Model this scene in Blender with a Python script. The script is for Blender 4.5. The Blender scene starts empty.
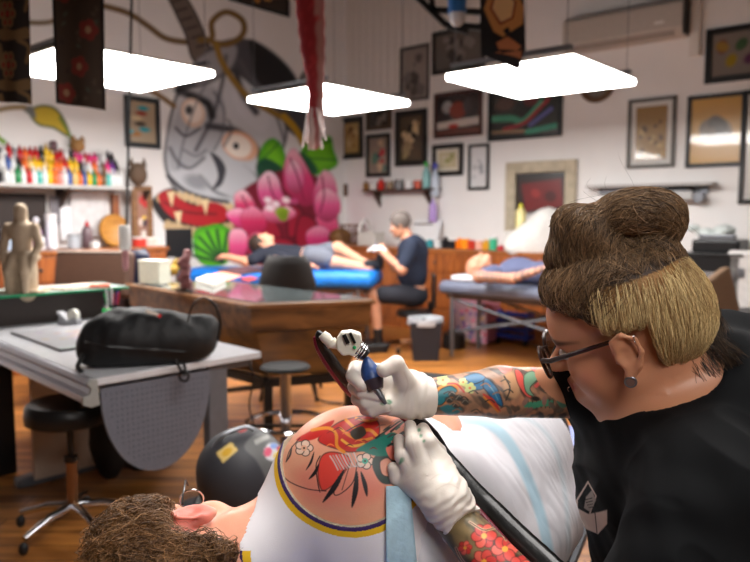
EXPOSURE = 0.3
import bpy, math, random
import numpy as np
from mathutils import Vector, Matrix
random.seed(7); rng = np.random.default_rng(7)
SC = bpy.context.scene; COL = SC.collection
# ---------------------------------------------------------------- camera
FPX = 700.0; CAMZ = 1.4; PITCH = math.atan(66/FPX)
cam = bpy.data.cameras.new('camera'); camo = bpy.data.objects.new('camera', cam); COL.objects.link(camo)
cam.sensor_width = 36; cam.lens = 36*FPX/750; camo.location = (0, 0, CAMZ)
camo.rotation_euler = (math.pi/2-PITCH, 0, 0); SC.camera = camo
cam.dof.use_dof = True; cam.dof.focus_distance = 1.08; cam.dof.aperture_fstop = 4.0; cam.clip_start = .05
cp, sp = math.cos(PITCH), math.sin(PITCH)
def ray(px, py):
    a = (px-375)/FPX; b = (281-py)/FPX
    return np.array([a, cp+b*sp, b*cp-sp])
def at(px, py, Y):
    r = ray(px, py); return np.array([0, 0, CAMZ])+r*(Y/r[1])
def on(px, py, z):
    r = ray(px, py); return np.array([0, 0, CAMZ])+r*((z-CAMZ)/r[2])
def proj(P):
    P = np.asarray(P, float); x = P[..., 0]; y = P[..., 1]; z = P[..., 2]-CAMZ
    d = y*cp-z*sp; u = y*sp+z*cp
    return 375+FPX*x/d, 281-FPX*u/d
# ---------------------------------------------------------------- room frame: u from the mural wall, v from the picture wall
RZ = math.atan2(-.648, .762)
UB = np.array([math.cos(RZ), math.sin(RZ), 0]); UA = np.array([math.sin(RZ), -math.cos(RZ), 0])
CORNER = np.array([-.43, 10.0, 0])
def W(u, v, z=0): return CORNER+UB*u+UA*v+np.array([0, 0, z])
def uv(P): d = np.asarray(P)-CORNER; return float(d@UB), float(d@UA), float(P[2])
def onA(px, py, off=0.0):
    r = ray(px, py); o = np.array([0, 0, CAMZ])-CORNER
    t = (off-o@UB)/(r@UB); return uv(np.array([0, 0, CAMZ])+r*t)[1:]
def onB(px, py, off=0.0):
    r = ray(px, py); o = np.array([0, 0, CAMZ])-CORNER
    t = (off-o@UA)/(r@UA); q = uv(np.array([0, 0, CAMZ])+r*t); return q[0], q[2]
# ---------------------------------------------------------------- colour and materials
def s2l(c):
    c = np.asarray(c, float)/255.; return np.where(c <= .04045, c/12.92, ((c+.055)/1.055)**2.4)
def rgba(c): l = s2l(c); return (float(l[0]), float(l[1]), float(l[2]), 1)
_M = {}
def mat(name, c=(128,128,128), rough=.5, metal=0., noise=.06, scale=30., bump=0., coat=0., trans=0., ior=1.45, sss=0., emis=None, es=0., spec=.5, aniso=None, alpha=1.):
    if name in _M: return _M[name]
    m = bpy.data.materials.new(name); m.use_nodes = True; nt = m.node_tree; b = nt.nodes['Principled BSDF']
    tc = nt.nodes.new('ShaderNodeTexCoord'); nz = nt.nodes.new('ShaderNodeTexNoise'); nz.inputs['Scale'].default_value = scale; nz.inputs['Detail'].default_value = 4
    nt.links.new(tc.outputs['Object'], nz.inputs['Vector'])
    mp = nt.nodes.new('ShaderNodeMapRange'); mp.inputs['To Min'].default_value = 1-noise; mp.inputs['To Max'].default_value = 1+noise
    mp.inputs['From Min'].default_value = .3; mp.inputs['From Max'].default_value = .7
    nt.links.new(nz.outputs[0], mp.inputs['Value'])
    mx = nt.nodes.new('ShaderNodeVectorMath'); mx.operation = 'SCALE'; mx.inputs[0].default_value = rgba(c)[:3]
    nt.links.new(mp.outputs[0], mx.inputs['Scale']); nt.links.new(mx.outputs[0], b.inputs['Base Color'])
    b.inputs['Roughness'].default_value = rough; b.inputs['Metallic'].default_value = metal
    b.inputs['Coat Weight'].default_value = coat; b.inputs['Transmission Weight'].default_value = trans; b.inputs['IOR'].default_value = ior
    b.inputs['Specular IOR Level'].default_value = spec; b.inputs['Alpha'].default_value = alpha
    if sss: b.inputs['Subsurface Weight'].default_value = sss; b.inputs['Subsurface Radius'].default_value = (.012, .005, .003); b.inputs['Subsurface Scale'].default_value = 1
    if emis: b.inputs['Emission Color'].default_value = rgba(emis); b.inputs['Emission Strength'].default_value = es
    if bump:
        bp = nt.nodes.new('ShaderNodeBump'); bp.inputs['Strength'].default_value = bump; bp.inputs['Distance'].default_value = .005
        nt.links.new(nz.outputs[0], bp.inputs['Height']); nt.links.new(bp.outputs[0], b.inputs['Normal'])
    _M[name] = m; return m
def vmat(name, rough=.5, coat=0., sss=0., bump=0., scale=200., metal=0., bd=.002, spec=.5, noise=.04, alpha=1.):
    if name in _M: return _M[name]
    m = bpy.data.materials.new(name); m.use_nodes = True; nt = m.node_tree; b = nt.nodes['Principled BSDF']
    at_ = nt.nodes.new('ShaderNodeAttribute'); at_.attribute_name = 'Col'
    tc = nt.nodes.new('ShaderNodeTexCoord'); nz = nt.nodes.new('ShaderNodeTexNoise'); nz.inputs['Scale'].default_value = scale; nz.inputs['Detail'].default_value = 3
    nt.links.new(tc.outputs['Object'], nz.inputs['Vector'])
    mp = nt.nodes.new('ShaderNodeMapRange'); mp.inputs['To Min'].default_value = 1-noise; mp.inputs['To Max'].default_value = 1+noise
    nt.links.new(nz.outputs[0], mp.inputs['Value'])
    mx = nt.nodes.new('ShaderNodeVectorMath'); mx.operation = 'SCALE'
    nt.links.new(at_.outputs['Color'], mx.inputs[0]); nt.links.new(mp.outputs[0], mx.inputs['Scale']); nt.links.new(mx.outputs[0], b.inputs['Base Color'])
    b.inputs['Roughness'].default_value = rough; b.inputs['Coat Weight'].default_value = coat; b.inputs['Metallic'].default_value = metal
    b.inputs['Specular IOR Level'].default_value = spec; b.inputs['Alpha'].default_value = alpha
    if sss: b.inputs['Subsurface Weight'].default_value = sss; b.inputs['Subsurface Radius'].default_value = (.012, .005, .003); b.inputs['Subsurface Scale'].default_value = 1
    if bump:
        bp = nt.nodes.new('ShaderNodeBump'); bp.inputs['Strength'].default_value = bump; bp.inputs['Distance'].default_value = bd
        nt.links.new(nz.outputs[0], bp.inputs['Height']); nt.links.new(bp.outputs[0], b.inputs['Normal'])
    _M[name] = m; return m
def wood(name, c1, c2, rough=.4, scale=(2., 30., 30.), coat=.2, planks=None, rot=0.):
    if name in _M: return _M[name]
    m = bpy.data.materials.new(name); m.use_nodes = True; nt = m.node_tree; b = nt.nodes['Principled BSDF']; L = nt.links.new
    tc = nt.nodes.new('ShaderNodeTexCoord'); mp = nt.nodes.new('ShaderNodeMapping'); mp.inputs['Scale'].default_value = scale
    r0 = nt.nodes.new('ShaderNodeMapping'); r0.inputs['Rotation'].default_value = (0, 0, rot)
    L(tc.outputs['Object'], r0.inputs['Vector']); L(r0.outputs[0], mp.inputs['Vector'])
    nz = nt.nodes.new('ShaderNodeTexNoise'); nz.inputs['Scale'].default_value = 1; nz.inputs['Detail'].default_value = 6; nz.inputs['Distortion'].default_value = .8
    L(mp.outputs[0], nz.inputs['Vector'])
    cr = nt.nodes.new('ShaderNodeValToRGB'); cr.color_ramp.elements[0].position = .35; cr.color_ramp.elements[1].position = .65
    cr.color_ramp.elements[0].color = rgba(c1); cr.color_ramp.elements[1].color = rgba(c2); L(nz.outputs[0], cr.inputs[0])
    out = cr.outputs[0]
    if planks:
        br = nt.nodes.new('ShaderNodeTexBrick'); br.inputs['Scale'].default_value = 1; br.inputs['Brick Width'].default_value = planks[0]; br.inputs['Row Height'].default_value = planks[1]
        br.inputs['Mortar Size'].default_value = .004; br.inputs['Color1'].default_value = (1, 1, 1, 1); br.inputs['Color2'].default_value = (.68, .68, .68, 1); br.inputs['Mortar'].default_value = (.2, .15, .1, 1)
        L(r0.outputs[0], br.inputs['Vector'])
        mu = nt.nodes.new('ShaderNodeMix'); mu.data_type = 'RGBA'; mu.blend_type = 'MULTIPLY'; mu.inputs[0].default_value = 1
        L(out, mu.inputs[6]); L(br.outputs['Color'], mu.inputs[7]); out = mu.outputs[2]
    L(out, b.inputs['Base Color']); b.inputs['Roughness'].default_value = rough; b.inputs['Coat Weight'].default_value = coat; b.inputs['Coat Roughness'].default_value = .25
    _M[name] = m; return m
# ---------------------------------------------------------------- objects
def tag(o, label=None, cat=None, group=None, kind=None):
    if label: o['label'] = label
    if cat: o['category'] = cat
    if group: o['group'] = group
    if kind: o['kind'] = kind
    return o
_RT = {}
def thing(name, label, cat, loc=(0, 0, 0), rz=0., group=None):
    o = bpy.data.objects.new(name, None); o.empty_display_size = .05; COL.objects.link(o)
    o.location = [float(v) for v in loc]; o.rotation_euler = (0, 0, rz); tag(o, label, cat, group)
    _RT[o.name] = (np.array(loc, float), rz); return o
def newmesh(name, V, F, m, parent=None, smooth=True, cols=None, world=False, mids=None, mats=None, loc=None, rz=0.):
    V = np.asarray(V, float).reshape(-1, 3)
    if world:
        q = parent; lo, r = None, 0
        while q is not None:
            if q.name in _RT: lo, r = _RT[q.name]; break
            q = q.parent
        if lo is None and loc is not None: lo, r = np.array(loc, float), rz
        if lo is not None:
            V = V-lo; c, s = math.cos(-r), math.sin(-r)
            V = np.stack([V[:, 0]*c-V[:, 1]*s, V[:, 0]*s+V[:, 1]*c, V[:, 2]], 1)
    me = bpy.data.meshes.new(name)
    if isinstance(F, np.ndarray):
        n, k = F.shape
        me.vertices.add(len(V)); me.vertices.foreach_set('co', V.astype(np.float32).ravel())
        me.loops.add(n*k); me.loops.foreach_set('vertex_index', F.astype(np.int32).ravel())
        me.polygons.add(n); me.polygons.foreach_set('loop_start', np.arange(0, n*k, k, dtype=np.int32)); me.polygons.foreach_set('loop_total', np.full(n, k, np.int32))
        me.update(calc_edges=True)
    else:
        me.from_pydata([tuple(v) for v in V], [], [tuple(f) for f in F]); me.update()
    if smooth: me.polygons.foreach_set('use_smooth', np.ones(len(me.polygons), bool))
    for mm in (mats or [m]): me.materials.append(mm)
    if mids is not None: me.polygons.foreach_set('material_index', np.asarray(mids, np.int32))
    if cols is not None:
        a = me.color_attributes.new('Col', 'FLOAT_COLOR', 'POINT'); c4 = np.ones((len(V), 4), np.float32); c4[:, :3] = cols
        a.data.foreach_set('color', c4.ravel())
    o = bpy.data.objects.new(name, me); COL.objects.link(o)
    if parent is not None: o.parent = parent
    if loc is not None: o.location = [float(v) for v in loc]; o.rotation_euler = (0, 0, rz)
    return o
def fr(d):
    d = np.asarray(d, float); d = d/np.linalg.norm(d); a = np.array([0, 0, 1.]) if abs(d[2]) < .9 else np.array([1., 0, 0])
    x = np.cross(a, d); x /= np.linalg.norm(x); return x, np.cross(d, x), d
class MB:
    def __init__(s): s.V = []; s.F = []; s.n = 0
    def add(s, V, F):
        s.V.append(np.asarray(V, float)); s.F += [tuple(int(i)+s.n for i in f) for f in F]; s.n += len(V); return s
    def box(s, c, size, rz=0., R=None):
        hx, hy, hz = [v/2 for v in size]
        V = np.array([[x, y, z] for x in (-hx, hx) for y in (-hy, hy) for z in (-hz, hz)], float)
        if rz: c_, s_ = math.cos(rz), math.sin(rz); V = V@np.array([[c_, s_, 0], [-s_, c_, 0], [0, 0, 1]])
        if R is not None: V = V@np.asarray(R).T
        return s.add(V+np.asarray(c, float), [(0,1,3,2),(4,6,7,5),(0,4,5,1),(2,3,7,6),(0,2,6,4),(1,5,7,3)])
    def bar(s, a, b, w, h):
        a = np.asarray(a, float); b = np.asarray(b, float); x, y, d = fr(b-a); L = np.linalg.norm(b-a)
        return s.box((a+b)/2, (w, h, L), R=np.stack([x, y, d], 1))
    def tube(s, P, r, n=12, cap=True, flat=1., closed=False):
        P = np.asarray(P, float); m = len(P); r = np.full(m, r, float) if np.isscalar(r) else np.asarray(r, float)
        T = np.zeros_like(P)
        if closed: T = np.roll(P, -1, 0)-np.roll(P, 1, 0)
        else: T[1:-1] = P[2:]-P[:-2]; T[0] = P[1]-P[0]; T[-1] = P[-1]-P[-2]
        x, y, _ = fr(T[0]); V = []
        for i in range(m):
            d = T[i]/(np.linalg.norm(T[i])+1e-12); x = x-d*(x@d); x /= np.linalg.norm(x); y = np.cross(d, x)
            for k in range(n):
                a = 2*math.pi*k/n; V.append(P[i]+r[i]*(math.cos(a)*x+flat*math.sin(a)*y))
        F = []
        for i in range(m if closed else m-1):
            j = (i+1) % m
            for k in range(n): F.append((i*n+k, i*n+(k+1) % n, j*n+(k+1) % n, j*n+k))
        if cap and not closed: F.append(tuple(range(n))[::-1]); F.append(tuple((m-1)*n+k for k in range(n)))
        return s.add(V, F)
    def cyl(s, a, b, r, r2=None, n=20):
        return s.tube([a, b], [r, r if r2 is None else r2], n)
    def lathe(s, prof, c=(0, 0, 0), n=24, axis=None, flat=1.):
        c = np.asarray(c, float); V = []; m = len(prof)
        if axis is None: X, Y, D = np.array([1., 0, 0]), np.array([0, 1., 0]), np.array([0, 0, 1.])
        else: X, Y, D = fr(axis)
        for r, z in prof:
            for k in range(n):
                a = 2*math.pi*k/n; V.append(c+X*(r*math.cos(a))+Y*(r*flat*math.sin(a))+D*z)
        F = [(i*n+k, i*n+(k+1) % n, (i+1)*n+(k+1) % n, (i+1)*n+k) for i in range(m-1) for k in range(n)]
        F.append(tuple(range(n))[::-1]); F.append(tuple((m-1)*n+k for k in range(n)))
        return s.add(V, F)
    def ell(s, c, r, n=16, R=None):
        V = []; F = []; m = n//2
        for i in range(m+1):
            t = math.pi*i/m
            for k in range(n): a = 2*math.pi*k/n; V.append((r[0]*math.sin(t)*math.cos(a), r[1]*math.sin(t)*math.sin(a), r[2]*math.cos(t)))
        for i in range(m):
            for k in range(n): F.append((i*n+k, (i+1)*n+k, (i+1)*n+(k+1) % n, i*n+(k+1) % n))
        V = np.array(V)
        if R is not None: V = V@np.asarray(R).T
        return s.add(V+np.asarray(c, float), F)
    def torus(s, c, R, r, axis=(0, 0, 1), n=32, k=8, a0=0, a1=None):
        X, Y, D = fr(axis); full = a1 is None; a1 = 2*math.pi if full else a1
        P = [np.asarray(c)+R*(math.cos(a)*X+math.sin(a)*Y) for a in np.linspace(a0, a1, n, endpoint=not full)]
        return s.tube(P, r, k, closed=full)
    def prism(s, poly, h0, h1, o=(0, 0, 0), X=(1, 0, 0), Y=(0, 1, 0), Z=(0, 0, 1)):
        o, X, Y, Z = [np.asarray(v, float) for v in (o, X, Y, Z)]; n = len(poly)
        V = [o+X*p[0]+Y*p[1]+Z*h0 for p in poly]+[o+X*p[0]+Y*p[1]+Z*h1 for p in poly]
        F = [tuple(range(n))[::-1], tuple(range(n, 2*n))]+[(i, (i+1) % n, n+(i+1) % n, n+i) for i in range(n)]
        return s.add(V, F)
    def build(s, name, m, parent=None, smooth=False, bevel=0., world=False, loc=None, rz=0., cols=None, seg=2):
        V = np.concatenate(s.V); o = newmesh(name, V, s.F, m, parent, smooth, None if cols is None else cols, world, loc=loc, rz=rz)
        if bevel: bv = o.modifiers.new('b', 'BEVEL'); bv.width = bevel; bv.segments = seg; bv.limit_method = 'ANGLE'; bv.angle_limit = .6
        if smooth: 
            try: o.data.set_sharp_from_angle(angle=.7)
            except Exception: pass
        return o
def copy_tree(o, parent=None):
    c = o.copy(); COL.objects.link(c); c.parent = parent
    for k in [q for q in o.children]: copy_tree(k, c)
    return c
def spline(P, n=8, closed=False):
    P = np.asarray(P, float); m = len(P); out = []
    rngi = range(m if closed else m-1)
    for i in rngi:
        p0 = P[(i-1) % m] if closed or i > 0 else P[0]; p1 = P[i]; p2 = P[(i+1) % m]; p3 = P[(i+2) % m] if closed or i+2 < m else P[-1]
        for t in np.linspace(0, 1, n, endpoint=False):
            out.append(.5*((2*p1)+(-p0+p2)*t+(2*p0-5*p1+4*p2-p3)*t*t+(-p0+3*p1-3*p2+p3)*t**3))
    if not closed: out.append(P[-1])
    return np.array(out)
# ---------------------------------------------------------------- painter for colour attributes
class Paint:
    def __init__(s, X, Y, bg, n=None):
        s.X = np.asarray(X, float).ravel(); s.Y = np.asarray(Y, float).ravel(); N = len(s.X)
        s.c = np.tile(s2l(bg), (N, 1)) if np.ndim(bg) == 1 else np.array(bg, float); s.a = np.zeros(N)
    def _mix(s, w, col):
        col = s2l(col) if np.ndim(col) == 1 else col
        s.c = s.c*(1-w[:, None])+col*w[:, None]; s.a = np.maximum(s.a, w)
    def sd(s, pts):
        X, Y = s.X, s.Y; d = np.full(len(X), 1e9); ins = np.zeros(len(X), bool); n = len(pts)
        for i in range(n):
            x1, y1 = pts[i]; x2, y2 = pts[(i+1) % n]; ex, ey = x2-x1, y2-y1; L = ex*ex+ey*ey+1e-12
            t = np.clip(((X-x1)*ex+(Y-y1)*ey)/L, 0, 1); d = np.minimum(d, np.hypot(X-x1-t*ex, Y-y1-t*ey))
            c = ((y1 > Y) != (y2 > Y)); 
            if y2 != y1: ins ^= c & (X < ex*(Y-y1)/(y2-y1)+x1)
        return np.where(ins, -d, d)
    def poly(s, pts, col, f=1., curve=True, edge=None, ew=1.5, grad=None, gw=10., a=1.):
        if curve: pts = spline(pts, 5, True)
        d = s.sd(pts); w = np.clip(.5-d/f, 0, 1)*a
        c = s2l(col)
        if grad is not None:
            g = np.clip(-d/gw, 0, 1)[:, None]; c = s2l(grad)*(1-g)+s2l(col)*g; s._mix(w, c)
        else: s._mix(w, col)
        if edge is not None: s._mix(np.clip(.5-(np.abs(d)-ew/2)/f, 0, 1)*a, edge)
        return s
    def ell(s, cx, cy, rx, ry, col, ang=0., f=1., a=1.):
        ca, sa = math.cos(math.radians(ang)), math.sin(math.radians(ang)); x = s.X-cx; y = s.Y-cy
        u = (x*ca+y*sa)/rx; v = (-x*sa+y*ca)/ry; r = np.sqrt(u*u+v*v); s._mix(np.clip(.5-(r-1)*min(rx, ry)/f, 0, 1)*a, col); return s
    def stroke(s, pts, w, col, f=1., curve=True, a=1., taper=False):
        if curve: pts = spline(pts, 6)
        d = np.full(len(s.X), 1e9); n = len(pts)
        for i in range(n-1):
            x1, y1 = pts[i]; x2, y2 = pts[i+1]; ex, ey = x2-x1, y2-y1; L = ex*ex+ey*ey+1e-12
            t = np.clip(((s.X-x1)*ex+(s.Y-y1)*ey)/L, 0, 1); q = np.hypot(s.X-x1-t*ex, s.Y-y1-t*ey)
            ww = w/2
            if taper: ww = w/2*(1-.85*abs(2*(i+.5)/(n-1)-1)**1.5)
            d = np.minimum(d, q-ww)
        s._mix(np.clip(.5-d/f, 0, 1)*a, col); return s
def artgrid(w, h, res):
    nx = max(2, int(w/res)); ny = max(2, int(h/res)); x = np.linspace(0, 1, nx); y = np.linspace(0, 1, ny)
    X, Y = np.meshgrid(x, y); idx = np.arange(nx*ny).reshape(ny, nx)
    F = np.stack([idx[:-1, :-1], idx[:-1, 1:], idx[1:, 1:], idx[1:, :-1]], -1).reshape(-1, 4)
    return X.ravel(), Y.ravel(), F
def vnoise(P, s, seed=0):
    P = np.asarray(P, float)*s; r = np.random.default_rng(seed); k = r.normal(size=(6, P.shape[1])); ph = r.uniform(0, 6.28, 6)
    return sum(np.sin(P@k[i]*(1+.45*i)+ph[i])/(1+.5*i) for i in range(6))/2.6
# ---------------------------------------------------------------- signed distance bodies
def rotm(axis, deg):
    return np.array(Matrix.Rotation(math.radians(deg), 3, axis))
class SDF:
    def __init__(s): s.p = []
    def cap(s, a, b, ra, rb=None, k=.02, sub=False): s.p.append(('c', np.asarray(a, float), np.asarray(b, float), ra, ra if rb is None else rb, k, sub)); return s
    def chain(s, pts, rad, k=.02):
        for i in range(len(pts)-1): s.cap(pts[i], pts[i+1], rad[i], rad[i+1], k)
        return s
    def ell(s, c, r, R=None, k=.02, sub=False): s.p.append(('e', np.asarray(c, float), np.asarray(r, float), np.eye(3) if R is None else np.asarray(R, float), None, k, sub)); return s
    def bounds(s):
        lo = np.full(3, 1e9); hi = -lo
        for q in s.p:
            if q[6]: continue
            if q[0] == 'c': m = max(q[3], q[4]); l = np.minimum(q[1], q[2])-m; h = np.maximum(q[1], q[2])+m
            else: m = q[2].max(); l = q[1]-m; h = q[1]+m
            lo = np.minimum(lo, l); hi = np.maximum(hi, h)
        return lo, hi
    def grid(s, h, lo=None, hi=None, pad=.012):
        l, u = s.bounds(); lo = l-pad if lo is None else np.maximum(l-pad, lo); hi = u+pad if hi is None else np.minimum(u+pad, hi)
        n = np.ceil((hi-lo)/h).astype(int)+1
        ax = [lo[i]+np.arange(n[i])*h for i in range(3)]; D = np.full(n, .05, np.float32)
        for q in s.p:
            if q[0] == 'c': m = max(q[3], q[4]); bl = np.minimum(q[1], q[2])-m; bh = np.maximum(q[1], q[2])+m
            else: m = q[2].max(); bl = q[1]-m; bh = q[1]+m
            e = q[5]*1.2+4*h+.01; i0 = np.maximum(((bl-e-lo)/h).astype(int), 0); i1 = np.minimum(((bh+e-lo)/h).astype(int)+2, n)
            if (i1 <= i0).any(): continue
            x = ax[0][i0[0]:i1[0]][:, None, None]; y = ax[1][i0[1]:i1[1]][None, :, None]; z = ax[2][i0[2]:i1[2]][None, None, :]
            if q[0] == 'c':
                a, b = q[1], q[2]; ba = b-a; L = ba@ba+1e-12
                t = np.clip(((x-a[0])*ba[0]+(y-a[1])*ba[1]+(z-a[2])*ba[2])/L, 0, 1)
                d = np.sqrt((x-a[0]-t*ba[0])**2+(y-a[1]-t*ba[1])**2+(z-a[2]-t*ba[2])**2)-(q[3]+(q[4]-q[3])*t)
            else:
                R = q[3]; dx, dy, dz = x-q[1][0], y-q[1][1], z-q[1][2]
                l_ = [R[0, i]*dx+R[1, i]*dy+R[2, i]*dz for i in range(3)]
                k0 = np.sqrt(sum((l_[i]/q[2][i])**2 for i in range(3))); k1 = np.sqrt(sum((l_[i]/q[2][i]**2)**2 for i in range(3)))+1e-9
                d = k0*(k0-1)/k1
            S = (slice(i0[0], i1[0]), slice(i0[1], i1[1]), slice(i0[2], i1[2])); o = D[S]; k = q[5]+1e-9
            if q[6]:
                d = -d; hh = np.clip(.5+.5*(d-o)/k, 0, 1); D[S] = o+(d-o)*hh+k*hh*(1-hh)
            else:
                hh = np.clip(.5+.5*(o-d)/k, 0, 1); D[S] = o+(d-o)*hh-k*hh*(1-hh)
        return D, lo, h
def nets(D, lo, h):
    s = D < 0
    # close the grid border
    c = np.zeros(tuple(np.array(D.shape)-1), np.int8)
    for i in (0, 1):
        for j in (0, 1):
            for k in (0, 1): c += s[i:s.shape[0]-1+i, j:s.shape[1]-1+j, k:s.shape[2]-1+k]
    I = np.argwhere((c > 0) & (c < 8)); idx = np.full(c.shape, -1, np.int64); idx[tuple(I.T)] = np.arange(len(I))
    acc = np.zeros((len(I), 3)); cnt = np.zeros(len(I))
    cs = [(i, j, k) for i in (0, 1) for j in (0, 1) for k in (0, 1)]
    v = {q: D[I[:, 0]+q[0], I[:, 1]+q[1], I[:, 2]+q[2]] for q in cs}
    for q in cs:
        for ax in range(3):
            if q[ax] == 0:
                p = list(q); p[ax] = 1; p = tuple(p); a, b = v[q], v[p]; m = (a < 0) != (b < 0)
                t = np.where(m, a/np.where(m, a-b, 1), 0); e = np.tile(np.array(q, float), (len(I), 1)); e[:, ax] = t
                acc[m] += e[m]; cnt[m] += 1
    V = lo+(I+acc/np.maximum(cnt, 1)[:, None])*h; F = []
    for ax in range(3):
        sl0 = [slice(None)]*3; sl1 = [slice(None)]*3; sl0[ax] = slice(0, -1); sl1[ax] = slice(1, None)
        m = s[tuple(sl0)] != s[tuple(sl1)]; E = np.argwhere(m); o1, o2 = [(1, 2), (2, 0), (0, 1)][ax]
        ok = (E[:, o1] > 0) & (E[:, o2] > 0) & (E[:, o1] < D.shape[o1]-1) & (E[:, o2] < D.shape[o2]-1); E = E[ok]
        inside = s[tuple(E.T)]
        def g(d1, d2): Q = E.copy(); Q[:, o1] += d1; Q[:, o2] += d2; return idx[tuple(Q.T)]
        q = np.stack([g(-1, -1), g(0, -1), g(0, 0), g(-1, 0)], 1); q[~inside] = q[~inside][:, ::-1]; F.append(q)
    return V, np.concatenate(F)
def smooth(V, F, it=2, lam=.5):
    E = np.concatenate([F[:, [i, (i+1) % 4]] for i in range(4)]); E = np.concatenate([E, E[:, ::-1]]); n = len(V)
    cnt = np.bincount(E[:, 0], minlength=n).astype(float); cnt[cnt == 0] = 1
    key = np.sort(E, 1); key = key[:, 0]*n+key[:, 1]; u_, iv_, c_ = np.unique(key, return_inverse=True, return_counts=True); bd = E[(c_ < 4)[iv_.ravel()]].ravel(); fix = np.unique(bd); keepV = V[fix].copy() if len(fix) < n*.5 else None
    for _ in range(it):
        a = np.stack([np.bincount(E[:, 0], weights=V[E[:, 1], i], minlength=n) for i in range(3)], 1)/cnt[:, None]; V = V+lam*(a-V)
        if keepV is not None: V[fix] = keepV
    return V
def subdiv(V, F, sel=None):
    if sel is None: sel = np.ones(len(F), bool)
    G = F[sel]; n = len(V)
    E = np.concatenate([G[:, [i, (i+1) % 4]] for i in range(4)]); Es = np.sort(E, 1); U, inv = np.unique(Es, axis=0, return_inverse=True); inv = inv.ravel()
    em = n+inv.reshape(4, -1).T; cm = n+len(U)+np.arange(len(G))
    V2 = np.concatenate([V, (V[U[:, 0]]+V[U[:, 1]])/2, V[G].mean(1)])
    q = [np.stack([G[:, i], em[:, i], cm, em[:, (i-1) % 4]], 1) for i in range(4)]
    return V2, np.concatenate([F[~sel]]+q)
def carve(D, lo, h, fn, k=0.):
    ax = [lo[i]+np.arange(D.shape[i])*h for i in range(3)]
    r = fn(ax[0][:, None, None], ax[1][None, :, None], ax[2][None, None, :])
    return np.maximum(D, np.broadcast_to(r, D.shape)).astype(np.float32)
def hairmesh(roots, dirs, steps, L, r0, width_noise, fn, seg=8):
    """strands as thin three sided tubes; fn(P, T, i) gives the next direction"""
    n = len(roots); P = roots.copy(); T = dirs.copy(); path = [P.copy()]
    for i in range(seg):
        T = fn(P, T, i/seg); T /= np.linalg.norm(T, axis=1)[:, None]+1e-9; P = P+T*(L/seg)[:, None]; path.append(P.copy())
    path = np.stack(path, 1)
    return strands(path, r0)
def strands(path, r0):
    n, m, _ = path.shape; T = np.gradient(path, axis=1); T /= np.linalg.norm(T, axis=2, keepdims=True)+1e-9
    ref = np.array([.31, .52, .79]); X = np.cross(T, ref); X /= np.linalg.norm(X, axis=2, keepdims=True)+1e-9; Y = np.cross(T, X)
    r = (np.asarray(r0).reshape(-1, 1) if np.ndim(r0) else r0)*np.linspace(1, .35, m)[None, :]; r = np.broadcast_to(r, (n, m))[..., None]
    ring = [path+r*(math.cos(a)*X+math.sin(a)*Y) for a in (0, 2.094, 4.189)]
    V = np.stack(ring, 2).reshape(-1, 3); b = (np.arange(n)[:, None]*m+np.arange(m-1)[None, :])*3; F = []
    for k in range(3):
        k2 = (k+1) % 3; F.append(np.stack([b+k, b+k2, b+3+k2, b+3+k], -1).reshape(-1, 4))
    return V, np.concatenate(F)
# ================================================================ ROOM SHELL
M_wall = mat('wall_paint', (236,233,232), .55, noise=.02, scale=3, bump=.05)
M_floor = wood('floor_wood', (132,78,30), (200,132,62), .36, (1.2, 16, 16), .25, planks=(1.7, .13))
M_black = mat('black_metal', (18,17,17), .4, 0., noise=.1)
M_blackp = mat('black_plastic', (20,20,22), .35)
M_chrome = mat('chrome', (215,215,220), .12, 1., noise=.02)
M_steel = mat('grey_steel', (120,122,128), .35, .7)
M_white = mat('white_plastic', (232,230,226), .4, noise=.02)
M_board = mat('beadboard_paint', (226,220,215), .6, noise=.03)
def struct(o): o['kind'] = 'structure'; return o
H = 5.2
b = MB(); b.box((0, 4.5, -.05), (15, 14, .1)); o = b.build('floor', M_floor); struct(o)
o.location = (0, 0, 0)
o.rotation_euler = (0, 0, RZ*0)
b = MB(); b.box((0, 4.5, H+.05), (15, 14, .1)); struct(b.build('ceiling', mat('ceiling_dark', (52,40,34), .9)))
# floor planks run with the room: rotate texture through its own object
b = MB(); b.box((-.05, -4.5, H/2), (.1, 9.2, H)); o = b.build('wall_left', M_wall, loc=CORNER, rz=RZ); struct(o)
b = MB(); b.box((4.5, .05, H/2), (9.2, .1, H)); o = b.build('wall_right', M_wall, loc=CORNER, rz=RZ); struct(o)
M_back = mat('wall_warm', (84,70,62), .8)
b = MB(); b.box((4.5, -9.05, H/2), (9.2, .1, H)); o = b.build('wall_front', M_back, loc=CORNER, rz=RZ); struct(o)
b = MB(); b.box((9.05, -4.5, H/2), (.1, 9.2, H)); o = b.build('wall_back', M_back, loc=CORNER, rz=RZ); struct(o)
# beadboard upper panelling on the right wall
b = MB(); u0 = .05; 
for i in range(17): b.box((u0+i*.125+.06, -.006, 3.75), (.118, .012, 2.7))
o = b.build('trim_1', M_board, loc=CORNER, rz=RZ, bevel=.004); struct(o)
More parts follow.
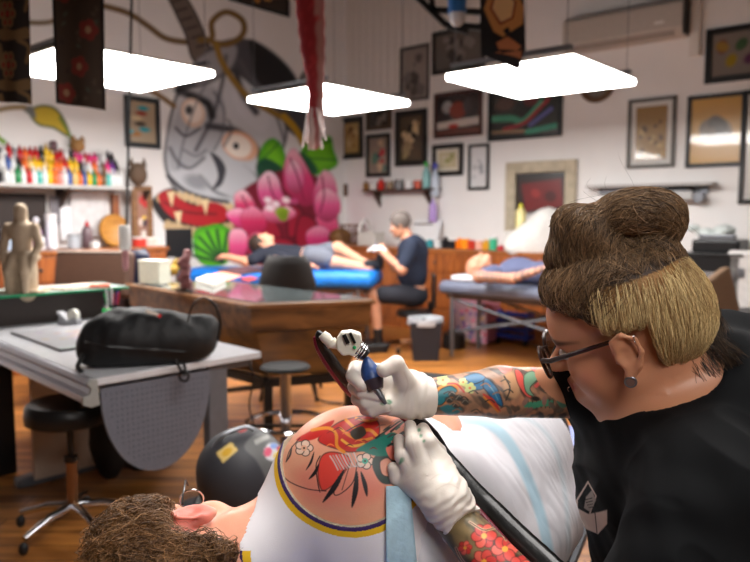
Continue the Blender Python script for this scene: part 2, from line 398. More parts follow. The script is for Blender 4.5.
# ================================================================ FLUORESCENT FIXTURES
def lum(name, es):
    m = bpy.data.materials.new(name); m.use_nodes = True; bb = m.node_tree.nodes['Principled BSDF']
    bb.inputs['Emission Color'].default_value = (1, .965, .93, 1); bb.inputs['Emission Strength'].default_value = es
    bb.inputs['Base Color'].default_value = (.8, .8, .8, 1); return m
M_tube = lum('lamp_diffuser', 27.0); M_tube2 = lum('lamp_diffuser_dim', 10.0)
def fixture(name='ceiling_light'):
    t = thing(name, 'x', 'ceiling light', (0, 0, 0), RZ, 'suspended fluorescent panels')
    a, c = .99, 1.09
    b = MB(); b.box((0, 0, .036), (a-.02, c-.02, .014))
    b.build('housing', mat('lamp_housing', (140,135,128), .5), t, bevel=.004)
    b = MB(); b.box((0, 0, .008), (a-.03, c-.03, .04)); b.build('diffuser', M_tube, t, bevel=.01)
    for sx in (-1, 1):
        for sy in (-1, 1):
            b = MB(); b.cyl((sx*.42, sy*.5, .06), (sx*.42, sy*.5, H-2.42), .0025, n=6); b.build('cable', M_steel, t)
    for sy in (-1, 1):
        b = MB(); b.box((0, sy*.5, .085), (.9, .04, .03)); b.build('bracket', M_steel, t, bevel=.003)
    return t
fx = fixture(); lights = [((1.21, 5.17), 'bright white panel lamp hanging at the right, beside the black patterned banner'), ((-.40, 6.30), 'bright white panel lamp hanging behind the red and white fish streamer'),
    ((-1.85, 5.0), 'bright white panel lamp hanging at the left, partly hidden by the brown banner'), ((.15, 1.5), 'panel lamp above the tattooed shoulder, out of the picture'), ((2.3, 2.4), 'panel lamp above the right side, out of the picture'),
    ((.6, -.6), 'panel lamp behind the viewer, out of the picture')]
for i, ((x, y), lab) in enumerate(lights):
    t = fx if i == 0 else copy_tree(fx)
    t.location = (x, y, 2.365 if i == 0 else 2.39); t['label'] = lab
    if i == 3:
        for c_ in t.children:
            if c_.name.startswith('diffuser'): c_.data = c_.data.copy(); c_.data.materials[0] = M_tube2; dimd = c_.data
    if i > 3:
        for c_ in t.children:
            if c_.name.startswith('diffuser'): c_.data = dimd
# ================================================================ MURAL
v0, _ = onA(345, 100); v1, _ = onA(-60, 100)
h_ = .011; vv = np.arange(.02, 4.9, h_); zz = np.arange(.5, 4.6, h_); VV, ZZ = np.meshgrid(vv, zz)
Pm = CORNER+UB*.004+UA[None]*VV.reshape(-1, 1)+np.array([0, 0, 1.])*ZZ.reshape(-1, 1)
mx, my = proj(Pm); p = Paint(mx, my, (236,233,232))
G1, G2, G3, BK = (198,200,205), (120,122,128), (70,70,76), (22,21,24)
rope = (122,92,38)
for pts in ([(0,15),(25,22),(50,22),(62,14)], [(0,40),(28,49),(60,46),(100,40)]): p.stroke(pts, 5, (120,100,70), 2)
p.stroke([(95,4),(112,8),(130,14),(148,26),(165,38),(185,42),(200,41)], 6, (112,86,50), 2)
p.poly([(168,-6),(184,-4),(196,14),(207,40),(214,60),(205,68),(192,58),(186,36),(176,14)], (105,92,84), 1.5, edge=(50,42,40), ew=2)
for q in range(7): p.stroke([(172+q*5, 2+q*9),(182+q*5, -1+q*9)], 2.2, (52,44,42), 1, False)
p.poly([(312,58),(318,78),(310,95),(288,100),(284,90),(298,82)], (120,112,108), 1.5, edge=(60,55,55))
for q in range(4): p.stroke([(289+q*6,86-q*5),(293+q*6,98-q*6)], 2, (60,54,52), 1, False)
p.poly([(196,62),(214,44),(240,38),(262,44),(285,62),(300,84),(308,110),(304,138),(285,128),(262,96),(225,80),(200,90),(180,96),(178,80)], G3, 3)
p.poly([(250,40),(262,46),(286,66),(300,90),(290,96),(268,94),(255,76),(252,58)], BK, 3)
p.poly([(180,92),(205,84),(232,72),(252,84),(272,104),(286,126),(282,150),(268,168),(260,188),(247,204),(228,214),(205,210),(186,198),(172,184),(165,160),(168,132),(172,112)], G1, 3, edge=(60,60,66), ew=3)
p.poly([(186,96),(210,86),(224,100),(222,130),(212,150),(196,162),(180,170),(170,168),(168,140),(174,120)], (172,174,180), 4)
p.poly([(232,90),(252,96),(270,118),(262,132),(246,122),(236,108)], (205,206,212), 4)
p.poly([(196,62),(214,50),(236,46),(232,66),(214,78),(196,84)], (150,150,155), 4)
p.stroke([(226,56),(222,84),(212,118),(196,150)], 4, (90,90,96), 3); p.stroke([(236,72),(242,92),(256,112)], 7, (55,55,60), 4)
p.stroke([(178,90),(196,98),(208,104),(212,116)], 8, BK, 4); p.stroke([(208,126),(222,128),(238,132),(256,148),(262,162)], 7, (60,60,66), 4)
p.stroke([(176,128),(186,136),(200,128)], 3, (80,80,86), 2); p.stroke([(170,148),(178,162),(190,168),(204,158)], 3, (90,90,96), 3)
p.poly([(210,152),(220,158),(226,170),(222,184),(212,190),(218,178),(216,166)], (60,60,68), 2)
p.ell(193, 113, 12, 15, (222,196,176), -20, 2); p.ell(193, 112, 9, 11, (244,232,222), -20, 2); p.ell(189, 110, 4, 5, (96,96,96), 0, 2); p.ell(189, 110, 1.8, 2.2, BK, 0, 1.5)
p.ell(240, 146, 19, 14, (226,172,140), 28, 2.5); p.ell(238, 146, 14, 11, (246,234,222), 25, 2.5); p.ell(236, 146, 3, 3.4, BK, 0, 1.5)
for pts, w_ in (([(176,96),(190,92),(204,98)],2),([(214,92),(224,110),(222,134),(214,150)],2.5),([(206,84),(196,104),(184,140),(178,168)],2),([(262,96),(276,116),(284,140)],3),([(244,166),(256,176),(262,190)],2.5),([(200,176),(216,192),(236,198)],3),([(228,120),(232,130),(224,146)],2.5),([(184,150),(196,156),(206,150)],2),([(240,60),(252,80),(268,92)],4)): p.stroke(pts, w_, (84,84,90), 2.5, a=.8)
p.stroke([(168,176),(184,190),(205,198),(228,202)], 4, (60,58,64), 2); p.ell(196, 182, 12, 7, (150,152,158), 20, 5); p.ell(240,182,14,20,(196,198,204),10,8)
p.poly([(152,200),(170,188),(186,196),(206,206),(232,212),(240,222),(226,236),(204,240),(176,232),(158,216)], (30,24,26), 2)
for q in range(12): p.ell(160+q*6.4, 207+q*.6-4*math.sin(q*.5)-9, 3.6, 4.6, (214,184,140), 0, 1.6)
for q in range(11): p.ell(168+q*6.4, 226+7*math.sin(q*.3), 4.4, 6, (196,166,124), 0, 1.6)
p.poly([(158,196),(170,190),(182,200),(196,206),(212,202),(226,208),(226,220),(206,226),(182,222),(166,212)], (176,22,34), 2)
p.stroke([(164,202),(186,212),(216,214)], 2.5, (110,10,20), 2)
for x, y in ((171,196),(205,204),(178,216)): p.poly([(x-4,y-4),(x+4,y-5),(x+1,y+11)], (232,206,160), 1.2, False)
p.stroke([(200,40),(212,38),(212,22),(226,12),(242,20),(243,34),(228,44),(212,42)], 6, rope, 2)
p.stroke([(216,44),(222,62),(236,84),(252,100),(272,112),(292,124),(303,142)], 6, (146,112,36), 2); p.stroke([(284,116),(296,130),(303,144)], 6, (190,146,24), 2)
# peony
PK, LP, DR = (226,60,122), (255,200,218), (120,10,40)
def petal(pts, c=PK, g=LP, gw=9):
    sp_ = spline(pts, 5, True); d = p.sd(sp_); y0_, y1_ = sp_[:,1].min(), sp_[:,1].max(); tt = np.clip((p.Y-y0_)/(y1_-y0_), 0, 1); w = np.clip(.5-d/1.6, 0, 1)
    st = .5+.5*np.sin(p.X*1.3+p.Y*.35); k1 = np.clip(tt*1.9+.15*st, 0, 1)[:, None]; k2 = np.clip(tt*1.8-.9, 0, 1)[:, None]; cc = s2l(g)*(1-k1)+s2l(c)*k1; cc = cc*(1-k2)+s2l((150,16,60))*k2; p._mix(w, cc)
    p._mix(np.clip(.5-(np.abs(d)-.4)/1.2, 0, 1)*.5, (170,40,90))
for pts in ([(262,146),(274,138),(284,150),(286,168),(272,178),(258,172)],): p.poly(pts, (120,200,30), 2, grad=(70,160,20), gw=9)
p.poly([(256,166),(266,158),(284,170),(280,186),(262,184)], (14,76,50), 3)
p.poly([(303,146),(316,140),(330,136),(334,150),(338,164),(326,172),(308,176),(300,162)], (120,200,36), 2, grad=(80,170,20), gw=8); p.poly([(300,152),(310,158),(318,172),(304,178),(297,168)], (16,84,54), 4)
for pts in ([(303,152),(332,140)],[(305,158),(336,160)],[(262,160),(280,142)]): p.stroke(pts, 1.5, (30,110,40), 1.5, False)
p.poly([(194,232),(206,226),(220,224),(232,232),(232,250),(226,264),(206,266),(194,254)], (96,190,28), 2, grad=(50,140,20), gw=7)
for a in range(7): p.stroke([(222,262),(222-30*math.cos(a*.35),262-32*math.sin(a*.35+.2))], 3, (12,58,40), 2, False)
p.poly([(238,196),(262,178),(290,170),(325,180),(336,200),(330,262),(240,262),(234,228)], DR, 3)
petal([(284,166),(290,150),(298,152),(312,178),(316,200),(304,206),(292,196),(284,186)], (224,58,120))
petal([(258,182),(268,171),(278,178),(284,196),(298,200),(290,212),(272,214),(260,200)], (226,90,150), (255,226,236), 7)
petal([(316,184),(324,170),(334,178),(337,196),(330,210),(318,218),(313,200)], (228,80,140))
petal([(234,196),(244,190),(254,202),(256,216),(246,220),(238,212)], (220,50,110), (255,214,226), 7)
petal([(226,214),(238,208),(250,214),(256,226),(250,230),(236,226)], (230,70,140), (255,196,216), 6)
petal([(230,232),(244,230),(248,244),(240,262),(230,258)], (226,80,140), (250,190,210), 8)
petal([(314,222),(326,206),(336,216),(338,240),(326,262),(306,258),(310,240)], (222,40,110), (246,130,170), 8)
for pts in ([(258,214),(274,220),(282,238),(270,252),(256,240)],[(290,206),(302,212),(300,232),(288,236)],[(300,216),(316,222),(312,244),(296,244)],[(262,240),(290,240),(300,258),(264,262)]): p.poly(pts, (160,16,50), 2, edge=(84,4,26), ew=2)
petal([(262,214),(268,204),(278,208),(288,206),(296,214),(284,222),(270,222)], (232,120,160), (255,226,234), 6)
petal([(240,216),(250,206),(262,212),(266,226),(256,236),(244,230)], (206,40,96), (246,160,190), 6)
petal([(316,196),(326,188),(338,196),(340,212),(328,222),(316,214)], (236,90,150), (255,206,222), 6)
petal([(286,172),(292,160),(300,166),(304,182),(298,194),(288,188)], (240,120,170), (255,220,232), 5)
petal([(306,234),(318,226),(330,232),(326,248),(312,252)], (226,60,130), (250,170,200), 6); petal([(248,238),(258,232),(266,240),(262,254),(250,254)], (200,30,80), (236,120,150), 5)
for pts in ([(290,158),(298,178),(304,200)],[(322,176),(324,196),(320,212)],[(268,176),(272,192),(280,206)],[(242,196),(248,208)]): p.stroke(pts, 1.6, (150,20,70), 1.5)
p.ell(282, 212, 7, 5, (140,170,30), 0, 2); p.ell(283,216,5,5,(120,150,24),0,2)
for x, y in ((268,200),(276,204),(286,200),(270,208)): p.ell(x, y, 4, 3, (255,232,240), 20, 2)
# yellow leaf, vine
p.poly([(30,112),(40,106),(54,108),(64,120),(69,136),(54,128),(38,124)], (196,168,20), 2, edge=(84,96,44), ew=2.5)
p.poly([(22,108),(32,106),(36,118),(28,114)], (110,112,108), 2); p.stroke([(-10,112),(8,108),(24,107)], 5, (150,124,80), 2); p.stroke([(-4,136),(4,142)], 5, (110,150,30), 2); p.stroke([(60,118),(72,140),(70,146)], 3, (110,130,30), 2)
p.stroke([(140,84),(160,96),(174,106)], 5, (128,96,50), 2)
keep = p.a > .04; nx, ny = len(vv), len(zz); idx = np.arange(nx*ny).reshape(ny, nx)
F = np.stack([idx[:-1, :-1], idx[:-1, 1:], idx[1:, 1:], idx[1:, :-1]], -1).reshape(-1, 4); F = F[keep[F].any(1)]
used = np.unique(F); rem = np.full(nx*ny, -1); rem[used] = np.arange(len(used)); F = rem[F]
Vm = np.stack([np.full(len(used), .004), -VV.ravel()[used], ZZ.ravel()[used]], 1)
o = newmesh('painted_mural', Vm, F, vmat('mural_paint', .6), smooth=False, cols=p.c[used], loc=CORNER, rz=RZ)
tag(o, 'painted wall mural of a grey horned demon face with a pink peony and gold rope', 'mural')
# ================================================================ FRAMED PICTURES
def rc(seed): return np.random.default_rng(seed)
def art_blobs(bg, cols, n=9, seed=1, lines=None):
    def f(X, Y, w, h):
        p = Paint(X*w, Y*h, bg); r = rc(seed)
        for i in range(n):
            c = cols[i % len(cols)]; cx, cy = r.uniform(.2, .8)*w, r.uniform(.15, .85)*h; a = r.uniform(.07, .2)*min(w, h)
            pts = [(cx+a*r.uniform(.6, 1.5)*math.cos(t), cy+a*r.uniform(.6, 1.5)*math.sin(t)) for t in np.linspace(0, 6.28, 7)[:-1]]
            p.poly(pts, c, .006, edge=lines, ew=.008)
        return p.c
    return f
def frame_pic(name, label, x0, y0, x1, y1, fcol, art, fw=.05, mat_c=None, mw=.05, wall='B', gloss=True, off=.0, cat='picture', group='framed artwork on the walls', x2=None, fdep=.03):
    if wall == 'B':
        a = onB(x0, (y0+y1)/2); c = onB(x1, (y0+y1)/2); u0, u1 = a[0], c[0]; xm = (x0+x1)/2; z1 = onB(xm, y0)[1]; z0 = onB(xm, y1)[1]
        w = u1-u0; hh = z1-z0; loc = W((u0+u1)/2, 0, (z0+z1)/2); rz = RZ
    else:
        a = onA(x0, (y0+y1)/2); c = onA(x1, (y0+y1)/2); w = a[0]-c[0]; xm = (x0+x1)/2; z1 = onA(xm, y0)[1]; z0 = onA(xm, y1)[1]; hh = z1-z0
        loc = W(0, (a[0]+c[0])/2, (z0+z1)/2); rz = RZ+math.pi/2
    t = thing(name, label, cat, loc, rz, group); M = mat('frame_%d_%d_%d' % tuple(fcol), fcol, .4)
    b = MB(); d = fdep
    for s in (-1, 1): b.box((s*(w/2-fw/2), -d/2-.003, 0), (fw, d, hh)); b.box((0, -d/2-.003, s*(hh/2-fw/2)), (w-2*fw, d, fw))
    b.build('frame', M, t, bevel=.006)
    iw, ih = w-2*fw, hh-2*fw
    if mat_c: MB().box((0, -.009, 0), (iw, .008, ih)).build('mount', mat('mount_%d' % mat_c[0], mat_c, .7), t); iw -= 2*mw; ih -= 2*mw
    X, Y, F = artgrid(iw, ih, .012); V = np.stack([(X-.5)*iw, np.full(len(X), -.015), (.5-Y)*ih], 1)
    newmesh('artwork', V, F[:, ::-1], vmat('print_paper', .25 if gloss else .6, coat=.6 if gloss else 0), t, False, art(X, Y, iw, ih))
    return t
DK = (28,25,24)
frame_pic('picture_frame', 'black framed tan print, the picture nearest the mural', 341,117,364,159, DK, art_blobs((176,140,84), [(150,110,60),(196,164,110),(120,84,40)], 7, 3), .055, (60,48,36), .03)
frame_pic('picture_frame', 'small brown framed dark print above the colourful black framed one', 367,105,393,130, (74,52,30), art_blobs((58,50,44), [(120,110,100),(30,28,28)], 6, 4), .05)
frame_pic('picture_frame', 'black framed print with pink and green figures above the bottle shelf', 367,134,391,177, DK, art_blobs((150,132,120), [(176,60,66),(90,120,110),(200,170,140),(60,60,90)], 10, 5), .05)
frame_pic('picture_frame', 'large black framed sepia print of pale figures', 396,110,428,166, DK, art_blobs((86,70,52), [(160,136,100),(210,184,140),(40,34,28)], 11, 6), .075)
frame_pic('picture_frame', 'tall thin framed grey ink drawing high on the wall', 401,46,430,101, (52,44,40), art_blobs((140,130,124), [(90,84,80),(70,64,62),(110,104,100)], 10, 7), .03)
frame_pic('picture_frame', 'black framed grey drawing of curling forms, half behind the right panel lamp', 433,28,486,72, DK, art_blobs((92,84,78), [(50,44,42),(120,112,106)], 12, 8), .05)
def art_g(X, Y, w, h):
    p = Paint(X*w, Y*h, (44,34,34)); p.ell(.25*w,.3*h,.12*w,.16*h,(150,150,150),0,.01).ell(.5*w,.4*h,.2*w,.22*h,(130,50,34),0,.01).ell(.72*w,.3*h,.1*w,.2*h,(70,60,60),0,.01)
    p.poly([(0,.68*h),(w,.6*h),(w,.8*h),(0,.86*h)], (206,196,186), .01, False).ell(.4*w,.8*h,.12*w,.06*h,(180,50,40),0,.01).poly([(0,.9*h),(w,.88*h),(w,h),(0,h)],(120,70,60),.01,False); return p.c
frame_pic('picture_frame', 'reddish brown framed poster of red and grey figures, left of the wide black one', 435,91,483,137, (70,36,28), art_g, .04)
def art_h(X, Y, w, h):
    p = Paint(X*w, Y*h, (36,40,38)); p.stroke([(0,.6*h),(.3*w,.62*h),(.5*w,.7*h),(.75*w,.35*h)], .07*h*2, (70,150,120), .02).stroke([(.2*w,.85*h),(.5*w,.75*h),(.7*w,.5*h),(.85*w,.3*h)], .09*h, (150,50,58), .02)
    p.stroke([(.55*w,.95*h),(w,.86*h)], .06, (50,150,120), .02).stroke([(.6*w,.8*h),(.9*w,.5*h)], .05, (90,90,150), .02).ell(.2*w,.3*h,.15*w,.15*h,(80,60,54),0,.03).ell(.6*w,.25*h,.12*w,.15*h,(90,40,40),0,.03).stroke([(0,.9*h),(.5*w,.92*h)],.03,(170,140,110),.02); return p.c
frame_pic('picture_frame', 'wide black framed poster with red and teal streaks under the right panel lamp', 489,84,563,139, (22,24,24), art_h, .05, group=None)
frame_pic('picture_frame', 'small square black framed cream print beside the tall bottles', 433,144,464,176, DK, art_blobs((196,184,150), [(206,196,170),(150,150,90)], 6, 10), .06, (214,206,190), .04)
frame_pic('picture_frame', 'narrow black framed pale ink sketch on white paper', 469,144,490,190, DK, art_blobs((214,214,216), [(180,182,186),(160,162,168)], 6, 11), .035)
def art_k(X, Y, w, h):
    p = Paint(X*w, Y*h, (150,116,66)); r = rc(12)
    for i in range(26): p.ell(r.uniform(.1,.9)*w, r.uniform(.3,.95)*h, .06*w, .03*h, [(90,62,30),(190,160,100),(70,50,30)][i%3], r.uniform(0,180), .01)
    return p.c
frame_pic('picture_frame', 'silver framed tan sheet of old drawings, left of the golden one', 628,98,676,168, (84,80,76), art_k, .035, (210,208,204), .05, group='framed tan drawings on the right')
def art_l(X, Y, w, h):
    p = Paint(X*w, Y*h, (196,150,72)); p.ell(.5*w,.5*h,.34*w,.2*h,(120,104,84),20,.02).ell(.55*w,.45*h,.18*w,.2*h,(84,76,66),-30,.02).ell(.4*w,.55*h,.12*w,.1*h,(110,96,78),0,.02); return p.c
frame_pic('picture_frame', 'black framed golden sheet with a grey creature drawing', 687,94,746,167, (30,28,27), art_l, .04, group='framed tan drawings on the right')
def art_m(X, Y, w, h):
    p = Paint(X*w, Y*h, (128,118,110)); r = rc(13)
    for i, c in enumerate([(110,44,50),(150,130,40),(60,90,60),(90,50,80),(130,60,50),(60,50,50),(150,120,60)]): p.ell((.15+.14*(i%6))*w, (.3+.35*(i%2))*h, .08*w, .16*h, c, 20*i, .02)
    return p.c
frame_pic('picture_frame', 'black framed sheet of coloured flash designs high at the right edge', 706,24,790,80, DK, art_m, .06)
frame_pic('picture_frame', 'tall black framed white sheet cut off at the right edge', 741,88,800,204, DK, art_blobs((206,202,200), [(150,148,148),(180,176,176)], 8, 15), .045)
def art_t(X, Y, w, h):
    p = Paint(X*w, Y*h, (170,150,124)); r = rc(16)
    for i, c in enumerate([(30,150,160),(150,60,40),(210,190,150),(60,50,40),(30,150,160),(180,120,60)]): p.ell(r.uniform(.2,.8)*w, (.15+.13*i)*h, .22*w, .06*h, c, 0, .02)
    p.ell(.05*w,.75*h,.1*w,.04*h,(0,180,190),0,.02); return p.c
frame_pic('picture_frame', 'black framed print with turquoise marks left of the demon mural', 124,97,159,148, (24,26,30), art_t, .055, wall='A')
# small sign, top of mural
frame_pic('hanging_sign', 'black sign with orange lettering cut off by the top edge', 228,-24,288,9, (16,15,15), art_blobs((40,26,14), [(190,130,60),(200,150,80)], 8, 18), .03, wall='A', cat='sign', group=None)
t = MB().box((0, -.01, 0), (.11, .02, .17)).build('wall_plaque', mat('plaque', (92,62,36), .5), loc=W(*[onB(345, 190)[0], .0, onB(345, 190)[1]]), rz=RZ, bevel=.004); tag(t, 'small brown wooden plaque beside the peony', 'plaque')
# round wreath-like clock behind lamp
u, z = onB(598, 84); t = thing('wall_wreath', 'round brown wooden ring on the wall behind the right panel lamp', 'wreath', W(u, 0, z), RZ)
MB().torus((0, -.03, 0), .17, .03, (0, 1, 0)).build('ring', mat('wreath_wood', (96,72,50), .7, bump=.4), t, True); MB().cyl((0, -.02, 0), (0, -.001, 0), .15).build('backing', mat('wreath_back', (120,112,104), .8), t)
# big cream mirror frame; its dark red and white reflection is painted in
x0, y0, x1, y1 = 507, 161, 577, 252; u0 = onB(x0, 205)[0]; u1 = onB(x1, 205)[0]; z1 = onB(542, y0)[1]; z0 = onB(542, y1)[1]; w = u1-u0; hh = z1-z0
t = thing('mirror_frame', 'large cream distressed mirror frame with a painted dark red reflection behind the counter', 'framed mirror', W((u0+u1)/2, 0, (z0+z1)/2), RZ)
b = MB(); fw = .13
for s in (-1, 1): b.box((s*(w/2-fw/2), -.03, 0), (fw, .05, hh)); b.box((0, -.03, s*(hh/2-fw/2)), (w-2*fw, .05, fw))
b.build('frame', mat('cream_wood', (186,174,152), .7, noise=.15, scale=12, bump=.3), t, bevel=.01)
def art_r(X, Y, w, h):
    p = Paint(X*w, Y*h, (48,30,30)); p.poly([(.1*w,.16*h),(.9*w,.1*h),(.95*w,.5*h),(.2*w,.56*h)], (112,22,26), .02, False); p.poly([(0,.0),(w,0),(w,.07*h),(0,.1*h)], (40,38,40), .02, False)
    p.ell(.4*w,.3*h,.1*w,.06*h,(150,40,40),30,.02).ell(.7*w,.35*h,.12*w,.08*h,(70,10,14),10,.02).poly([(0,.62*h),(w,.56*h),(w,h),(0,h)], (206,202,200), .04, False); return p.c
X, Y, F = artgrid(w-2*fw, hh-2*fw, .015); V = np.stack([(X-.5)*(w-2*fw), np.full(len(X), -.012), (.5-Y)*(hh-2*fw)], 1)
newmesh('picture', V, F[:, ::-1], vmat('painted_reflection', .3, coat=.4), t, False, art_r(X, Y, w-2*fw, hh-2*fw))  # stands for the mirror glass, reflection fixed in vertex colours
# ================================================================ AIR CONDITIONER
ua, za = onB(562, 50, .2); ub, zb = onB(682, 37, .2); zt = onB(682, -4, .2)[1]; za = (za+zb)/2
t = thing('air_conditioner', 'white wall mounted air conditioner above the right panel lamp', 'air conditioner', W((ua+ub)/2, 0, za), RZ)
w = ub-ua; hh = zt-za
poly = [(0, 0), (-.12, 0), (-.2, .07), (-.2, hh-.04), (-.14, hh), (0, hh)]
MB().prism(poly, -w/2, w/2, X=(0, 1, 0), Y=(0, 0, 1), Z=(1, 0, 0)).build('casing', mat('ac_white', (186,178,170), .5), t, bevel=.012)
MB().box((0, -.165, .03), (w*.86, .012, .06), R=rotm('X', 40)).build('louvre', mat('ac_louvre', (150,142,136), .5), t, bevel=.003)
MB().box((w/2-.22, -.203, hh*.4), (.09, .006, .025)).build('badge', mat('badge', (230,228,224), .3), t)
MB().box((w/2+.012, -.1, hh/2), (.02, .19, hh*.94)).build('side_panel', mat('ac_side', (44,38,36), .6), t)

b = MB(); b.box((0, -.03, 0), (.09, .06, 1.6)); o = b.build('trim_2', M_board, loc=W(onB(697, 20)[0], 0, onB(697, 20)[1]+.45), rz=RZ); struct(o)
# shelves of the right wall: floating shelf with black soundbar
u, z = onB(690, 188, .12); u2 = onB(615, 211, .2)
t = thing('wall_shelf', 'pale floating wall shelf left of the printer cabinet', 'shelf', W(onB(600, 186)[0]+.55, 0, onB(640, 186)[1]-.0), RZ)
MB().box((0, -.1, 0), (1.25, .2, .03)).build('board', mat('shelf_grey', (176,172,170), .5), t, bevel=.003); MB().box((0, -.02, -.05), (1.1, .03, .07)).build('bracket', M_steel, t)
t2 = thing('towel_dispenser', 'pale wall dispenser with a black handle behind the bun', 'dispenser', W(onB(676, 190)[0], 0, onB(676, 190)[1]-.06), RZ)
MB().box((0, -.09, 0), (.42, .17, .09)).build('body', mat('disp', (190,190,190), .4), t2, bevel=.02); MB().tube(spline([(-.2,-.1,.05),(-.18,-.12,.085),(0,-.12,.09),(.16,-.12,.09),(.2,-.1,.03)], 5), .018, 8).build('handle', M_blackp, t2, True)
MB().cyl((.25, -.15, -.02), (.25, -.02, -.02), .05).build('knob', M_steel, t2, True)
# ================================================================ BLACK BRACKET near ceiling
t = thing('ceiling_bracket', 'black metal bracket arms at the top edge above the drawings', 'bracket', at(440, 10, 6.2), RZ)
b = MB()
for a, c in (((408,-12),(447,26)), ((447,24),(482,28)), ((432,10),(482,12)), ((430,-12),(433,10)), ((447,26),(468,32))):
    b.bar(at(*a, 6.2), at(*c, 6.2), .045, .045)
b.build('arm', M_black, t, world=True)
t = thing('hanging_bottle', 'blue and white plastic bottle hanging beside the black banner', 'bottle', at(457, 27, 5.0), 0)
MB().lathe([(.0,0),(.03,.01),(.055,.04),(.06,.1),(.055,.15),(.06,.2),(.04,.26),(.02,.29),(.02,.33)], n=16).build('body', mat('bottle_bluewhite', (190,200,214), .3), t, True)
MB().lathe([(.062,.09),(.064,.1),(.064,.2),(.06,.21)], n=16).build('label_band', mat('blue_band', (50,110,180), .4), t, True)
MB().cyl((0,0,.32),(0,0,2.0),.003,n=6).build('cord', M_black, t)
# ================================================================ HANGING TEXTILES
def banner(name, label, corners_px, Y, fn, thick=.004, seed=0, curl=.02, cat='banner'):
    """corner pixels of a hanging cloth -> a softly curled sheet of real size"""
    (x0, y0), (x1, y1), (x2, y2), (x3, y3) = corners_px    # tl tr br bl
    A, B, C, D = at(x0, y0, Y), at(x1, y1, Y), at(x2, y2, Y), at(x3, y3, Y)
    n, m = 50, int(50*np.linalg.norm(D-A)/max(np.linalg.norm(B-A), .01)); m = min(m, 160)
    s = np.linspace(0, 1, n); tt = np.linspace(0, 1, m); S, T = np.meshgrid(s, tt); S = S.ravel()[:, None]; T = T.ravel()[:, None]
    P = A*(1-S)*(1-T)+B*S*(1-T)+C*S*T+D*(1-S)*T
    P[:, 1] += curl*np.sin(S[:, 0]*7+seed)*(.4+T[:, 0])
    idx = np.arange(n*m).reshape(m, n); F = np.stack([idx[:-1, :-1], idx[:-1, 1:], idx[1:, 1:], idx[1:, :-1]], -1).reshape(-1, 4)
    o = newmesh(name, P, F[:, ::-1], vmat('textile', .85, bump=.3, scale=400), None, True, fn(S[:, 0], T[:, 0]), True, loc=(A+B)/2)
    so = o.modifiers.new('s', 'SOLIDIFY'); so.thickness = thick
    tag(o, label, cat); return o
def f1(S, T):
    p = Paint(S, T*2.2, (34,27,24)); G = (112,86,54)
    for k in range(3):
        y = .1+k*.85
        p.poly([(.02,y+.1),(.3,y),(.6,y+.05),(.95,y-.02),(.98,y+.15),(.6,y+.2),(.2,y+.2)], G, .02); p.poly([(.1,y+.3),(.2,y+.28),(.25,y+.6),(.12,y+.62)], G, .02)
        p.stroke([(.7,y+.2),(.95,y+.3),(.9,y+.55)], .08, G, .02)
        for a in range(6): p.ell(.4+.16*math.cos(a*1.05), y+.62+.16*math.sin(a*1.05), .1, .09, (120,98,64), 0, .02); p.ell(.4+.16*math.cos(a*1.05), y+.62+.16*math.sin(a*1.05), .05, .05, (130,44,34), 0, .02)
        p.ell(.4, y+.62, .06, .06, (140,40,34), 0, .02)
    return p.c
banner('hanging_banner', 'dark hanging cloth with gold leaves and red rosettes at the top left corner', [(-8,-30),(28,-30),(31,104),(-6,101)], 3.2, f1, curl=.01)
def f2(S, T):
    p = Paint(S, T*2.2, (62,48,38)); r = rc(5)
    for i in range(40): p.ell(r.uniform(0,1), r.uniform(0,2.2), .05, .03, [(80,66,54),(50,38,32),(70,74,62)][i%3], r.uniform(0,180), .03)
    for x, y in ((.7,.95),(.2,.35),(.5,1.55),(.2,2.0),(.75,.2)):
        for a in range(5): p.ell(x+.11*math.cos(a*1.26), y+.1*math.sin(a*1.26), .09, .08, (118,42,34), 0, .02)
        p.ell(x, y, .06, .06, (150,120,90), 0, .02)
    p.poly([(0,0),(.05,0),(.05,2.2),(0,2.2)], (24,20,18), .01, False); p.poly([(.94,0),(1,0),(1,2.2),(.94,2.2)], (24,20,18), .01, False); return p.c
banner('hanging_banner', 'brown hanging cloth with red flowers in front of the left panel lamp', [(51,-30),(103,-30),(105,110),(56,103)], 3.3, f2, curl=.01)
def f3(S, T):
    p = Paint(S, T*1.6, (20,20,24)); O = (186,130,72)
    p.poly([(.25,.2),(.7,.0),(1.0,.62),(.95,1.0),(.5,1.25),(.3,1.1),(.08,.6)], O, .02, False); p.poly([(.33,.35),(.62,.18),(.8,.5),(.72,.85),(.45,.95),(.25,.6)], (214,176,124), .02, False, edge=(120,40,30), ew=.05)
    p.poly([(.6,-.05),(1,-.1),(1,.12),(.8,.2)], O, .02, False); p.poly([(.35,1.35),(.6,1.25),(.9,1.5),(.8,1.6),(.4,1.5)], (176,110,70), .02, False); p.poly([(.5,1.1),(.62,1.04),(.66,1.16),(.56,1.22)],(20,20,24),.01,False); return p.c
banner('hanging_banner', 'small black hanging cloth with an orange angular pattern in front of the right lamp', [(480,-20),(523,-20),(526,50),(481,56)], 4.0, f3, curl=.008)
b = banner('hanging_banner_tip', '', [(481,54),(526,48),(521,62),(520,70)], 4.0, lambda S, T: Paint(S, T, (24,22,26)).poly([(.3,0),(.9,0),(.9,.8)], (170,104,66), .05, False).c, curl=.004)
par = [q for q in bpy.data.objects if q.get('label','').startswith('small black hanging')][0]
b.location = b.location-par.location; b.parent = par; del b['category']; b.name = 'pointed_hem'
